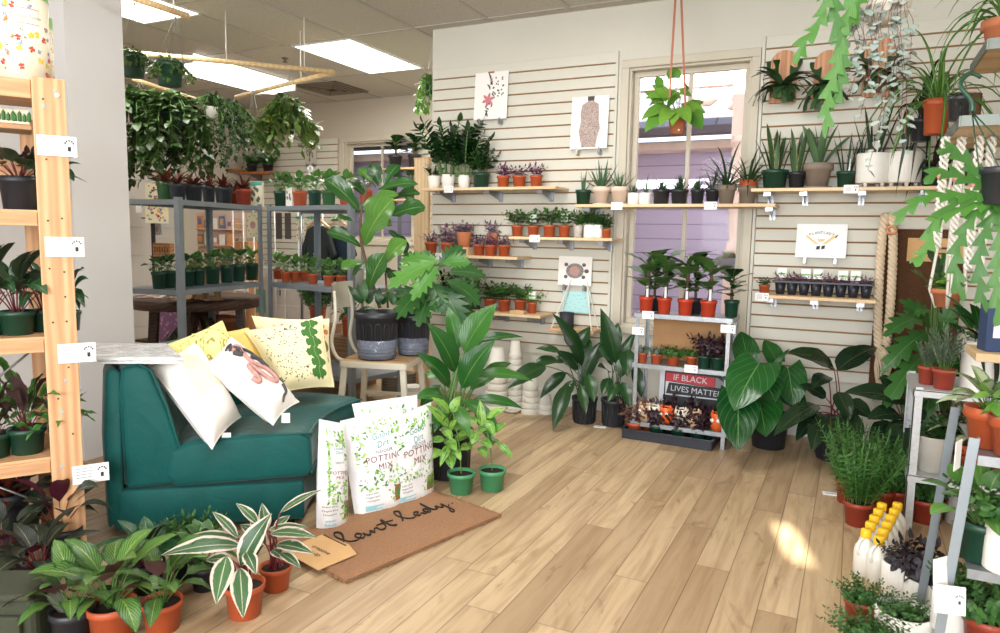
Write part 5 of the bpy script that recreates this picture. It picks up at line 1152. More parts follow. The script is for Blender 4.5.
blades(613, 425, 13, 27, [((616, 364), (601, 308), 19, 0, 0), ((620, 378), (630, 344), 14, 0, 0), ((628, 350), (627, 376), 17, -.05, -.15), ((634, 364), (642, 398), 13, -.05, -.1), ((612, 360), (598, 346), 15, 0, 0), ((608, 372), (598, 366), 14, 0, -.1), ((616, 372), (636, 330), 12, .05, .1), ((610, 378), (602, 396), 12, -.05, -.15), ((622, 382), (630, 408), 12, -.1, -.2), ((614, 352), (618, 322), 14, .05, .1), ((612, 366), (600, 330), 13, .1, .15), ((618, 384), (608, 402), 11, -.1, -.2)], 'dark broad-bladed plant in a black pot beside the zinc stand leg', seed=4, g='dark bladed plants under the slat wall')
# --- elephant ear and dark philodendron on the floor by the wall
C = on(768, 4.36, 0); d = dep(C); k = mpp(C)
t = thing('elephant_ear_plant', 'big arrow-leaved green plant beside the zinc plant stand', 'potted plant', tuple(C)); pot_parts(t, 'nursery', BLACKP, 20 * k, 34 * k)
m = MB(); random.seed(2); c0 = C + V((0, 0, 32 * k))
for b, tp, w_, db, dt in (((759, 364), (734, 410), 44, -.25, -.4), ((738, 396), (738, 450), 38, -.3, -.5), ((758, 398), (766, 436), 40, -.2, -.4), ((748, 362), (741, 331), 26, -.05, .05), ((740, 372), (722, 380), 12, -.1, -.15), ((770, 372), (790, 348), 6, 0, 0), ((758, 372), (776, 402), 36, -.15, -.3), ((788, 368), (794, 408), 32, .0, -.1), ((776, 360), (764, 340), 20, .05, .1), ((782, 388), (806, 412), 26, 0, -.1), ((750, 385), (734, 425), 26, -.1, -.2)):
    hleaf(m, d, b, tp, w_, 'heart', .6, .12, 12, 6, db, dt, .05, root=c0, sr=.006, back=.22)
m.v = [tuple(V(p) - C) for p in m.v]; m.build('foliage', [LM['ear'], STEMG], t)
C = on(833, 4.30, 0)
blades(C, 0, 20, 40, [((834, 368), (788, 351), 25, 0, -.05), ((837, 370), (877, 346), 26, 0, .05), ((818, 405), (774, 434), 21, -.1, -.3), ((824, 415), (812, 450), 22, -.15, -.35), ((830, 416), (832, 452), 24, -.2, -.4), ((842, 412), (862, 446), 22, -.1, -.3), ((826, 398), (800, 384), 16, .05, .1), ((846, 402), (872, 418), 20, 0, -.1), ((828, 376), (812, 388), 18, 0, -.1), ((838, 392), (850, 420), 18, -.1, -.2), ((820, 412), (796, 440), 18, -.05, -.2)], 'dark glossy philodendron with red stalks against the slat wall', 'philo', 5, STEMR, name='dark_philodendron', prof='ovate')
C = on(893, 4.0, 0)
blades(C, 0, 20, 40, [((906, 402), (845, 391), 26, -.1, -.1), ((900, 415), (868, 418), 22, -.15, -.2), ((898, 425), (872, 452), 30, -.15, -.3), ((905, 420), (900, 470), 30, -.2, -.4), ((910, 410), (930, 440), 24, -.1, -.1), ((900, 400), (880, 376), 18, .1, .15), ((896, 432), (884, 470), 26, -.15, -.3)], 'dark philodendron with a blue sheen behind the white metal rack', 'philo', 6, STEMR, name='dark_philodendron', prof='ovate')
# big split leaves climbing in front of the brown coir panel
C = on(922, 4.12, 0); d = dep(C); k = mpp(C); t = thing('split_leaf_plant', 'tall split-leaf plant climbing before the brown coir panel', 'potted plant', tuple(C)); pot_parts(t, 'nursery', BLACKP, 22 * k, 40 * k)
m = MB(); random.seed(3); c0 = C + V((0, 0, 38 * k))
for b, tp, w_ in (((926, 318), (885, 335), 30), ((930, 330), (882, 372), 30), ((928, 352), (884, 408), 28), ((932, 300), (912, 270), 24), ((934, 330), (900, 300), 26), ((934, 345), (905, 430), 26), ((940, 335), (960, 300), 24), ((936, 362), (922, 440), 24), ((938, 290), (925, 246), 20), ((940, 300), (958, 268), 18), ((930, 310), (905, 316), 22), ((936, 285), (950, 250), 18)):
    hleaf(m, d, b, tp, w_, 'lobed', .8, .15, 8, 4, 0, random.uniform(-.2, .05), 0, 5, root=c0, sr=.005)
m.v = [tuple(V(p) - C) for p in m.v]; m.build('foliage', [LM['sello'], STEMG], t)
# --- pink-and-cream stromanthe pair at the front
def strom(px, py, pr, ph, L_, label, seed):
    C = atz(px, py); d = dep(C); k = mpp(C); t = thing('variegated_calathea', label, 'potted plant', tuple(C), 0, GF); pot_parts(t, 'nursery', TERRAP, pr * k, ph * k)
    m = MB(); random.seed(seed); c0 = C + V((0, 0, ph * k * .9))
    for b, tp, w_, db, dt in L_: hleaf(m, d, b, tp, w_, 'lance', .7, .22, 12, 4, db, dt, .05, root=c0 + V((random.uniform(-.02, .02), random.uniform(-.02, .02), 0)), sr=.004)
    m.v = [tuple(V(p) - C) for p in m.v]; m.build('foliage', [LM['strom'], STEMR], t)
strom(245, 614, 20, 33, [((242, 546), (161, 554), 21, 0, -.15), ((240, 566), (271, 513), 23, -.08, -.05), ((227, 556), (216, 604), 21, -.1, -.2), ((240, 568), (243, 618), 20, -.12, -.22), ((238, 538), (212, 511), 11, .05, .1), ((258, 524), (236, 503), 11, 0, 0), ((240, 540), (186, 536), 12, .05, .05), ((250, 560), (264, 545), 12, -.05, -.05), ((232, 560), (205, 560), 14, 0, 0), ((246, 552), (256, 574), 14, -.08, -.15), ((236, 540), (222, 520), 12, .05, .1)], 'pink and cream striped calathea in an orange pot at the very front', 3)
strom(276, 588, 16, 24, [((280, 513), (322, 489), 9, 0, .05), ((270, 534), (317, 537), 14, -.05, -.1), ((276, 545), (314, 553), 15, -.05, -.1), ((280, 553), (301, 568), 11, -.08, -.15), ((268, 530), (310, 527), 9, 0, 0), ((266, 530), (262, 503), 13, .05, .05), ((262, 540), (240, 524), 13, .05, .1), ((272, 550), (285, 560), 12, -.05, -.1), ((266, 545), (250, 520), 12, .1, .15), ((274, 530), (290, 515), 10, .05, .1)], 'pink and cream striped calathea in an orange pot next to the doormat tag', 4)
# --- calatheas on the floor
def floorp(kd, px, py, pot, mat, pw, ph, fh, fw, label, **kw): return plant(kd, atz(px, py), pot, mat, pw, ph, fh, fw, label, GF, **kw)
floorp('cala', 113, 640, 'nursery', TERRAP, 47, 40, 62, 120, 'patterned green calathea in an orange pot below the pine rack post', seed=1)
floorp('cala', 163, 628, 'nursery', TERRAP, 40, 30, 60, 96, 'patterned green calathea in an orange pot beside the pink striped one', seed=2)
floorp('cala', 74, 645, 'nursery', BLACKP, 42, 40, 60, 100, 'patterned green calathea in a black pot under the pine rack', seed=3)
floorp('pin', 148, 590, 'nursery', BLACKP, 34, 30, 46, 90, 'green leafy plant in a black pot close against the sofa base', seed=0)
floorp('herb', 188, 575, 'nursery', BLACKP, 30, 24, 42, 66, 'small-leaved bushy plant touching the sofa base', seed=1)
floorp('pepv', 205, 588, 'nursery', BLACKP, 28, 24, 44, 60, 'round-leaved green plant between the sofa and the striped calathea', seed=1)
for i, (px, py, w_) in enumerate(((40, 600, 100), (8, 585, 90), (62, 560, 80), (20, 545, 80))):
    floorp('dkcala', px, py, 'nursery', BLACKP, 40, 34, 58, w_, ('dark silver-veined calathea on the floor under the pine rack', 'dark silver-veined calathea at the photo edge behind the camera bag', 'dark silver-veined calathea against the rack post below the lowest board', 'dark silver-veined calathea deep beneath the lowest rack board')[i], seed=i)
# camera bag
C = atz(6, 640); t = thing('camera_bag', 'olive canvas camera bag with strap on the floor under the rack', 'bag', tuple(C), .5)
CV = flat('olive_canvas', (58, 62, 46), .9, var=.12, nscale=60, bump=.3)
m = MB(); m.box((0, 0, .085), (.26, .15, .16)); m.build('body', CV, t, .025, seg=3); m = MB(); m.box((.0, -.01, .172), (.25, .16, .02)); m.build('flap', CV, t, .008); m = MB(); m.box((.02, -.084, .07), (.16, .02, .10)); m.build('pocket', CV, t, .006)
m = MB(); m.tube(bez([(.13, 0, .15), (.20, -.03, .10), (.24, -.05, .02), (.30, -.10, .012)], 6), .02, 6, flat_=.15); m.build('strap', flat('strap_grey', (92, 92, 82), .8), t); m = MB(); m.box((-.03, -.085, .185), (.12, .005, .012)); m.build('zip', flat('zip_grey', (150, 150, 150), .4, .6), t)
# --- plants on the pine rack
def rk(px, z, back=.12):
    """on the rack board of height z, back metres behind its front edge, under photo column px"""
    o = LP + LB * back; return on_line(px, o, o - LD, z)
GR = 'plants on the pine rack'
plant('pin', rk(21, RZ['s1'], .12), 'nursery', BLACKP, 38, 33, 34, 96, 'striped leafy plant in a black pot on the rack board second from top', GR, seed=1)
plant('pin', rk(52, RZ['s1'], .20), 'nursery', BLACKP, 24, 28, 30, 60, 'striped plant in a black pot hidden behind the rack post on the second board', GR, seed=2)
plant('dkp', rk(36, RZ['s1'], .28), 'nursery', BLACKP, 26, 26, 40, 50, 'purple-leaved plant at the back of the second rack board', GR, seed=2)
plant('pin', rk(18, RZ['s2'], .10), 'nursery', GREENP, 33, 24, 62, 84, 'pinstriped calathea in a green pot at the edge of the middle rack board', GR, seed=0)
plant('pin', rk(45, RZ['s2'], .16), 'nursery', GREENP, 26, 22, 54, 60, 'pinstriped calathea in a green pot nearer the post on the middle rack board', GR, seed=1)
plant('pin', rk(70, RZ['s2'], .14), 'nursery', GREENP, 22, 20, 44, 40, 'pinstriped calathea poking out past the rack post on the middle board', GR, seed=2)
plant('pin', rk(-8, RZ['s2'], .14), 'nursery', GREENP, 30, 22, 70, 70, 'pinstriped calathea cut off by the photo edge on the middle rack board', GR, seed=0)
plant('rattle', rk(28, RZ['s3'], .10), 'nursery', GREENP, 34, 26, 72, 92, 'wavy spotted-leaf calathea in a green pot on the lowest rack board', GR, seed=0)
plant('rattle', rk(63, RZ['s3'], .10), 'nursery', GREENP, 24, 23, 50, 66, 'wavy spotted-leaf calathea leaning over the post on the lowest rack board', GR, seed=1)
plant('rattle', rk(-4, RZ['s3'], .10), 'nursery', GREENP, 30, 24, 60, 66, 'wavy spotted-leaf calathea at the photo edge on the lowest rack board', GR, seed=2)
plant('red', rk(10, .02, .14), 'nursery', BLACKP, 40, 60, 40, 70, 'reddish-leaved plant below the lowest rack board', GR, seed=1)
# flower tins on top of the rack
def tin(px, back, rpx, hpx, label, paper_rz):
    C = rk(px, RZ['top'], back); k = mpp(C); R = rpx * k; h = hpx * k; t = thing('puzzle_tube', label, 'tube', tuple(C), 0, 'floral tubes on top of the rack'); CRM_ = flat('tube_cream', (238, 230, 206), .5, var=.01)
    m = MB(); m.lathe([(R, 0), (R, h * .86), (0, h * .86)], 32); m.build('body', CRM_, t); m = MB(); m.lathe([(R * 1.02, h * .855), (R * 1.02, h), (R, h * 1.005), (0, h * 1.005)], 32, close=False); m.build('lid', flat('tube_lid_green', (132, 186, 96), .5), t)
    r = R_(px); cols = [flat('bloom_red', (200, 60, 52), .6), flat('bloom_yellow', (226, 190, 60), .6), flat('bloom_orange', (212, 122, 62), .6), flat('bloom_blue', (140, 150, 190), .6), flat('bloom_green', (110, 140, 80), .6)]
    va = math.atan2(-C.y, -C.x)
    for ci, c in enumerate(cols):
        m = MB()
        for _ in range(9):
            a = va + r.uniform(-1.3, 1.3); z = r.uniform(.06, .80) * h
            if .56 < z / h < .74 and abs(a - va - .15) < .65: continue
            for q in range(5 if ci < 4 else 2):
                b = q * 1.257 + r.uniform(0, 1); s = R * (.14 if ci < 2 else .10); P = lambda da, dz: V((math.cos(a + da / R) * (R + .0012), math.sin(a + da / R) * (R + .0012), z + dz))
                x, y = math.cos(b), math.sin(b); m.add([P(0, 0), P(s * (x * .6 + y * .4), s * (y * .6 - x * .4)), P(s * x, s * y * 1.1), P(s * (x * .6 - y * .4), s * (y * .6 + x * .4))], [(0, 1, 2, 3)])
        m.build('flower_print', c, t)
    m = MB()
    for z0, z1 in ((.57, .58), (.72, .73)): m.grid(lambda u, v: V((math.cos(va - .35 + 1. * u) * (R + .001), math.sin(va - .35 + 1. * u) * (R + .001), h * (z0 + (z1 - z0) * v))), 10, 1)
    for u0 in (-.35, .65): m.grid(lambda u, v: V((math.cos(va + u0 + .015 * u) * (R + .001), math.sin(va + u0 + .015 * u) * (R + .001), h * (.57 + .16 * v))), 1, 2)
    m.build('label_frame', flat('bloom_rose', (222, 150, 140), .6), t)
    vs, fs = flat_text('Cottage Puzzle', R * .2); m = MB(); m.add([V((math.cos(va + .15 + x / R) * (R + .0016), math.sin(va + .15 + x / R) * (R + .0016), h * .645 + y)) for x, y, z in vs], fs); m.build('lettering', GREYINK, t)
tin(25, .10, 23, 94, 'cream floral tube with green lid, the taller one on the rack top', 0)
tin(45, .20, 9, 70, 'cream floral tube with green lid tucked behind the taller tube', 0)
for i, px in enumerate((6, 22)):
    C = rk(px, 1.554, .16); k = mpp(C); t = thing('cactus_box', ('cream box printed with cacti on the narrow upper rack board', 'cream box printed with cacti nearer the post on the upper rack board')[i], 'box', tuple(C), math.atan2(LD.y, LD.x), 'cactus boxes on the rack'); m = MB(); m.box((0, 0, 7 * k), (13 * k, .05, 14 * k)); m.build('carton', flat('tube_cream', (238, 230, 206), .5, var=.01), t, .002)
    q = MB()
    for j in range(4): q.lathe([(.0, 0), (.006, .002), (.006, .02 + .008 * (j % 2)), (0, .03 + .008 * (j % 2))], 8, (-.02 + .014 * j, -.026, 2 * k))
    q.build('cactus_print', flat('cactus_green', (70, 120, 60), .7), t)
# ================================================================== rows on the slat-wall shelves
def row(items, Y, z, group, lab):
    for i, it in enumerate(items):
        kd, px, pot, mat, pw, ph, fh, fw, desc = it[:9]; kw = it[9] if len(it) > 9 else {}
        plant(kd, on(px, kw.pop('Y', Y), z), pot, mat, pw, ph, fh, fw, desc, group, **kw)
GA = 'pots on the highest shelf by the wood corner board'
row([('zzs', 434, 'plain', WHITEP, 13, 13, 14, 22, 'small white pot of dark leaflets next to the wood corner board'),
 ('zz', 448, 'plain', WHITEP, 14, 14, 60, 62, 'white pot of tall feathery dark stems, the fuller of the two'),
 ('zz', 464, 'plain', WHITEP, 13, 13, 56, 52, 'white pot of tall feathery dark stems next to the green pot'),
 ('jaded', 481, 'nursery', GREENP, 18, 15, 27, 36, 'dark green pot of bushy foliage on the highest shelf'),
 ('purp', 503, 'nursery', TERRAP, 13, 12, 15, 24, 'terracotta pot of purple foliage beside the dark green pot'),
 ('purp', 519, 'nursery', TERRAP, 14, 12, 12, 24, 'terracotta pot of purple foliage, middle of the three on the highest shelf'),
 ('purp', 536, 'nursery', TERRAP, 13, 12, 14, 24, 'terracotta pot of purple foliage at the free end of the highest shelf')], 4.57, SHZ['A'], GA, 0)
GB = 'pots on the shelf below the figure print'
row([('jade', 517, 'nursery', TERRAP, 12, 11, 17, 24, 'terracotta pot of succulent leaves at the corner-board end of its shelf'),
 ('jade', 533, 'nursery', TERRAP, 12, 11, 18, 24, 'terracotta pot of succulent leaves with the first white tag', dict(tagc='big')),
 ('jade', 549, 'nursery', TERRAP, 13, 12, 18, 24, 'terracotta pot of succulent leaves between the two tagged pots'),
 ('jade', 564, 'nursery', TERRAP, 12, 12, 18, 24, 'terracotta pot of succulent leaves with the second white tag', dict(tagc='big')),
 ('jade', 578, 'plain', MARBLE, 10, 12, 16, 20, 'marbled grey pot of succulent leaves on the figure print shelf'),
 ('jade', 589, 'cyl', WHITEP, 11, 13, 15, 20, 'white square-sided pot of succulent leaves beside the marbled pot'),
 ('jade', 598, 'cyl', WHITEP, 9, 13, 14, 16, 'narrow white pot of succulent leaves near the window end'),
 ('jaded', 606, 'nursery', TERRAP, 9, 9, 16, 18, 'small terracotta pot at the window end of the figure print shelf')], 4.57, SHZ['B'], GB, 0)
GC = 'purple plants on the shelf with the upright board'
row([('silv', 445, 'plain', LGREY, 14, 17, 14, 28, 'pale grey pot of lilac leaves behind the front terracotta pots', dict(Y=4.64)),
 ('trad', 431, 'nursery', TERRAP, 13, 12, 11, 22, 'terracotta pot of purple leaves next to the corner board on the board shelf'),
 ('trad', 447, 'nursery', TERRAP, 13, 12, 11, 22, 'terracotta pot of purple leaves before the pale grey pot', dict(Y=4.52)),
 ('trad', 479, 'nursery', TERRAP, 12, 11, 11, 20, 'terracotta pot of purple leaves beside the small wooden stand'),
 ('trad', 490, 'nursery', TERRAP, 12, 11, 11, 22, 'terracotta pot of purple leaves in the middle of the shelf end trio', dict(Y=4.52)),
 ('trad', 504, 'nursery', TERRAP, 13, 11, 11, 24, 'terracotta pot of purple leaves last on the upright board shelf'),
 ('silv', 492, 'plain', CLAY, 12, 22, 14, 24, 'tall clay pot of lilac leaves behind the end trio', dict(Y=4.65))], 4.57, SHZ['C'], GC, 0)
# wooden stand with clay pot; upright board
t = thing('pot_stand', 'little pale wooden stand lifting a clay pot on the shelf', 'stand', tuple(on(464, 4.545, SHZ['C']))); m = MB(); m.box((0, 0, .05), (.11, .09, .012)); m.build('top', PINEP(0), t, .002)
for sx in (-1, 1): m = MB(); m.box((sx * .05, 0, .022), (.012, .09, .044)); m.build('leg', PINEP(0), t)
plant('silv', on(464, 4.545, SHZ['C'] + .056), 'plain', CLAY, 15, 15, 13, 26, 'clay pot of lilac leaves raised on the little wooden stand', GC)
s = sheet('floral_board', 'dark grey board with floral border standing on the purple plant shelf', on(461, 4.66, 0).x, SHZ['C'] + .135, .175, .18, 4.66, .08, flat('slate_board', (96, 94, 104), .7), 'board', hk=False)
dec(s, 'flower_motif', [disc(x, z, .011, 8) for x in (-.075, -.045, 0, .04, .075) for z in (.07,)] + [disc(sx * .077, z, .010, 8) for sx in (-1, 1) for z in (.03, -.01, -.05)], flat('motif_peach', (206, 150, 120), .8))
dec(s, 'lettering', [[(-.03 + .03 * i, -.0), (-.012 + .03 * i, -.0), (-.012 + .03 * i, .03), (-.03 + .03 * i, .03)] for i in range(2)], PAPER)
GD = 'pots on the lowest shelf by the wood corner board'
row([('zzs', 448, 'nursery', GREENP, 13, 14, 26, 34, 'dark pot of dark foliage at the corner end of the lowest shelf'),
 ('zzs', 459, 'nursery', GREENP, 12, 13, 24, 28, 'dark green pot of leafy stems second along the lowest shelf'),
 ('snake', 475, 'nursery', GREENP, 13, 13, 26, 26, 'dark green pot of upright blades on the lowest shelf'),
 ('jade', 490, 'nursery', TERRAP, 12, 11, 18, 26, 'terracotta pot of pale-flecked leaves on the lowest shelf', dict(Y=4.63)),
 ('jade', 504, 'nursery', TERRAP, 13, 12, 18, 26, 'terracotta pot of bright leaves before the wooden block'),
 ('jade', 520, 'nursery', TERRAP, 13, 13, 16, 26, 'terracotta pot of bright leaves behind the wooden block'),
 ('light', 532, 'nursery', TERRAP, 10, 11, 14, 24, 'small terracotta pot with a white tag ending the lowest shelf', dict(tagc='big'))], 4.58, SHZ['DL'], GD, 0)
t = thing('wooden_block', 'small pine block lying on the lowest shelf edge', 'block', tuple(on(518, 4.475, SHZ['DL']))); m = MB(); m.box((0, 0, .012), (.11, .05, .024)); m.build('block', PINE(0), t, .004); m = MB(); m.box((0, 0, .0245), (.08, .03, .002)); m.build('groove', PINE(1), t)
GW = 'pots on the long shelf across the window'
row([('aloeup', 583, 'nursery', GREENP, 16, 15, 20, 22, 'dark green pot with a lone aloe spear starting the window shelf'),
 ('aloe', 601, 'clay', PALEC, 18, 18, 27, 44, 'pale clay pot of sprawling aloe, the larger aloe', dict(saucer=True)),
 ('aloe', 619, 'clay', PALEC, 18, 18, 18, 34, 'pale clay pot of low aloe beside the small white pots', dict(saucer=True)),
 ('haw', 633, 'cyl', WHITEP, 11, 12, 9, 16, 'small white pot of spiky rosette next to the pale clay pot'),
 ('aloeup', 645, 'cyl', WHITEP, 12, 12, 20, 18, 'small white pot with one leaning succulent spear'),
 ('haw', 661, 'nursery', BLACKP, 18, 15, 13, 22, 'black pot of spiky rosette just after the white pots'),
 ('haw', 679, 'nursery', BLACKP, 18, 15, 16, 24, 'black pot of spiky rosette before the window mullion'),
 ('haw', 697, 'nursery', BLACKP, 14, 15, 13, 22, 'narrower black pot of spiky rosette past the mullion'),
 ('dracs', 712, 'nursery', BLACKP, 14, 15, 26, 34, 'black pot of thin spiky leaves beside the grey clay pots'),
 ('drac', 726, 'clay', GREYC, 19, 19, 40, 66, 'grey clay pot of long spiky dracaena, the taller spiky plant'),
 ('drac', 747, 'clay', GREYC, 19, 18, 36, 56, 'grey clay pot of spiky dracaena with an orange inner pot')], 4.575, SHZ['W'], GW, 0)
C = on(747, 4.575, SHZ['W']); k = mpp(C); m = MB(); m.lathe([(8.2 * k, 17 * k), (8.6 * k, 24 * k), (8.0 * k, 24 * k), (7.4 * k, 17 * k)], 22, close=False); m.build('inner_pot', TERRAP, bpy.context.scene.objects[[o.name for o in COL.objects if o.get('label', '').startswith('grey clay pot of spiky dracaena')][0]])
GRR = 'pots on the snake plant shelf'
row([('snake', 774, 'nursery', GREENP, 26, 19, 44, 40, 'dark green pot of yellow-edged snake plant next to the window'),
 ('snakeb', 796, 'nursery', BLACKP, 17, 17, 42, 24, 'black pot of banded snake plant beside the grey clay pot'),
 ('snakew', 817, 'clay', GREYC, 28, 25, 42, 50, 'big grey clay pot of silvery broad snake plant', dict(saucer=True)),
 ('cyl', 845, 'nursery', GREENP, 18, 17, 44, 34, 'dark green pot of thin dark blades before the white footed pots', dict(tagc='small')),
 ('cyl', 857, 'nursery', TERRAP, 14, 15, 40, 26, 'terracotta pot of dark blades half hidden behind the first white footed pot', dict(Y=4.64)),
 ('cyl', 871, 'footed', WHITEP, 30, 34, 52, 56, 'white footed pot of dark blades, the one nearer the window', dict(tagc='small')),
 ('cyl', 903, 'footed', WHITEP, 31, 35, 48, 44, 'white footed pot of dark blades, the one farther from the window'),
 ('strap', 931, 'nursery', BLACKP, 20, 20, 30, 56, 'black pot of arching strappy leaves after the white footed pots'),
 ('green', 958, 'nursery', BLACKP, 20, 20, 36, 50, 'black pot of broad leaves at the far end of the snake plant shelf')], 4.575, SHZ['R'], GRR, 0)
# low shelf: tiny pot, black seedling tray with its seedlings
plant('jaded', on(764, 4.5, SHZ['T']), 'nursery', TERRAP, 11, 9, 8, 20, 'tiny terracotta pot of green leaves beside the black seedling tray', 'pots on the low tray shelf')
xa, xb = on(774, 4.53, SHZ['T']).x, on(872, 4.53, SHZ['T']).x; W_ = xb - xa
t = thing('seedling_tray', 'black plastic cell tray of purple seedlings on the low shelf', 'tray', ((xa + xb) / 2, 4.53, SHZ['T'])); TRM = flat('tray_black', (36, 40, 50), .4, var=.02)
m = MB()
for a, b, c, d in ((0, -.06, W_, .012), (0, .06, W_, .012), (-W_ / 2, 0, .012, .13), (W_ / 2, 0, .012, .13)): m.box((a, b, .078), (c, d, .014))
m.build('rim', TRM, t, .003)
for i in range(8):
    m = MB(); x = -W_ / 2 + W_ * (i + .5) / 8; m.lathe([(.022, 0), (.033, .076), (.030, .076), (.02, .006)], 14, (x, 0, 0)); m.build('cell', TRM, t)
for i in range(8):
    C = V((xa + W_ * (i + .5) / 8, 4.53, SHZ['T'] + .008)); k = mpp(C)
    plant('trad' if i % 3 else 'silv', C, 'plain', BRICK, 9.2, 11.8, 11, 19, 'purple striped seedling in the black tray, %s from the tiny pot' % ('first', 'second', 'third', 'fourth', 'fifth', 'sixth', 'seventh', 'last')[i], 'purple seedlings in the black tray', name='seedling', tagc='big' if i in (0, 2, 3, 5, 6) else None)
# ------------------------------------------------------------------ zinc stand
GS = 'young fiddle-leaf figs on the zinc stand'
for kd, px, mat, pw, desc in (('fid', 646, REDP, 15, 'young fiddle-leaf fig in a red pot at the slat panel end of the stand top'), ('fid', 664, REDP, 15, 'young fiddle-leaf fig in a red pot, second on the stand top'), ('fid', 685, REDP, 16, 'young fiddle-leaf fig in a red pot, third on the stand top'), ('fid', 708, REDP, 17, 'young fiddle-leaf fig in a red pot beside the green one'), ):
    plant(kd, on(px, 4.22, .757), 'nursery', mat, pw, 16, 48, 54, desc, GS, tagc='small')
plant('fidd', on(731, 4.26, .757), 'nursery', GREENP, 15, 17, 32, 40, 'broad dark-leaved plant in a green pot ending the stand top', GS)
for px in (654, 695): plant('fidd', on(px, 4.34, .757), 'nursery', BLACKP, 14, 15, 46, 34, 'young fiddle-leaf fig in a black pot behind the %s red pots' % ('first two' if px < 670 else 'last two'), GS)
GM = 'small pots on the middle stand shelf'
for kd, px, pot, mat, pw, ph, fh, fw, desc in (('mat', 642, 'nursery', TERRAP, 11, 10, 8, 18, 'terracotta pot of silvery leaves at the outer end of the middle stand shelf'), ('mat', 656, 'nursery', TERRAP, 12, 10, 9, 20, 'terracotta pot of silvery leaves, second on the middle stand shelf'), ('crawl', 673, 'nursery', TERRAP, 13, 10, 11, 32, 'trailing bright green creeper on the middle stand shelf'), ('crawl', 691, 'nursery', TERRAP, 11, 11, 8, 18, 'terracotta pot of low green leaves by the purple plants'), ('dkp', 704, 'nursery', GREENP, 14, 13, 24, 32, 'green pot of dark purple foliage, first of two on the middle shelf'), ('dkp', 717, 'nursery', GREENP, 14, 13, 25, 32, 'green pot of dark purple foliage by the stand leg')):
    plant(kd, on(px, 4.20, .455), pot, mat, pw, ph, fh, fw, desc, GM)
# floor tray with dark plants
p0, p1 = atz(624, 437), atz(711, 452); C = (p0 + p1) / 2; dx = (p1 - p0); ang = math.atan2(dx.y, dx.x) * .3
t = thing('nursery_tray', 'flat black plastic tray holding dark purple plants on the floor', 'tray', (C.x, C.y + .13, 0), ang); L_ = dx.length
m = MB(); m.box((0, 0, .004), (L_, .27, .008)); m.build('base', TRM, t)
m = MB()
for a, b, c, d in ((0, -.135, L_, .008), (0, .135, L_, .008), (-L_ / 2, 0, .008, .27), (L_ / 2, 0, .008, .27)): m.box((a, b, .03), (c, d, .06)); m.box((a * 1.012, b * 1.02, .058), (c + .012, d + .01, .008))
m.build('rim', TRM, t, .003)
TC = V((C.x, C.y + .13, .009))
for i, (kd, x, y, mat, fh, desc) in enumerate((('pinkg', -.21, -.06, TERRAP, 22, 'terracotta pot of pink-flecked leaves in the floor tray corner'), ('pinkg', -.17, .06, TERRAP, 22, 'terracotta pot of pink-flecked leaves at the back of the floor tray'), ('dkp', -.08, -.05, GREENP, 26, 'green pot of dark purple foliage next to the pink-flecked plants'), ('dkp', .05, -.05, GREENP, 24, 'green pot of dark purple foliage in the middle front of the floor tray'), ('dkp', .16, -.04, GREENP, 28, 'green pot of dark purple foliage at the elephant ear end of the tray'), ('dkp', -.03, .07, BLACKP, 30, 'black pot of dark purple foliage at the tray back, pot animal side'), ('dkp', .10, .07, BLACKP, 30, 'black pot of dark purple foliage at the tray back under the sign'), ('dkp', .205, .07, GREENP, 24, 'green pot of dark purple foliage in the far tray corner'))):
    plant(kd, TC + V((x, y, 0)), 'nursery', mat, 16, 13, fh, 32, desc, 'dark plants in the floor tray')
# little animal-face pots on the stand's bottom shelf
def animal_pot(px, mat, desc, face):
    C = on(px, 4.20, .100); k = mpp(C); t = thing('animal_pot', desc, 'pot', tuple(C), -.2, 'animal face pots on the stand bottom shelf'); R = .044; h = .10
    m = MB(); m.lathe([(R * .75, 0), (R, h * .35), (R * .96, h * .8), (R * .86, h), (R * .78, h), (R * .85, h * .7), (R * .6, .01)], 20); m.build('body', mat, t)
    for s in (-1, 1):
        q = MB(); q.lathe([(.010, 0), (.006, .012), (0, .02)], 8, (s * R * .62, -.008, h * .97)); q.build('ear', mat, t)
        q = MB(); q.lathe([(.012, 0), (.009, .003), (0, .004)], 12); q.v = [(x, -z, y) for x, y, z in q.v]; q.v = [(x + s * R * .42, y - R * .92, z + h * .62) for x, y, z in q.v]; q.build('eye', face, t)
    q = MB(); q.lathe([(R * .78, h * .9), (0, h * .92)], 12, close=False); q.build('soil', SOIL, t)
OR = flat('glaze_orange', (214, 96, 40), .35, var=.1, nscale=60); TAN = flat('glaze_tan', (204, 170, 138), .5); CREAMG = flat('glaze_cream', (232, 222, 204), .4); EYW = flat('glaze_white', (240, 240, 236), .35); EYD = flat('glaze_brown', (90, 60, 40), .4)
for px, mt, ds, fc in ((645, TAN, 'tan face pot with white eyes next to the stand leg', EYW), (654, CREAMG, 'cream face pot between the tan and orange pots', EYD), (666, OR, 'orange speckled face pot before the sign corner', EYW), (681, CREAMG, 'cream face pot under the word BLACK', EYD), (694, TAN, 'tan face pot under the sign middle', EYD), (717, OR, 'orange speckled face pot at the far stand leg', EYW)): animal_pot(px, mt, ds, fc)
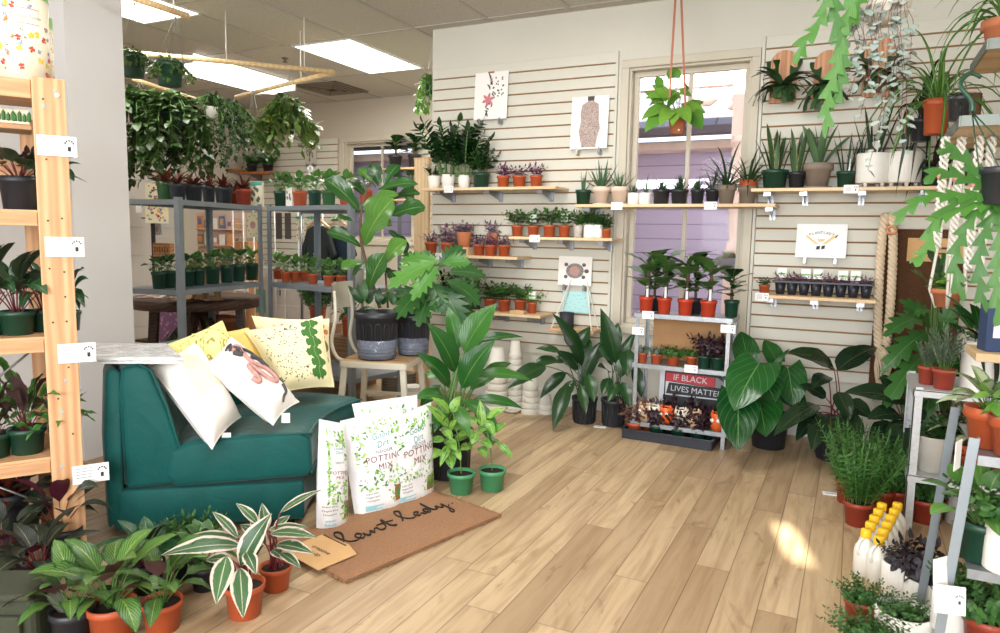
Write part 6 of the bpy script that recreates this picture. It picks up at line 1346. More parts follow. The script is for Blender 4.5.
# ------------------------------------------------------------------ hanging pot before the window
Y_ = 4.2; C = at(677, 134, Y_); k = mpp(C); t = thing('hanging_planter', 'terracotta pot on leather straps hanging before the tall window', 'hanging planter', tuple(C)); m = pot_mesh('clay', 10 * k, 20 * k); m.build('pot', CLAY, t)
s = MB(); s.lathe([(8.6 * k, 17 * k), (0, 17.5 * k)], 14, close=False); s.build('soil', SOIL, t)
TOPP = at(679, -62, Y_) - C; LE = flat('leather_strap', (150, 84, 56), .6)
for a in (-2.6, -.5, .9):
    q = MB(); e = V((math.cos(a) * 9.6 * k, math.sin(a) * 9.6 * k, 14 * k)); q.bar(e, e + V((0, 0, 8 * k)), .012, .003, up=V((math.cos(a), math.sin(a), 0))); q.bar(e + V((0, 0, 7 * k)), TOPP, .012, .003, up=V((0, -1, 0))); q.build('strap', LE, t)
q = MB(); q.tube([TOPP + V((0, 0, -.02)), V((TOPP.x, TOPP.y, CEIL - C.z - .004))], .004, 6); q.build('ceiling_hook', CHROME, t)
q = MB()
for px, py in ((675, 121), (679, 130)): p = at(px, py, Y_ - 9.5 * k) - C; q.tube([p, p + V((0, -.006, 0))], .006, 10)
q.build('rivet', PAPER, t)
m = MB(); random.seed(4); dd = dep(C); c0 = at(678, 116, Y_)
for b, tp, w_, dt in (((672, 112), (645, 130), 18, -.15), ((670, 108), (642, 118), 14, -.1), ((684, 112), (702, 128), 19, -.15), ((682, 108), (706, 112), 15, -.05), ((676, 100), (664, 92), 14, 0), ((664, 96), (645, 98), 9, 0), ((660, 86), (657, 76), 8, 0), ((674, 78), (673, 67), 12, 0), ((668, 98), (652, 84), 12, 0), ((680, 92), (692, 96), 9, -.02), ((684, 86), (690, 90), 8, 0), ((676, 108), (690, 122), 15, -.2), ((674, 110), (660, 124), 14, -.2), ((672, 104), (676, 92), 13, -.1), ((690, 108), (704, 100), 11, .05), ((662, 100), (648, 106), 10, .05), ((678, 110), (672, 124), 12, -.2), ((660, 104), (644, 90), 9, .1)):
    hleaf(m, dd, b, tp, w_ * 1.2, 'heart', .9, .12, 8, 4, -.02, dt, .06, root=c0, sr=.0022, back=.1)
m.v = [tuple(V(p) - C) for p in m.v]; m.build('foliage', [LM['light'], STEMG], t)
# ------------------------------------------------------------------ staghorn ferns on boards
def staghorn(px, py0, py1, wpx, desc, seed):
    Y = 4.67; a, b = at(px, py1, Y), at(px, py0, Y); k = mpp(a); h = (b - a).z; w = wpx * k; t = thing('mounted_fern', desc, 'mounted plant', tuple(a), 0, 'staghorn ferns on wood boards')
    n = 9; pl = [(-w / 2, 0), (w / 2, 0), (w / 2, h * .72)] + [(math.cos(q) * w / 2, h * .72 + math.sin(q) * min(h * .28, w * .5)) for q in [PI * i / n for i in range(1, n)]] + [(-w / 2, h * .72)]
    m = MB(); m.prism(pl, -.012, .01, T=M(((1, 0, 0, 0), (0, 0, -1, 0), (0, 1, 0, 0), (0, 0, 0, 1)))); m.build('board', wood('fern_board', (210, 158, 118), (176, 120, 84), 2, .6), t, .003)
    r = R_(seed); m = MB(); N = 10; m.lathe([(w * .15, 0), (w * .42, h * .05), (w * .46, h * .16), (w * .36, h * .28), (0, h * .33)], 14); m.v = [(x + r.uniform(-.006, .006), y * .55 - .03 + r.uniform(-.006, .006), z + .02) for x, y, z in m.v]; m.build('moss', flat('sphagnum', (120, 96, 62), .95, var=.35, nscale=60, bump=1.), t)
    m = MB(); c = V((0, -.07, h * .26))
    for i in range(15):
        az = -PI / 2 + r.uniform(-1.5, 1.5); el = r.uniform(-.3, 1.2); o = V((math.cos(az), math.sin(az) * .8, 0)); d = o * math.cos(el) + V((0, 0, math.sin(el))); L_ = r.uniform(.10, .19)
        m.leaf(c, d, V((0, 0, 1)) * math.cos(el) - o * math.sin(el), L_, .075, 'lance', .9, .15, 6, 2, rnd=(r.random(), r.random()))
        q = c + d * L_ * .55
        for s in (-.5, .5): m.leaf(q + V((0, 0, -.01)), d + V((s * .6, 0, -.7)), V((0, 0, 1)), L_ * .7, .05, 'stag', .6, .1, 4, 2, rnd=(r.random(), r.random()))
    for s in (-1, 1): m.leaf((s * w * .25, -.03, h * .35), (s * .25, -.05, 1), (0, -1, .2), h * .62, w * .42, 'obov', .9, .1, 8, 2, .2, rnd=(.2, .4))
    m.build('fronds', [LM['stag'], STEMG], t)
staghorn(782, 48, 103, 25, 'staghorn fern on a wooden board nearest the tall window', 1); staghorn(826, 48, 104, 26, 'staghorn fern on an arched board behind the drooping fishbone stems', 2); staghorn(877, 33, 97, 28, 'staghorn fern on a tall arched board behind the silver trailing plant', 3)
# ------------------------------------------------------------------ stacked white pots on the floor
STW = flat('stack_white', (228, 224, 212), .6, var=.02)
def pot_stack(px, py, n, r0, hp, desc, inv=True):
    C = atz(px, py); k = mpp(C)
    for i in range(n):
        z = i * hp * .36 * k; last = i == n - 1
        t = thing('white_pot', desc % ('bottom', 'second', 'third', 'fourth', 'fifth', 'sixth', 'seventh', 'eighth', 'ninth')[i] if not last else desc % 'top', 'pot', (C.x, C.y, z), 0, 'white clay pots stacked on the floor')
        R = r0 * k * (1 - .035 * i); h = hp * k
        m = MB(); m.lathe([(R, 0), (R, h * .28), (R * .88, h * .30), (R * .68, h * .98), (R * .62, h), (0, h)], 22, close=False); m.lathe([(R * .9, 0), (R * .6, h * .95), (0, h * .95)], 22, close=False); m.build('body', STW, t); m = MB(); m.lathe([(R, 0), (R * 1.03, h * .04), (R * 1.03, h * .24), (R, h * .28)], 22, close=False); m.build('rim', STW, t)
pot_stack(496, 410, 7, 11.5, 20, 'white clay pot, %s of the wide stack nearest the big glossy plant'); pot_stack(514, 406, 9, 9, 17, 'white clay pot, %s of the tall stack behind the white saucer'); pot_stack(524, 398, 9, 9, 17, 'white clay pot, %s of the tallest rear stack against the wall'); pot_stack(530, 413, 5, 9, 17, 'white clay pot, %s of the short stack before the bladed plant'); pot_stack(541, 398, 9, 8.5, 16, 'white clay pot, %s of the rear stack touching the bladed plant'); pot_stack(545, 413, 2, 8, 14, 'white clay pot, %s of the lowest stack beside the bladed plant')
C = atz(512, 412); k = mpp(C); t = thing('white_saucer', 'single flat white saucer on the floor before the pot stacks', 'saucer', tuple(C)); m = MB(); m.lathe([(6 * k, 0), (10 * k, 4 * k), (9.4 * k, 4 * k), (5.5 * k, 1.2 * k)], 24); m.build('dish', STW, t); m = MB(); m.lathe([(5.6 * k, 0), (6.2 * k, .8 * k), (5.2 * k, .9 * k)], 24); m.build('foot', STW, t)
# saucers and grey pots seen under the chair
C = atz(413, 396); k = mpp(C)
for i in range(5):
    t = thing('saucer', 'cream saucer, %s in the stack under the chair' % ('lowest', 'second', 'third', 'fourth', 'top')[i], 'saucer', (C.x, C.y, i * .014), 0, 'saucers stacked under the chair'); R = 11 * k; m = MB(); m.lathe([(R * .75, 0), (R, .018), (R * .96, .02), (R * .74, .004)], 22); m.build('dish', STW, t); m = MB(); m.lathe([(R * .98, .0185), (R * 1.01, .0215), (R * .96, .021)], 22, close=False); m.build('rim', STW, t)
GRP = flat('stack_brown', (132, 118, 104), .8, var=.08)
for j, (px, py) in enumerate(((390, 392), (407, 388))):
    C = atz(px, py); k = mpp(C)
    for i in range(6):
        t = thing('clay_saucer', 'grey-brown clay saucer, %s in the %s stack behind the chair leg' % (('bottom', 'second', 'third', 'fourth', 'fifth', 'top')[i], ('front', 'rear')[j]), 'saucer', (C.x, C.y, i * .02), 0, 'grey clay saucers stacked on the floor'); R = 9 * k; m = MB(); m.lathe([(R * .8, 0), (R, .024), (R * .95, .024), (R * .78, .004)], 20); m.build('dish', GRP, t); m = MB(); m.lathe([(R * .98, .02), (R * 1.02, .0245), (R * .95, .025)], 20, close=False); m.build('rim', GRP, t)
# floor cards
for i, (px, py) in enumerate(((600, 427), (831, 494))):
    C = atz(px, py); t = thing('floor_card', ('white price card lying on the floor by the dark bladed plants', 'white price card lying on the floor by the brick red pots')[i], 'card', tuple(C), .1); m = MB(); m.box((0, 0, .001), (.075, .045, .002)); m.build('card', PAPER, t); m = MB(); m.box((0, .004, .0024), (.05, .004, .0006)); m.box((0, -.006, .0024), (.04, .003, .0006)); m.build('lettering', GREYINK, t)
# ================================================================== next room: steel shelving plants, baskets, displays
B1 = V((-.44, -.097, 0)); B2 = V((.10, .44, 0)); U2A = U1B + V((.03, .02, 0))
def s1(px, z, f=.45): return on_line(px, U1A + B1 * f, U1B + B1 * f, z)
def s2(px, z, f=.45): return on_line(px, U2A + B2 * f, U2B + B2 * f, z)
G1 = 'red-leaved pots on top of the steel shelving'; zt = MZ[0] + .001; zm_ = MZ[1] + .001
plant('red', s1(166, zt, .75), 'nursery', OLIVEP, 18, 19, 16, 34, 'olive green pot of spiky leaves at the partition end of the steel shelving top', G1)
for px, w_, mt, ds in ((178, 17, BLACKP, 'black pot of red spiky leaves behind the steel corner upright'), (194, 18, BLACKP, 'black pot of red spiky leaves, second from the steel corner upright'), (209, 13, BLACKP, 'narrow black pot of red spiky leaves between two wider black pots'), (224, 18, BLACKP, 'black pot of red spiky leaves next to the orange pot'), (244, 16, BRICK, 'orange pot of red spiky leaves on the steel shelving top')): plant('red', s1(px, zt, .4), 'nursery', mt, w_, 17, 14, w_ * 1.7, ds, G1)
plant('red', s1(234, zt, .8), 'nursery', BRICK, 12, 15, 13, 22, 'orange pot of red spiky leaves tucked behind the black ones', G1)
def bx(loc, w, h, d, mat, label, name='seed_packet', cat='packet', rzv=0., band=None):
    k = mpp(loc); t = thing(name, label, cat, tuple(loc), rzv); m = MB(); m.box((0, 0, h * k / 2), (w * k, d, h * k)); m.build('carton', mat, t, .001)
    if band: m = MB(); m.box((0, -d / 2 - .0008, h * k * .92), (w * k, .001, h * k * .14)); m.build('band', band, t)
    m = MB(); r = R_(int(w * 10))
    for i in range(7): x, z = r.uniform(-.3, .3) * w * k, r.uniform(.2, .75) * h * k; m.add([(x + a * w * k * .14, -d / 2 - .0012, z + b * h * k * .10) for a, b in ((-1, 0), (-.3, 1), (.6, .7), (1, -.2), (.2, -1))], [(0, 1, 2, 3, 4)][::-1])
    m.build('motif', flat('packet_ink', (96, 104, 88), .7), t); return t
TEALB = flat('packet_teal', (70, 160, 140), .6); CRB = flat('packet_cream', (232, 226, 196), .6, var=.02)
bx(s1(257, zt, .35), 14, 25, .03, CRB, 'cream plant booklet standing beside the orange pot', 'booklet', 'booklet', .2, TEALB)
bx(U2A + (U2B - U2A) * .07 + B2 * .35 + V((0, 0, zt)), 10, 20, .03, flat('packet_white', (222, 220, 212), .6), 'white booklet standing where the two steel units meet', 'booklet', 'booklet', -.2)
t = thing('plant_label', 'tall white label stake with a round hole above the steel shelving', 'label', tuple(U2A + (U2B - U2A) * .10 + B2 * .7 + V((0, 0, zt)))); m = MB(); m.box((0, 0, .16), (.028, .003, .22)); m.build('stake', PAPER, t); m = MB(); m.tube([(math.cos(a) * .022, 0, .292 + math.sin(a) * .022) for a in [i * PI / 8 for i in range(17)]], .007, 6); m.build('ring', PAPER, t)
G2 = 'leafy pots on the steel unit behind the fig'
for px, mt, w_, ds, f, kd in ((280, GREENP, 12, 'dark green pot of round leaves next to the steel joint', .35, 'pepv'), (288, TERRAP, 15, 'terracotta pot of round leaves, first on the farther steel unit top', .55, 'pep'), (300, TERRAP, 16, 'terracotta pot of round leaves before the dark green ones', .45, 'pep'), (315, GREENP, 14, 'dark green pot of round leaves left uncovered by the fig', .4, 'pep'), (329, OLIVEP, 15, 'olive pot of round leaves touching the fig leaves', .35, 'pep'), (346, TERRAP, 14, 'terracotta pot peeping between fig leaves on the steel unit', .5, 'pep'), (366, TERRAP, 14, 'terracotta pot hidden deep behind the fig on the steel unit', .5, 'green')): plant(kd, s2(px, zt, f), 'nursery', mt, w_, 16, 21, w_ * 1.9, ds, G2)
G3 = 'green pots on the middle steel shelf'
for i, (px, w_, kd) in enumerate(((159, 14, 'pepv'), (170, 14, 'pepv'), (187, 16, 'pepv'), (198, 15, 'pep'), (213, 15, 'pep'), (227, 14, 'pep'), (239, 14, 'pepv'), (252, 14, 'pep'))): plant(kd, s1(px, zm_, .45), 'nursery', GREENP, w_, 17, 18, w_ * 1.9, 'dark green pot of leafy growth on the middle steel shelf, %s' % ('first from the partition wall', 'just before the corner upright', 'just after the corner upright', 'second after the corner upright', 'third after the corner upright', 'fourth after the corner upright', 'second before the steel joint', 'last before the steel joint')[i], G3)
G4 = 'terracotta pots on the middle shelf behind the fig'
for i, (px, w_) in enumerate(((278, 10), (286, 10), (295, 11), (304, 10), (313, 11), (329, 12), (341, 11))): plant('pep', s2(px, zm_, (.6, .3, .5, .7, .35, .3, .5)[i]), 'nursery', TERRAP, w_, 10, 18, w_ * 2.1, 'small terracotta pot of leaves on the farther middle shelf, %s' % ('against the steel joint', 'second from the joint', 'third from the joint', 'set back fourth from the joint', 'fifth from the joint', 'sixth and largest', 'last before the fig trunk')[i], G4)
plant('zzs', s2(358, zm_, .4), 'plain', LGREY, 12, 17, 10, 18, 'grey ceramic vase behind the chair back on the steel shelf', G4)
# green plant and foliage below the second unit
for i, (px, py, Y, fw) in enumerate(((345, 322, 4.3, 44), (316, 326, 4.6, 40), (352, 262, 4.4, 40))):
    plant('fern' if i else 'green', at(px, py, Y) if i < 2 else at(px, 280, 4.4), 'nursery', TERRAP, 20, 18, 34, fw, ('leafy plant in a terracotta pot low behind the steel legs by the chair', 'ferny plant behind the steel shelving near the leaf cushion', 'ferny plant behind the chair back')[i], 'plants standing behind the steel shelving') if i == 9 else None
for i, (px, fw, Y) in enumerate(((350, 46, 4.5), (318, 44, 4.9))):
    C = on(px, Y, .0); t = thing('plinth', ('low wooden crate behind the chair carrying a ferny plant', 'low wooden crate beyond the steel unit carrying a plant')[i], 'crate', tuple(C)); m = MB(); m.box((0, 0, .2), (.30, .30, .40)); m.build('body', wood('crate_wood', (150, 112, 80), (110, 78, 52), 0), t, .004); m = MB()
    for z in (.1, .2, .3): m.box((0, -.151, z), (.29, .006, .07))
    m.build('slat', wood('crate_wood', (150, 112, 80), (110, 78, 52), 0), t)
    plant('fern' if i == 0 else 'herb', on(px, Y, .402), 'nursery', TERRAP, 18, 18, 34, fw, ('ferny plant in a terracotta pot behind the chair back', 'bushy plant in a terracotta pot beyond the steel unit')[i], 'plants standing behind the steel shelving')
# --- hanging rods, all hung at one height
ZR = 2.35
ROD = wood('dowel_wood', (226, 198, 150), (206, 172, 122), 0, .5, knots=False)
def rod(p, q, label, cords=()):
    p, q = V(p), V(q); t = thing('hanging_rod', label, 'rod', tuple((p + q) / 2), 0, 'wooden hanging rods'); c = (p + q) / 2
    m = MB(); m.tube([p - c, q - c], .017, 10); m.build('dowel', ROD, t)
    for f in cords: e = p + (q - p) * f; m = MB(); m.tube([e - c + V((0, 0, -.02)), V((e.x, e.y, CEIL - .004)) - c], .004, 5); m.build('cord', flat('cord_white', (226, 224, 216), .7), t)
    return t
rA, rB, rC, rD = at(112, 51, 3.3), at(334, 72, 4.2), atz(236, 97, ZR), atz(198, 100, ZR)
rod(rA, rB, 'long wooden rod running out from the partition towards the light panel', (.5, .86))
rod(rB, rC, 'wooden rod turning back from the rod corner towards the strip light', (.3,))
rod(atz(133, 79, ZR), rD, 'short wooden rod above the largest trailing foliage', (.5,))
e0, e1 = atz(128, -4, ZR), atz(188, 16, ZR); rod(e0, e1, 'wooden rod at the top edge holding two small baskets', (.2, .75))
# --- hanging baskets
def basket(C, R, h, mat, top, fol, leafm, label, stem=None, wires=3, kd='nursery', wc=None):
    C = V(C); t = thing('hanging_basket', label, 'hanging basket', tuple(C), 0, 'hanging baskets in the next room'); pot_parts(t, kd, mat, R, h); T = V(top) - C
    for i in range(wires):
        a = .5 + i * 2 * PI / wires; q = MB(); q.tube([V((math.cos(a) * R, math.sin(a) * R, h)), T * .94 + V((math.cos(a) * .01, math.sin(a) * .01, 0)), T], .0022, 4); q.build('wire', wc or flat('wire_grey', (170, 170, 168), .4, .5), t)
    m = MB(); fol(m); m.v = [(x, y, z + h * .86) for x, y, z in m.v]; m.build('foliage', [LM[leafm], stem or STEMG], t); return t
r = R_(21)
C = at(133, 77, 2.95); basket(C, 13 * mpp(C), 22 * mpp(C), GREENP, e0 + (e1 - e0) * .1 + V((0, 0, -.02)), lambda m: (hang(m, r, 14, .05, .10, .022, .018, 'ovate', .012, out=.05, top=.04),), 'hoya', 'dark green hanging basket partly hidden by the partition wall')
C = at(170, 86, 2.9); basket(C, 14 * mpp(C), 22 * mpp(C), GREENP, e0 + (e1 - e0) * .78 + V((0, 0, -.02)), lambda m: (hang(m, r, 14, .05, .10, .022, .018, 'ovate', .012, out=.05, top=.04),), 'hoya', 'dark green hanging basket clear of the partition below the top rod')
C = at(140, 122, 3.6); basket(C, .085, .13, GREENP, atz(140, 81, ZR), lambda m: (hang(m, r, 34, .08, .62, .075, .055, 'heart', .032, out=.16, top=.10, minl=.2, back=.1) if False else hang(m, r, 34, .08, .62, .075, .055, 'ovate', .030, out=.16, top=.10, minl=.2)), 'pothos', 'large trailing pothos basket filling the gap beside the partition')
C = at(172, 130, 3.7); basket(C, .085, .13, GREENP, atz(172, 92, ZR), lambda m: hang(m, r, 36, .08, .50, .07, .05, 'ovate', .028, out=.17, top=.14, minl=.2), 'pothos', 'trailing pothos basket on the short rod, farther from the partition')
C = at(212, 119, 4.1); basket(C, .048, .09, WHITEP, atz(205, 99, ZR), lambda m: hang(m, r, 26, .05, .50, .034, .026, 'ovate', .018, out=.17, top=.10, minl=.25), 'ivy', 'small white hanging pot of trailing ivy before the strip light', kd='plain')
C = at(232, 128, 4.3); basket(C, .05, .09, BLACKP, atz(236, 97, ZR), lambda m: hang(m, r, 22, .05, .36, .034, .026, 'ovate', .020, out=.17, top=.12, minl=.25), 'ivy', 'ivy basket trailing between the white pot and the bushy basket')
C = at(253, 146, 4.6); basket(C, .065, .10, BLACKP, atz(253, 91, ZR), lambda m: hang(m, r, 14, .06, .16, .04, .03, 'ovate', .022, out=.07, top=.06, minl=.3), 'ivy', 'black hanging basket low behind the bushy one')
C = at(286, 134, 4.25); basket(C, .075, .12, BLACKP, rA + (rB - rA) * .80, lambda m: hang(m, r, 40, .07, .22, .072, .04, 'ovate', .026, out=.15, top=.16, minl=.2), 'hoya', 'full bushy hanging basket below the wooden rod corner')
C = at(431, 96, 5.1); t = basket(C, .06, .10, GREENP, (C.x, C.y, CEIL - .005), lambda m: hang(m, r, 14, .06, .28, .045, .034, 'ovate', .024, out=.05, top=.08, minl=.3), 'light', 'hanging basket just showing past the slat wall corner')
# --- far wall shelves and pots
for i, (x0p, x1p, py, cds) in enumerate(((381, 424, 168, ()), (190, 232, 170, ()), (240, 276, 172, ()), (376, 420, 199, ()))):
    a, b = at(x0p, py, FARY - .25), at(x1p, py, FARY - .25); bc = (PINE(0) if i in (0, 3) else wood('orange_shelf', (196, 120, 66), (160, 88, 44), 0))
    wall_shelf(('small far shelf beside the lilac-view window carrying two dark pots', 'orange wood shelf on the far wall behind the hanging ivy', 'orange wood shelf on the far wall above the booklet', 'lower small far shelf behind the fig leaves')[i], a.x, b.x, a.z, FARY - .25, (.2, .8), (), .022, bc, FARY - .02)
    n = 2
    for j in range(n):
        px = x0p + (x1p - x0p) * (.33 + .45 * j); plant(('fidd', 'herb', 'herb', 'pepv')[i], on(px, FARY - .14, a.z), 'nursery', (BLACKP, WHITEP, BLACKP, GREENP)[i], 14 if i in (0, 3) else 11, 13 if i in (0, 3) else 8, 20 if i in (0, 3) else 12, 28 if i in (0, 3) else 20, 'plant on the %s, %s of two' % (('far shelf beside the window', 'orange shelf behind the ivy', 'orange shelf above the booklet', 'lower far shelf')[i], ('window side', 'corner side')[j] if i in (0, 3) else ('door side', 'inner')[j]), 'plants on the far wall shelves')
a = at(311, 150, FARY - .04); s = sheet('botanical_print', 'narrow pale botanical print hanging on the far slat wall', a.x, a.z, .17, .32, FARY - .05, .02, flat('print_grey', (196, 190, 180), .7)); dec(s, 'sprig_motif', [lf(rr.uniform(-.05, .05), rr.uniform(-.13, .12), .05, .022, rr.uniform(0, 6)) for _ in range(22)], flat('sprig_ink', (120, 110, 112), .8))
# --- left wall poster
a = atx(157, 185, LX + .03)
t = thing('flower_chart', 'cream chart of many small flowers standing by the door', 'poster', tuple(on(157, 5.2, 1.32))); t.rotation_euler = (-.05, 0, .5)
m = MB(); m.box((0, 0, .16), (.24, .004, .42)); m.build('sheet', CRB, t)
for cname, cc in (('bloom_red', 'flower_motif'), ('bloom_yellow', 'flower_motif'), ('bloom_blue', 'flower_motif'), ('sprig_ink', 'stem_motif')): dec(t, cc, [disc(rr.uniform(-.1, .1), rr.uniform(-.02, .34), rr.uniform(.008, .016), 7) for _ in range(14)], bpy.data.materials.get(cname) or MATS[cname])
t2 = thing('display_stand', 'slim dark display stand holding the flower chart by the door', 'stand', tuple(on(157, 5.24, 0))); m = MB(); m.box((0, 0, .70), (.03, .03, 1.24)); m.build('post', INK, t2); m = MB(); m.box((0, 0, .01), (.3, .3, .02)); m.build('base', INK, t2); m = MB(); m.box((0, -.02, 1.325), (.25, .04, .012)); m.build('ledge', INK, t2)
# --- round dark table with goods
DW = wood('dark_table_wood', (84, 58, 46), (52, 36, 30), 0, .4)
TCx = atd(197, 290, 5.4); t = thing('round_table', 'dark round wooden table spread with small goods behind the shelving', 'table', (TCx.x, TCx.y, 0)); Rt = 62 * 5.4 / FOC
m = MB(); m.lathe([(Rt * .98, .63), (Rt, .635), (Rt, .695), (Rt * .985, .70), (0, .70)], 40, close=False); m.lathe([(Rt * .98, .63), (0, .63)], 40, close=False); m.build('table_top', DW, t)
for k in range(4): a = k * PI / 2 + .6; m = MB(); m.bar((math.cos(a) * Rt * .75, math.sin(a) * Rt * .75, 0), (math.cos(a) * Rt * .65, math.sin(a) * Rt * .65, .64), .06, .06, up=V((math.cos(a), math.sin(a), 0))); m.build('leg', DW, t)
for k in range(4): a = k * PI / 2 + .6; m = MB(); m.bar((math.cos(a) * Rt * .73, math.sin(a) * Rt * .73, .18), (0, 0, .62), .04, .04, up=V((0, 1, 0))); m.build('brace', DW, t)
r = R_(33)
cols = [flat('good_white', (226, 222, 214), .7), flat('good_tan', (196, 160, 116), .7), flat('good_grey', (120, 116, 116), .7), flat('good_pink', (206, 160, 156), .7)]
for i in range(14):
    a, q = r.uniform(0, 6.3), Rt * .82 * math.sqrt(r.random()); p = (TCx.x + math.cos(a) * q, TCx.y + math.sin(a) * q, .7005); t = thing('greeting_card', ('%s card lying on the round dark table, %s' % (('white', 'tan', 'grey', 'pink')[i % 4], ('by the table rim facing the door', 'near the table middle', 'at the shelving side', 'toward the far wall', 'beside the wooden crate sign', 'under the cloth pouch', 'between the pouches', 'next to the white booklet', 'at the steel joint side', 'close to the brown sign', 'half under a pouch', 'on the rim by the steel upright', 'behind the pouches', 'near the tea towel')[i])), 'card', p, a, 'cards on the round table'); m = MB(); m.box((0, 0, .003), (.13, .09, .006)); m.build('card', cols[i % 4], t); m = MB(); m.box((0, 0, .0064), (.08, .05, .0008)); m.build('picture', cols[(i + 1) % 4], t)
def onT(px, Y=None, z=.701): return on(px, TCx.y if Y is None else Y, z)
t = thing('wooden_sign', 'brown carved wooden block sign on the round table', 'sign', tuple(onT(165, TCx.y + .1)), .15); m = MB(); m.box((0, 0, .34), (.17, .05, .11)); m.build('block', wood('sign_wood', (190, 136, 92), (150, 98, 62), 0), t, .004); m = MB(); m.box((-.05, 0, .145), (.02, .04, .29)); m.box((.05, 0, .145), (.02, .04, .29)); m.build('stand', INK, t)
m = MB()
for i in range(6): m.box((-.06 + .024 * i, -.026, .34), (.006, .003, .05 - .015 * (i % 2)))
m.build('lettering', flat('sign_carve', (90, 56, 36), .8), t)
for i, px in enumerate((159, 166, 172)):
    t = thing('tea_towel', 'white printed tea towel hung upright on the table, %s of three' % ('door side', 'middle', 'shelving side')[i], 'towel', tuple(onT(px, TCx.y - .05)), 0, 'tea towels on the round table'); m = MB(); m.box((0, 0, .13), (.05, .02, .26)); m.build('cloth', cols[0], t, .006); m = MB(); m.prism([(-.012, .05), (.0, .19), (.012, .12), (.014, .06)], .0, .002, T=M(((1, 0, 0, 0), (0, 0, -1, -.0105), (0, 1, 0, 0), (0, 0, 0, 1)))); m.build('print', INK, t)
for i, px in enumerate((189, 202, 214)):
    t = thing('kraft_pouch', 'kraft paper pouch with pointed top on the table, %s' % ('next to the steel upright', 'middle of the three', 'last of the three')[i], 'pouch', tuple(onT(px, TCx.y - .12)), 0, 'kraft pouches on the round table'); m = MB(); m.prism([(-.055, 0), (.055, 0), (.05, .12), (.02, .20), (-.05, .11)], -.02, .02, T=M(((1, 0, 0, 0), (0, 0, -1, 0), (0, 1, 0, 0), (0, 0, 0, 1)))); m.build('paper', cols[1], t, .006); m = MB(); m.box((0, -.0215, .05), (.05, .002, .03)); m.build('label', PAPER, t)
t = thing('cloth_bag', 'olive cloth bag slumped at the back of the round table', 'bag', tuple(onT(203, TCx.y + .25)), 0); m = MB(); m.lathe([(.10, 0), (.13, .06), (.12, .20), (.08, .27), (0, .28)], 16); m.build('cloth', flat('olive_cloth', (140, 136, 96), .9, bump=.3), t); m = MB(); m.tube(bez([(-.06, 0, .26), (-.03, 0, .34), (.03, 0, .34), (.06, 0, .26)], 5), .006, 6); m.build('handle', cols[1], t)
bk = ((flat('book_a', (200, 96, 72), .6), 'red'), (flat('book_b', (90, 110, 150), .6), 'blue'), (flat('book_c', (226, 200, 120), .6), 'yellow'), (flat('book_d', (210, 206, 200), .6), 'white'))
for i, (mt, nm) in enumerate(bk):
    t = thing('book', '%s book in the pile at the back of the round table' % nm, 'book', tuple(onT(186, TCx.y + .2, .701 + .035 * i)), .1 * i, 'books on the round table'); m = MB(); m.box((0, 0, .017), (.17, .12, .033)); m.build('cover', mt, t, .002); m = MB(); m.box((.002, -.002, .017), (.17, .12, .025)); m.build('pages', PAPER, t)
# goods under the table
C = on(210, TCx.y - .1, 0); k = mpp(C); t = thing('bushy_plant', 'fine-leaved bushy plant on the floor beneath the round table', 'potted plant', tuple(C)); pot_parts(t, 'nursery', BLACKP, .12, .16); me, rm, zm2 = foliage('rose', 1); o = link('foliage', me, t); o.location = (0, 0, .14); o.scale = (.36 / rm * .8, .36 / rm * .8, .36)
for i, (px, n) in enumerate(((205, 3), (220, 4), (232, 4), (245, 3))):
    C = on(px, TCx.y + .25, 0)
    for j in range(n): t = thing('clay_pot', 'terracotta pot under the round table, %s of %s' % (('lowest', 'second', 'third', 'fourth')[j], ('the stack behind the bushy plant', 'the middle stack', 'the stack before the teal card', 'the end stack')[i]), 'pot', (C.x, C.y, .13 * j), 0, 'terracotta pots under the table'); m = pot_mesh('clay', .10, .14); m.build('pot', CLAY, t); m = MB(); m.lathe([(.085, .11), (0, .112)], 14, close=False); m.build('soil', SOIL, t)
GRB = flat('grey_plastic_bag', (176, 178, 186), .25, var=.12, nscale=14, bump=.6); r = R_(8)
for i, px in enumerate((150, 163, 176, 192, 222, 240, 254)):
    C = on(px, TCx.y - .35 + .12 * (i % 2), 0); t = thing('soil_sack', 'crumpled grey plastic sack on the floor under the table, %s' % ('first from the partition', 'beside the table brace', 'behind the corner upright', 'before the bushy plant', 'past the bushy plant', 'before the clay pots', 'under the teal card')[i], 'sack', tuple(C), r.uniform(0, 3), 'grey sacks under the table'); m = MB()
    m.grid(lambda u, v: V((math.cos(2 * PI * u) * math.sin(PI * v) * .15, math.sin(2 * PI * u) * math.sin(PI * v) * .11, .10 - math.cos(PI * v) * .10)) * (1 + .08 * math.sin(u * 19 + v * 13)), 18, 10); m.build('film', GRB, t); m = MB(); m.tube([(.12, 0, .12), (.17, 0, .15), (.19, .02, .14)], .02, 6, r1=.03); m.build('tied_neck', GRB, t)
# lilac floral fabric panels beneath
for i, px in enumerate((168, 205)):
    C = on(px, TCx.y + .45, 0); t = thing('floral_screen', 'lilac blossom patterned board standing behind the table, %s' % ('door side', 'clay pot side')[i], 'board', tuple(C), .1); g = MATS.get('blossom')
    if not g:
        q = G('blossom'); v = q.n('ShaderNodeTexVoronoi'); v.inputs['Scale'].default_value = 26.; q.L.new(q.obj(), v.inputs[0]); g = q.out(q.mix(q.step(v.outputs['Distance'], .2, .45), srgb(206, 170, 206), srgb(150, 110, 156)), .7); MATS['blossom'] = g
    m = MB(); m.box((0, 0, .34), (.34, .02, .66)); m.build('panel', g, t); m = MB(); m.box((0, 0, .675), (.35, .024, .012)); m.box((0, 0, .006), (.35, .06, .012)); m.build('edging', INK, t)
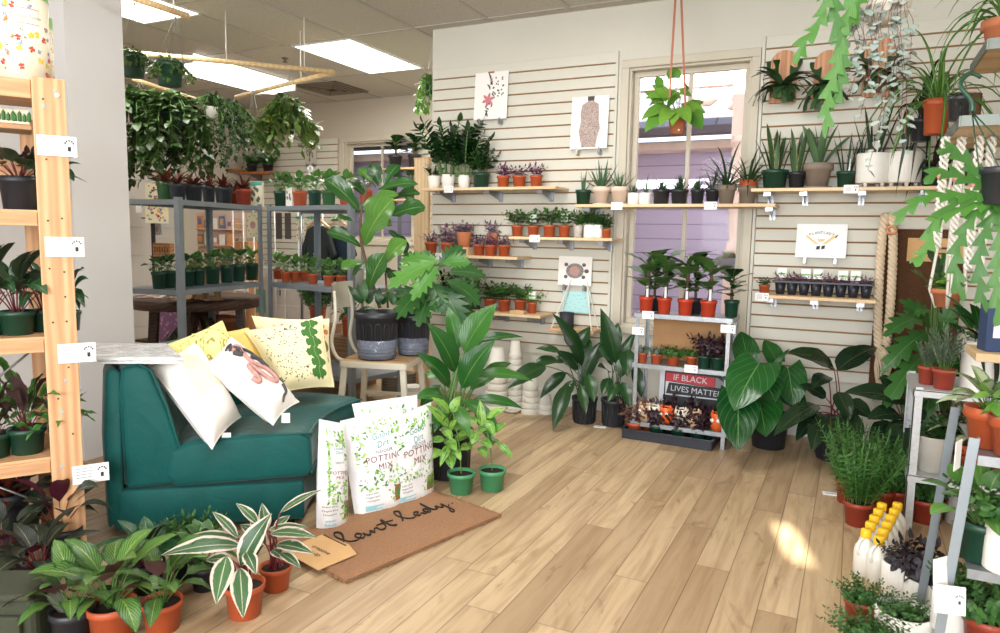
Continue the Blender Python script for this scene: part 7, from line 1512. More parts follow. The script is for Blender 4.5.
# --- wire racks with cards and bags, clothes
def wire_rack(px, Y, z0, z1, w, label):
    C = on(px, Y, 0); t = thing('wire_rack', label, 'rack', tuple(C)); Wm = flat('white_wire', (214, 214, 212), .4)
    for x in (-w / 2, 0, w / 2): m = MB(); m.tube([(x, 0, 0), (x, 0, z1)], .006, 6); m.build('upright', Wm, t)
    m = MB()
    for i in range(8): z = z0 + (z1 - z0) * i / 7; m.tube([(-w / 2, 0, z), (w / 2, 0, z)], .003, 4)
    m.build('wire', Wm, t); m = MB(); m.box((0, 0, .01), (w * 1.2, .3, .02)); m.build('base', Wm, t); return t
wire_rack(246, 4.95, .5, 1.40, .26, 'white wire card rack seen through the nearer steel shelving'); wire_rack(300, 4.9, .4, 1.40, .55, 'white wire rack of hanging bags behind the farther steel unit')
def hung(px, py, Y, w, h, mat, label, name='greeting_card', cat='card', motif=True, band=None):
    a = at(px, py, Y); k = mpp(a); t = thing(name, label, cat, tuple(a)); m = MB(); m.box((0, 0, 0), (w * k, .004, h * k)); m.build('card', mat, t); m = MB(); m.tube([(0, 0, h * k * .5), (0, .03, h * k * .5 + .01)], .003, 5); m.build('hook', CHROME, t)
    if motif: dec(t, 'motif', [disc(0, 0, w * k * .22, 12, 1.), ] , flat('good_pink', (206, 160, 156), .7), .0028); dec(t, 'border_motif', [lf(w * k * .42 * math.cos(q), h * k * .42 * math.sin(q), .02, .01, q + 1.57) for q in [i * .52 for i in range(12)]], flat('packet_ink', (96, 104, 88), .7), .003)
    if band: dec(t, 'band', [[(-w * k / 2, h * k * .40), (w * k / 2, h * k * .40), (w * k / 2, h * k * .5), (-w * k / 2, h * k * .5)]], band, .003)
hung(253, 225, 4.9, 17, 24, CRB, 'cream card with pink centre hanging beside the steel joint'); hung(300, 229, 4.85, 10, 25, CRB, 'white booklet with teal top hung behind the farther steel unit', 'booklet', 'booklet', True, TEALB); hung(311, 229, 4.85, 10, 25, CRB, 'white booklet with teal top hung next to the dark shirt', 'booklet', 'booklet', True, TEALB)
hung(261, 301, 4.9, 13, 24, flat('teal_card', (110, 178, 150), .6), 'teal card hanging under the steel joint', motif=False); hung(305, 295, 4.9, 11, 22, flat('packet_white', (222, 220, 212), .6), 'white card hanging low behind the farther steel unit', motif=True)
for i, px in enumerate((279, 288)): hung(px, 226, 4.88, 8, 26, flat('dark_bag', (96, 88, 82), .8), 'dark hanging pouch on the wire rack, %s' % ('at the steel joint', 'nearer the teal-topped booklets')[i], 'pouch', 'pouch', False)
hung(155, 208, 5.3, 15, 12, flat('good_pink', (206, 160, 156), .7), 'pink framed card on the wall by the steel corner upright', 'picture_card', 'card'); hung(157, 229, 5.3, 14, 12, flat('pale_photo', (200, 204, 206), .6), 'pale landscape card below the pink one', 'picture_card', 'card')
t = thing('card_cabinet', 'tan wooden card cabinet with little cards behind the steel joint', 'cabinet', tuple(on(243, 5.35, 0))); m = MB(); m.box((0, .1, .55), (.22, .2, 1.1)); m.build('body', wood('tan_cabinet', (190, 140, 92), (150, 100, 62), 2), t, .004)
for i in range(4): m = MB(); m.box((0, -.004, .50 + .15 * i), (.19, .01, .11)); q = m.build('pocket', PAPER, t); m = MB(); [m.box((x, -.011, .50 + .15 * i), (.05, .004, .06)) for x in (-.06, .0, .06)]; m.build('card', flat('good_tan', (196, 160, 116), .7), q)
t = thing('clothes_rail', 'metal clothes rail holding dark shirts in the next room', 'rail', tuple(on(330, 4.75, 0))); m = MB(); m.tube([(-.3, 0, 1.37), (.3, 0.06, 1.37)], .012, 8); m.build('rail', CHROME, t)
for x in (-.3, .3): m = MB(); m.tube([(x, x * .1 + .03, 0), (x, x * .1 + .03, 1.37)], .012, 8); m.build('leg', CHROME, t)
def shirt(px, Y, mat, label, fern):
    a = on(px, Y, 1.36); t = thing('tee_shirt', label, 'shirt', tuple(a), -.25, 'shirts on the clothes rail'); w = .20
    out = [(-.05, -.10), (-.14, -.13), (-.24, -.34), (-.19, -.37), (-.145, -.27), (-.15, -.68), (.15, -.68), (.145, -.27), (.19, -.37), (.24, -.34), (.14, -.13), (.05, -.10), (0, -.13)]
    m = MB(); m.prism(out[::-1], -.02, .02, T=M(((1, 0, 0, 0), (0, 0, -1, 0), (0, 1, 0, 0), (0, 0, 0, 1)))); m.build('fabric', mat, t, .012)
    m = MB(); m.tube(bez([(-.16, 0, -.12), (-.06, 0, -.07), (0, 0, -.05), (.06, 0, -.07), (.16, 0, -.12)], 5), .012, 8); m.build('hanger', PINE(0), t); m = MB(); m.tube(bez([(0, 0, -.05), (0, 0, 0), (.02, 0, .02), (.02, 0, .03)], 4), .004, 5); m.build('hook', CHROME, t)
    if fern: dec(t, 'fern_print', [lf(.02 * math.sin(i), -.62 + .025 * i, .09 * (1 - i / 16), .016, s) for i in range(14) for s in (.5, 2.64)], flat('print_pale', (196, 204, 196), .8), .0225)
shirt(318, 4.72, flat('shirt_charcoal', (44, 50, 52), .9), 'charcoal shirt with white fern print on a wooden hanger', True); shirt(338, 4.80, flat('shirt_navy', (38, 54, 70), .9), 'dark blue shirt hanging behind the fern print one', False)
C = on(300, FARY - .5, 0); t = thing('low_cabinet', 'long white low cabinet along the far wall', 'cabinet', tuple(C)); m = MB(); m.box((0, 0, .4), (2.4, .4, .8)); m.build('body', flat('cabinet_white', (190, 186, 180), .5), t, .004)
for i in range(4): m = MB(); m.box((-.9 + .6 * i, -.205, .4), (.56, .012, .7)); q = m.build('door', flat('cabinet_white', (190, 186, 180), .5), t, .004); m = MB(); m.box((-.68 + .6 * i, -.22, .55), (.01, .02, .1)); m.build('handle', CHROME, q)
# spinner of cards between the unit and the far wall
C = on(222, 5.5, 0); t = thing('card_rack', 'tall pale board rack of small cards behind the nearer steel unit', 'rack', tuple(C), .1); m = MB(); m.box((0, .03, .80), (.62, .03, 1.2)); m.build('back_board', flat('rack_board', (196, 172, 160), .8), t, .003)
for sx in (-.27, .27): m = MB(); m.box((sx, .05, .60), (.03, .03, 1.2)); m.build('leg', INK, t)
for j in range(3): m = MB(); m.box((0, -.005, .88 + .17 * j), (.6, .05, .012)); m.build('ledge', PINE(0), t)
cc = [('white', cols[0]), ('tan', cols[1]), ('grey', cols[2]), ('pink', cols[3]), ('orange', flat('print_orange', (222, 140, 74), .8)), ('blue', flat('book_b', (90, 110, 150), .6)), ('cream', CRB)]
for j in range(3):
    for i in range(6):
        nm, mt = cc[(i * 3 + j * 2 + i * j) % 7]; p = M.Rotation(.1, 3, 'Z') @ V((-.245 + .098 * i, -.012, .887 + .17 * j)); q = thing('greeting_card', '%s card on the %s ledge of the card rack, %s from its door end' % (nm, ('lowest', 'middle', 'highest')[j], ('first', 'second', 'third', 'fourth', 'fifth', 'sixth')[i]), 'card', tuple(C + p), .1, 'cards on the board rack')
        h = .09 + .02 * ((i + j) % 3); m = MB(); m.box((0, 0, h / 2), (.075, .003, h)); m.build('card', mt, q); m = MB(); m.box((0, -.002, h * .55), (.045, .001, h * .5)); m.build('picture', cc[(i + j + 3) % 7][1], q)
# ================================================================== the crowded corner at the right
# coir panel and macrame
t = thing('coir_mat', 'dark brown coir mat hung on the slat wall beside the macrame', 'mat', (.335, 4.675, .78)); m = MB(); m.box((0, 0, 0), (.42, .022, .99)); m.build('pile', flat('dark_coir', (96, 62, 38), .95, var=.25, nscale=120, bump=1.), t, .006)
a = at(935, 250, 4.66) - V(t.location); m = MB(); m.box((a.x, -.014, a.z), (.27, .004, .13)); m.build('kraft_label', flat('kraft_card', (206, 164, 112), .75), t); m = MB(); m.box((a.x, -.0165, a.z + .01), (.14, .001, .012)); m.box((a.x, -.0165, a.z - .02), (.10, .001, .008)); m.build('lettering', INK, t)
t = thing('macrame_hanger', 'thick cream macrame rope hanging with a wooden ring beside the coir mat', 'macrame', (.16, 4.60, 1.36)); RO = flat('macrame_cream', (226, 206, 178), .9, var=.08, nscale=40, bump=.6)
for s in (-1, 1):
    for ph in (0, PI * .67, PI * 1.33):
        m = MB(); P = []
        for i in range(90):
            f = i / 89; z = -.0 - .80 * f; P.append(V((s * (.014 + .018 * max(0, math.sin(PI * min(1, f * 1.05))) ** .5) + .02 * f + .014 * math.cos(f * 60 + ph), .014 * math.sin(f * 60 + ph), z)))
        m.tube(P, .012, 6); m.build('rope', RO, t)
m = MB(); m.tube([(.02 + math.cos(q) * .022, -.02, -.09 + math.sin(q) * .022) for q in [i * PI / 8 for i in range(17)]], .009, 8); m.build('ring', wood('ring_wood', (206, 150, 110), (170, 110, 76), 0), t)
m = MB()
for i in range(16): a_ = i * .39; m.tube(bez([(.02 + .03 * math.cos(a_), .02 * math.sin(a_), -.78), (.03 + .04 * math.cos(a_ + 1), .03 * math.sin(a_ + 1), -.88), (.02 + .008 * math.cos(a_), .008 * math.sin(a_), -1.0)], 5), .006, 5)
m.build('knotted_end', RO, t)
# galvanised low rack
WZ = flat('pale_galvanised', (196, 198, 200), .5, .4, var=.12, nscale=90)
t = thing('metal_rack', 'pale galvanised two-shelf rack full of pots at the photo edge', 'rack', (.275, 3.346, 0))
for x in (.0, .80):
    for y in (.0, .42): m = MB(); m.box((x, y, .305), (.032, .004, .61)); m.box((x - .014 * (1 if x == 0 else -1), y + .014 * (1 if y == 0 else -1), .305), (.004, .032, .61)); m.build('leg', WZ, t)
for z in (.60, .24): m = MB(); m.box((.40, .21, z - .002), (.84, .44, .004)); m.box((.40, -.008, z - .013), (.84, .004, .03)); m.box((-.018, .21, z - .013), (.004, .44, .03)); m.build('shelf', WZ, t)
GT = 'pots on the galvanised rack'
def rr_(px, Y, z, *a, **k): return plant(a[0], on(px, Y, z), *a[1:], GT, **k)
rr_(926, 3.50, .601, 'lav', 'nursery', BRICK, 17, 18, 30, 22, 'brick red square pot of grey-green spires, set back on the galvanised rack')
rr_(943, 3.42, .601, 'lav', 'nursery', BRICK, 22, 20, 48, 34, 'brick red square pot of grey-green spires at the rack front')
rr_(982, 3.46, .601, 'strap', 'cyl', WHITEP, 40, 50, 24, 70, 'big white pot of dark drooping straps on the galvanised rack', saucer=True)
rr_(931, 3.45, .241, 'jaded', 'plain', LGREY, 32, 36, 20, 44, 'pale cement pot with a black triangle on the rack lower shelf')
m = MB(); C = on(931, 3.45, .241); k = mpp(C)
tt = [o for o in COL.objects if o.get('label', '').startswith('pale cement pot')][0]
for a in [-1.9 - tt.rotation_euler.z + i * 1.57 for i in range(4)]:
    P = lambda da, z: V((math.cos(a + da) * (16 * k * (.72 + .28 * z) + .001), math.sin(a + da) * (16 * k * (.72 + .28 * z) + .001), z * 36 * k)); m.add([P(-.6, .02), P(-.3, .02), P(0, .02), P(.3, .02), P(.6, .02), P(.3, .42), P(0, .8), P(-.3, .42)], [(0, 1, 7), (1, 2, 6, 7), (2, 3, 5, 6), (3, 4, 5)])
m.build('black_triangle', INK, tt)
rr_(950, 3.62, .241, 'dkp', 'cyl', LGREY, 34, 30, 22, 44, 'rough grey square-topped pot behind the triangle pot')
rr_(972, 3.46, .241, 'whiteg', 'clay', TERRAP, 36, 32, 44, 80, 'terracotta pot of pale variegated leaves on the rack lower shelf')
rr_(955, 3.44, .241, 'strap', 'nursery', BRICK, 20, 22, 12, 40, 'brick red pot between the triangle pot and the variegated plant')
rr_(1004, 3.44, .241, 'whiteg', 'clay', TERRAP, 32, 30, 44, 70, 'terracotta pot of pale variegated leaves cut by the photo edge')
rr_(925, 3.50, .0, 'herb', 'nursery', BRICK, 34, 24, 34, 60, 'orange spotted pot of bushy leaves on the floor under the galvanised rack')
rr_(965, 3.55, .0, 'jaded', 'cyl', LGREY, 36, 30, 26, 50, 'stone grey bowl pot on the floor under the galvanised rack')
rr_(896, 3.55, .0, 'rose', 'nursery', BRICK, 24, 24, 40, 44, 'bushy needle-leaved plant beside the galvanised rack leg')
# bushy needle plants in brick red pots
G5 = 'needle-leaved bushes in brick red pots'
plant('rose', atz(857, 524), 'nursery', BRICK, 28, 24, 72, 66, 'bushy needle-leaved plant in a brick red pot standing farthest forward', G5, seed=1)
plant('rose', atz(848, 502), 'nursery', BRICK, 26, 24, 64, 56, 'bushy needle-leaved plant in a brick red pot next to the floor card', G5, seed=2)
plant('rose', atz(880, 512), 'nursery', BRICK, 26, 24, 60, 60, 'bushy needle-leaved plant behind the yellow-capped jugs', G5, seed=0)
# jugs
JW = flat('jug_white', (236, 234, 226), .35, var=.01, transl=.1); JY = flat('jug_cap_yellow', (240, 190, 30), .4, var=.02)
def jug(C, label):
    t = thing('plant_food_jug', label, 'jug', tuple(C), -2.2, 'white jugs with yellow caps'); m = MB(); m.lathe([(.030, 0), (.035, .005), (.0365, .085), (.033, .105), (.018, .128), (.014, .134), (.014, .146), (0, .146)], 22); m.build('body', JW, t)
    m = MB(); m.lathe([(.0175, .140), (.018, .143), (.018, .166), (.016, .169), (0, .169)], 18); m.build('cap', JY, t); m = MB(); m.tube(bez([(.012, 0, .136), (.034, 0, .128), (.043, 0, .105), (.036, 0, .082)], 5), .006, 8); m.build('handle', JW, t)
    m = MB(); m.grid(lambda u, v: V((math.cos(2.3 + 1.5 * u) * .0372, math.sin(2.3 + 1.5 * u) * .0372, .02 + .05 * v)), 10, 1); q = m.build('label', flat('jug_label', (232, 214, 190), .5), t)
    m = MB(); r = R_(3)
    for i in range(7): u, v, s = r.random(), r.random(), .012; P = lambda a, b: V((math.cos(2.3 + 1.5 * (u * .9 + a)) * .0378, math.sin(2.3 + 1.5 * (u * .9 + a)) * .0378, .022 + .04 * v + b)); m.add([P(0, 0), P(.1, 0), P(.12, .008), P(.02, .012)], [(0, 1, 2, 3)])
    m.build('label_picture', flat('jug_red', (196, 70, 44), .6), q)
A_, B_ = atz(863, 574), atz(881, 540); n_ = ('front', 'second', 'third', 'fourth', 'rear')
for i in range(5): jug(A_ + (B_ - A_).normalized() * .082 * i, 'white jug with yellow cap, %s jug of the outer row on the floor' % n_[i])
A2 = atz(876, 582)
for i in range(6): jug(A2 + (B_ - A_).normalized() * .082 * i, 'white jug with yellow cap, %s jug of the inner row by the fluted pot' % ('front', 'second', 'third', 'fourth', 'fifth', 'rear')[i])
# front pots
G6 = 'pots on the floor at the photo corner'
def fluted(root, R, h):
    m = MB(); seg = 72; vs = []; pr = [(.80, 0), (.84, .02), (.97, .5), (1., .96), (1.0, 1.), (.93, 1.), (.88, .8), (.8, .3)]
    for r0, z in pr: vs += [V((math.cos(2 * PI * k / seg) * R * r0 * (1 + (.018 if k % 2 else 0) * (z > .02 and z < .97)), math.sin(2 * PI * k / seg) * R * r0 * (1 + (.018 if k % 2 else 0) * (z > .02 and z < .97)), z * h)) for k in range(seg)]
    m.add(vs, [(i * seg + k, i * seg + (k + 1) % seg, (i + 1) * seg + (k + 1) % seg, (i + 1) * seg + k) for i in range(len(pr) - 1) for k in range(seg)], 0, False); m.build('pot', WHITEP, root)
    q = MB()
    for z in (.3, .42, .54, .66): q.lathe([(R * (.86 + .14 * z) * 1.01, z * h), (R * (.86 + .14 * z) * 1.03, z * h + .004), (R * (.86 + .14 * z) * 1.01, z * h + .008)], 48, close=False)
    q.build('ridge', WHITEP, root)
    s = MB(); s.lathe([(R * .9, h * .88), (0, h * .9)], 18, close=False); s.build('soil', SOIL, root)
for i, (px, py, rw, hh, kd, fh, fw) in enumerate(((897, 600, 16, 40, 'dkherb', 26, 40), (923, 614, 19, 38, 'dkherb', 48, 56))):
    C = atz(px, py); k = mpp(C); t = thing('fluted_planter', ('white fluted planter of inky leaves beside the yellow-capped jugs', 'white fluted planter of inky drooping leaves nearer the photo edge')[i], 'potted plant', tuple(C), 0, G6); fluted(t, rw * k, hh * k); me, rm, zm2 = foliage(kd, i); o = link('foliage', me, t); o.location = (0, 0, hh * k * .86); o.scale = (fw * k / 2 / rm, fw * k / 2 / rm, fh * k / zm2)
plant('herb', atz(859, 625), 'nursery', BRICK, 32, 28, 20, 54, 'low bushy herb in a brick red pot before the white jugs', G6, seed=0)
plant('herb', atz(902, 644), 'bowl', WHITEP, 54, 36, 12, 50, 'white bowl of low bushy herb at the photo bottom', G6, seed=1)
plant('herb', atz(868, 676), 'nursery', BRICK, 50, 42, 24, 84, 'low bushy herb cut by the photo bottom edge', G6, seed=2)
# nearer leaning rack with tags
t = thing('metal_rack', 'dark galvanised rack standing closest at the photo edge', 'rack', (.27, 2.1, 0))
for (x0, y0, x1, y1) in ((.03, .0, -.02, .0), (.03, .38, -.02, .40), (.75, .0, .8, 0), (.75, .38, .8, .4)): m = MB(); m.bar((x1, y1, 0), (x0, y0, .71), .02, .004, up=V((0, 1, 0))); m.bar((x1 + .012, y1 + .012, 0), (x0 + .012, y0 + .012, .71), .004, .02, up=V((0, 1, 0))); m.build('leg', STEEL, t)
for z in (.66, .36, .10): m = MB(); m.box((.405, .2, z), (.72, .36, .005)); m.box((.405, .018, z - .01), (.72, .004, .026)); m.build('shelf', ZINC, t)
card(t, at(958, 455, 2.08) - V(t.location), .05, .075, 0, 1.2, False); card(t, at(941, 575, 2.08) - V(t.location), .06, .09, .1, .9, False); card(t, at(950, 600, 2.05) - V(t.location), .07, .07, .2, .2, True)
G7 = 'plants on the rack closest to the photo edge'
plant('whiteg', on(985, 2.22, .665), 'clay', TERRAP, 42, 40, 36, 84, 'terracotta pot of pale leaves on top of the closest rack', G7)
plant('light', on(1010, 2.15, .665), 'clay', TERRAP, 42, 40, 46, 84, 'terracotta pot of bright leaves on top of the closest rack, past the pale one', G7)
plant('pep', on(978, 2.2, .365), 'nursery', GREENP, 46, 40, 50, 100, 'broad green leafy plant on the middle shelf of the closest rack', G7)
plant('crawl', on(1005, 2.15, .365), 'cyl', WHITEP, 40, 52, 40, 100, 'white pot of trailing leaves on the middle shelf of the closest rack', G7)
plant('herb', on(985, 2.2, .105), 'nursery', BRICK, 46, 40, 50, 100, 'bushy green plant on the bottom shelf of the closest rack', G7)
plant('crawl', on(955, 2.3, .105), 'cyl', WHITEP, 44, 40, 30, 60, 'white pot behind the leaning post of the closest rack', G7)
# --- overhead pine boards and what hangs there
t = thing('pine_display', 'overhead pine display boards with metal lips at the top edge', 'shelving', (.9, 3.1, 0)); BW = wood('display_board', (216, 190, 150), (186, 154, 110), 0, .55); LIP = flat('lip_metal', (112, 118, 112), .45, .6)
for (x0, x1, y0, y1, z) in ((.30, 1.3, 2.95, 3.45, 1.615), (.365, 1.3, 3.9, 4.4, 1.70), (.36, 1.3, 2.95, 3.35, 1.865)):
    m = MB(); m.box(((x0 + x1) / 2 - .9, (y0 + y1) / 2 - 3.1, z), (x1 - x0, y1 - y0, .03)); q = m.build('shelf', BW, t, .003); m = MB(); m.box((x0 - .9 - .003, (y0 + y1) / 2 - 3.1, z), (.006, y1 - y0, .036)); m.box(((x0 + x1) / 2 - .9, y0 - 3.1 - .003, z), (x1 - x0, .006, .036)); m.build('metal_lip', LIP, q)
for y in (2.97, 3.43, 4.38): m = MB(); m.box((.36, y - 3.1, 1.05), (.05, .05, 2.1)); m.build('post', BW, t)
plant('spider', on(935, 4.05, 1.716), 'nursery', TERRAP, 26, 34, 62, 130, 'terracotta pot of long arching grassy leaves on the rear overhead board', 'plants on the overhead boards', seed=1)
plant('strap', on(920, 4.3, 1.716), 'nursery', BLACKP, 22, 22, 60, 50, 'dark plant behind the arching grassy one on the rear board', 'plants on the overhead boards')
plant('spider', on(1002, 3.15, 1.881), 'clay', CLAY, 40, 30, 80, 130, 'bright grassy plant on the highest overhead board', 'plants on the overhead boards', seed=2)
C = on(968, 3.6 if False else 4.0, 1.716); k = mpp(C); t = thing('bark_vase', 'brown bark cylinder vase on the rear overhead board', 'vase', tuple(C)); m = MB(); m.lathe([(.042, 0), (.045, .01), (.044, .17), (.038, .17), (.036, .02)], 20); m.build('body', flat('bark_brown', (116, 84, 58), .9, var=.2, nscale=50, bump=.8), t); m = MB(); m.lathe([(.036, .15), (0, .152)], 14, close=False); m.build('soil', SOIL, t)
plant('strap', on(958, 3.05, 1.631), 'nursery', BLACKP, 22, 24, 6, 30, 'small black pot at the lip of the lower overhead board', 'plants on the overhead boards')
# fishbone cactus strands: flat zigzag stems
def fishbone(m, pts, w, r):
    """flat zigzag stem: one ribbon whose two edges step out in alternate teeth"""
    pth = bez([V(p) for p in pts], 14); n = len(pth); acc = r.random(); o = len(m.v); vs = []; fs = []; rn = (r.random(), r.random()); fo = len(m.f); tw = r.uniform(-.5, .5)
    for i, p in enumerate(pth):
        tg = (pth[min(i + 1, n - 1)] - pth[max(i - 1, 0)]).normalized(); up = (EYE - p).normalized() + V((tw * math.sin(i * .09 + tw * 9), 0, .5 + tw)); x = tg.cross(up).normalized()
        if i: acc += (p - pth[i - 1]).length / (w * 1.15)
        e = min(1, (n - 1 - i) / 6 + .05)
        a = .16 + .84 * (acc % 1.) ** 1.3; b = .16 + .84 * ((acc + .5) % 1.) ** 1.3
        nn = x.cross(tg); vs += [p - x * w * .62 * a * e + tg * w * .25 * a - nn * w * .10 * a, p, p + x * w * .62 * b * e + tg * w * .25 * b - nn * w * .10 * b]
    for i in range(n - 1):
        for k in (0, 1):
            j = i * 3 + k; fs.append((j, j + 1, j + 4, j + 3)); m.uv[fo + len(fs) - 1] = [(k / 2, i / n), (k / 2 + .5, i / n), (k / 2 + .5, (i + 1) / n), (k / 2, (i + 1) / n)]; m.rn[fo + len(fs) - 1] = rn
    m.add(vs, fs, 0, True)
def px_strand(d, pts): return [atd(x, y, d + (p[0] if p else 0)) for x, y, *p in pts]
r = R_(5)
C = atd(822, -60, 1.9); t = thing('fishbone_cactus', 'bright zigzag-stemmed cactus trailing from an unseen high basket', 'hanging plant', tuple(C)); pot_parts(t, 'nursery', BLACKP, .09, .10)
m = MB()
for pts in ([(822, -40), (826, -5), (818, 25), (804, 42), (797, 62)], [(826, -40), (850, 0), (842, 30), (838, 60), (828, 95), (826, 135)], [(818, -40), (842, -15), (858, 5), (838, 40)], [(826, -40), (836, 20), (842, 70), (832, 110)]): fishbone(m, px_strand(1.9, pts), .044, r)
m.v = [tuple(V(p) - C) for p in m.v]; m.build('stems', [LM['fish'], STEMG], t)
q = MB()
for a in (.3, 2.4, 4.5): q.tube([V((math.cos(a) * .09, math.sin(a) * .09, .1)), V((0, 0, CEIL - C.z - .004))], .002, 4)
q.build('wire', CHROME, t)
C = atd(885, 24, 2.0); t = thing('silver_string_plant', 'whitewashed hanging basket of silver string leaves at the top edge', 'hanging plant', tuple(C)); k = mpp(C); pot_parts(t, 'bowl', flat('whitewash_basket', (206, 198, 186), .9, var=.12, nscale=40, bump=.5), 24 * k, 40 * k); m = MB()
for x0, x1, y1 in ((868, 845, 70), (872, 860, 118), (862, 848, 100), (880, 872, 60), (885, 882, 130), (895, 893, 100), (902, 905, 150), (906, 910, 60), (890, 868, 170), (876, 866, 92), (898, 884, 110), (904, 890, 64), (868, 838, 48), (908, 912, 34), (866, 856, 66), (872, 878, 95), (900, 900, 128)):
    pts = px_strand(1.93, [(x0, -8), ((x0 + x1) / 2 - 3, y1 * .2), ((x0 + x1) / 2 + 3, y1 * .6), (x1, y1)]); strand(m, r, pts, .026, .022, 'round', .022, .0009, .3, .1, 3)
m.v = [tuple(V(p) - C) for p in m.v]; m.build('foliage', [LM['silver'], STEMR], t); q = MB()
for a in (.3, 2.4, 4.5): q.tube([V((math.cos(a) * 23 * k, math.sin(a) * 23 * k, 40 * k)), V((0, 0, CEIL - C.z - .004))], .002, 4)
q.build('wire', CHROME, t)
C = atd(1000, 205, 1.75); t = thing('fishbone_cactus', 'green zigzag-stemmed cactus spreading from a dark pot near the photo edge', 'hanging plant', tuple(C)); pot_parts(t, 'nursery', BLACKP, .055, .09); m = MB()
for pts in ([(996, 190), (965, 178), (940, 172), (925, 180)], [(995, 195), (960, 195), (930, 196), (912, 205), (895, 222)], [(996, 200), (960, 210), (936, 220), (925, 250), (912, 262)], [(998, 200), (970, 220), (955, 260), (962, 300)], [(1000, 205), (985, 230), (978, 270), (985, 310)], [(995, 195), (975, 170), (955, 152), (940, 150)], [(1000, 200), (1000, 240), (996, 290), (1004, 330)], [(996, 195), (968, 200), (948, 208), (930, 232)]): fishbone(m, px_strand(1.75, pts), .040, r)
m.v = [tuple(V(p) - C) for p in m.v]; m.build('stems', [LM['fish'], STEMG], t)
q = MB(); HK = atd(972, 112, 1.9) - C
for e in (V((-.05, 0, .09)), V((.05, .02, .09)), V((0, .05, .09))): q.tube([e, HK], .002, 5)
q.build('cord', flat('hanger_green', (34, 70, 52), .4), t); q = MB(); q.tube(bez([HK, HK + V((-.004, 0, .03)), HK + V((-.03, .02, .075)), HK + V((-.008, .05, .11)), HK + V((.02, .06, .10))], 5), .007, 8, r1=.005); q.build('hook', flat('hanger_green', (34, 70, 52), .4), t)
# white macrame hangers below the overhead boards
WR = flat('rope_white', (232, 228, 218), .9)
for i, (px, Y, z0, z1) in enumerate(((946, 3.2, 1.595, 1.18), (962, 3.22, 1.595, 1.15), (980, 3.2, 1.595, 1.1), (992, 3.25, 1.595, 1.1))):
    C = on(px, Y, z0); t = thing('macrame_hanger', 'white macrame cord with pink beads below the overhead board, %s' % ('first at the lip end', 'second from the lip end', 'third from the lip end', 'closest to the photo edge')[i], 'macrame', tuple(C), 0, 'macrame cords under the overhead board'); L_ = z0 - z1
    for ph in (0, 2.1, 4.2): m = MB(); m.tube([V((.012 * math.cos(f * 40 + ph), .012 * math.sin(f * 40 + ph), -L_ * f)) for f in [j / 40 for j in range(41)]], .006, 5); m.build('rope', WR, t)
    m = MB(); m.lathe([(0, -.02), (.016, -.012), (.02, 0), (.016, .012), (0, .02)], 12, (0, 0, -L_ * .35), close=False); m.build('bead', flat('bead_pink', (214, 150, 140), .5), t)
C = on(946, 3.7, .92); t = thing('macrame_planter', 'terracotta pot held in long white macrame cords before the coir mat', 'hanging planter', tuple(C)); k = mpp(C); pot_parts(t, 'clay', CLAY, 15 * k, 18 * k)
for a in (0, 1.57, 3.14, 4.71):
    for d_ in (-.1, .1): m = MB(); e = V((math.cos(a + d_) * 15.5 * k, math.sin(a + d_) * 15.5 * k, 17 * k)); m.tube([V((math.cos(a) * 9 * k, math.sin(a) * 9 * k, -.005)), e, V((.005 * math.cos(a), .005 * math.sin(a), .74))], .006, 5); m.build('rope', WR, t)
me, rm, zm2 = foliage('light', 1); o = link('foliage', me, t); o.location = (0, 0, 15 * k); o.scale = (22 * k / rm, 22 * k / rm, 20 * k / zm2)
# pine tray board with navy box, low at the edge
t = thing('pine_ledge', 'pine ledge with a navy box on it at the photo edge', 'shelf', tuple(on(1000, 3.1, .80))); m = MB(); m.box((.12, 0, 0), (.42, .26, .03)); m.build('board', BW, t, .003); m = MB(); m.box((.30, .10, -.40), (.04, .04, .80)); m.build('post', BW, t)
C = on(998, 3.08, .816); t = thing('navy_box', 'navy and cream patterned box on the pine ledge', 'box', tuple(C), .2); m = MB(); m.box((0, 0, .09), (.11, .08, .18)); m.build('carton', flat('navy_card', (36, 58, 96), .5), t, .002); m = MB(); m.box((0, -.041, .10), (.07, .002, .10)); m.build('label', PAPER, t)
for px, Y, ph, fh, fw, kd, ds in ((905, 4.35, 40, 90, 70, 'pin', 'tall dark leafy plant on the floor below the macrame knot'), (945, 4.2, 40, 110, 90, 'green', 'tall leafy plant on the floor behind the galvanised rack'), (985, 3.95, 40, 120, 100, 'lobed', 'lobed leafy plant on the floor behind the big white pot')): plant(kd, on(px, Y, 0), 'nursery', BLACKP, 40, ph, fh, fw, ds, 'plants on the floor before the coir mat')
plant('green', on(958, 3.25, 1.05 + .0) if False else on(975, 3.58, .601), 'nursery', BLACKP, 30, 30, 60, 90, 'dark leafy plant behind the big white pot on the galvanised rack', GT)
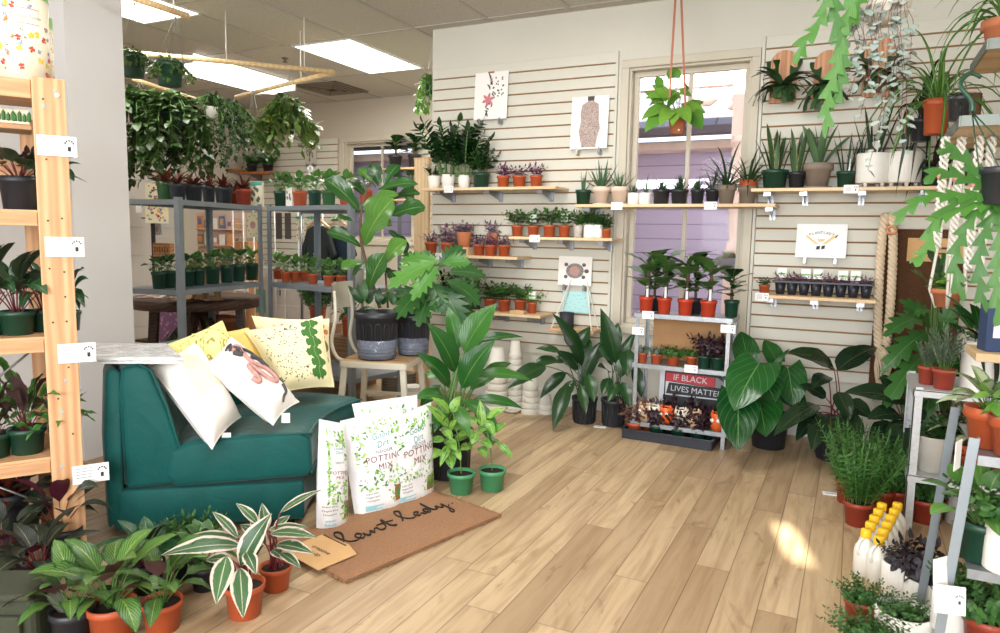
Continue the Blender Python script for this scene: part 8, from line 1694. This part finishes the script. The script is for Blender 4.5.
# ------------------------------------------------------------------ light
w = bpy.data.worlds.new('world'); SC.world = w; w.use_nodes = True; nt = w.node_tree; nt.nodes.clear()
bg = nt.nodes.new('ShaderNodeBackground'); ow = nt.nodes.new('ShaderNodeOutputWorld'); sky = nt.nodes.new('ShaderNodeTexSky')
sky.sky_type = 'HOSEK_WILKIE'; sky.turbidity = 3.5; sky.ground_albedo = .5
mx = nt.nodes.new('ShaderNodeMix'); mx.data_type = 'RGBA'; mx.inputs[0].default_value = .45; mx.inputs[7].default_value = (.55, .56, .58, 1); nt.links.new(sky.outputs[0], mx.inputs[6]); nt.links.new(mx.outputs[2], bg.inputs[0]); bg.inputs[1].default_value = 4.5; nt.links.new(bg.outputs[0], ow.inputs[0])
sd = V((.28, -1., .4056)).normalized(); sky.sun_direction = sd
sun = bpy.data.lights.new('sun', 'SUN'); sun.energy = 30.0; sun.angle = .003; sun.color = (1, .93, .82)
so = bpy.data.objects.new('sun', sun); COL.objects.link(so); so.rotation_euler = (-sd).to_track_quat('-Z', 'Y').to_euler()
def area(name, loc, target, sx, sy, power, col=(1, 1, 1)):
    l = bpy.data.lights.new(name, 'AREA'); l.shape = 'RECTANGLE'; l.size = sx; l.size_y = sy; l.energy = power; l.color = col
    o = bpy.data.objects.new(name, l); COL.objects.link(o); o.location = loc; o.rotation_euler = (V(target) - V(loc)).to_track_quat('-Z', 'Y').to_euler(); return o
area('added_front_fill', (-.35, -3.0, 1.6), (-1.2, 3, .9), 4.2, 2.2, 330, (.94, .97, 1))  # added fill lamp standing in for daylight from an assumed shop window
area('ceiling_lamp', (-2.4, .8, CEIL - .06), (-2.4, .8, 0), .6, 1.2, 9, (1, .98, .95))  # added lamp under the unseen front ceiling, no fixture there
area('ceiling_lamp', (-.4, .8, CEIL - .06), (-.4, .8, 0), .6, 1.2, 30, (1, .98, .95))  # assumed lamp in the unseen front ceiling, added without a panel
area('ceiling_lamp', (-1.5, 2.9, CEIL - .06), (-1.5, 2.9, 0), .6, 1.2, 34, (1, .98, .95))  # added lamp over the middle of the room, no light panel behind it
area('ceiling_lamp', (-4.5, 3.2, CEIL - .03), (-4.5, 3.2, 0), .58, 1.0, 26, (1, .95, .87))
area('ceiling_lamp', (-3.92, 5.16, CEIL - .03), (-3.92, 5.16, 0), .58, 1.0, 48, (1, .95, .87))
SC.view_settings.view_transform = 'Standard'; SC.view_settings.look = 'None'; SC.view_settings.gamma = 1; SC.view_settings.use_curve_mapping = False
SC.view_settings.exposure = 0.22
try: SC.cycles.use_denoising = True; SC.cycles.max_bounces = 8; SC.cycles.transparent_max_bounces = 12
except Exception: pass
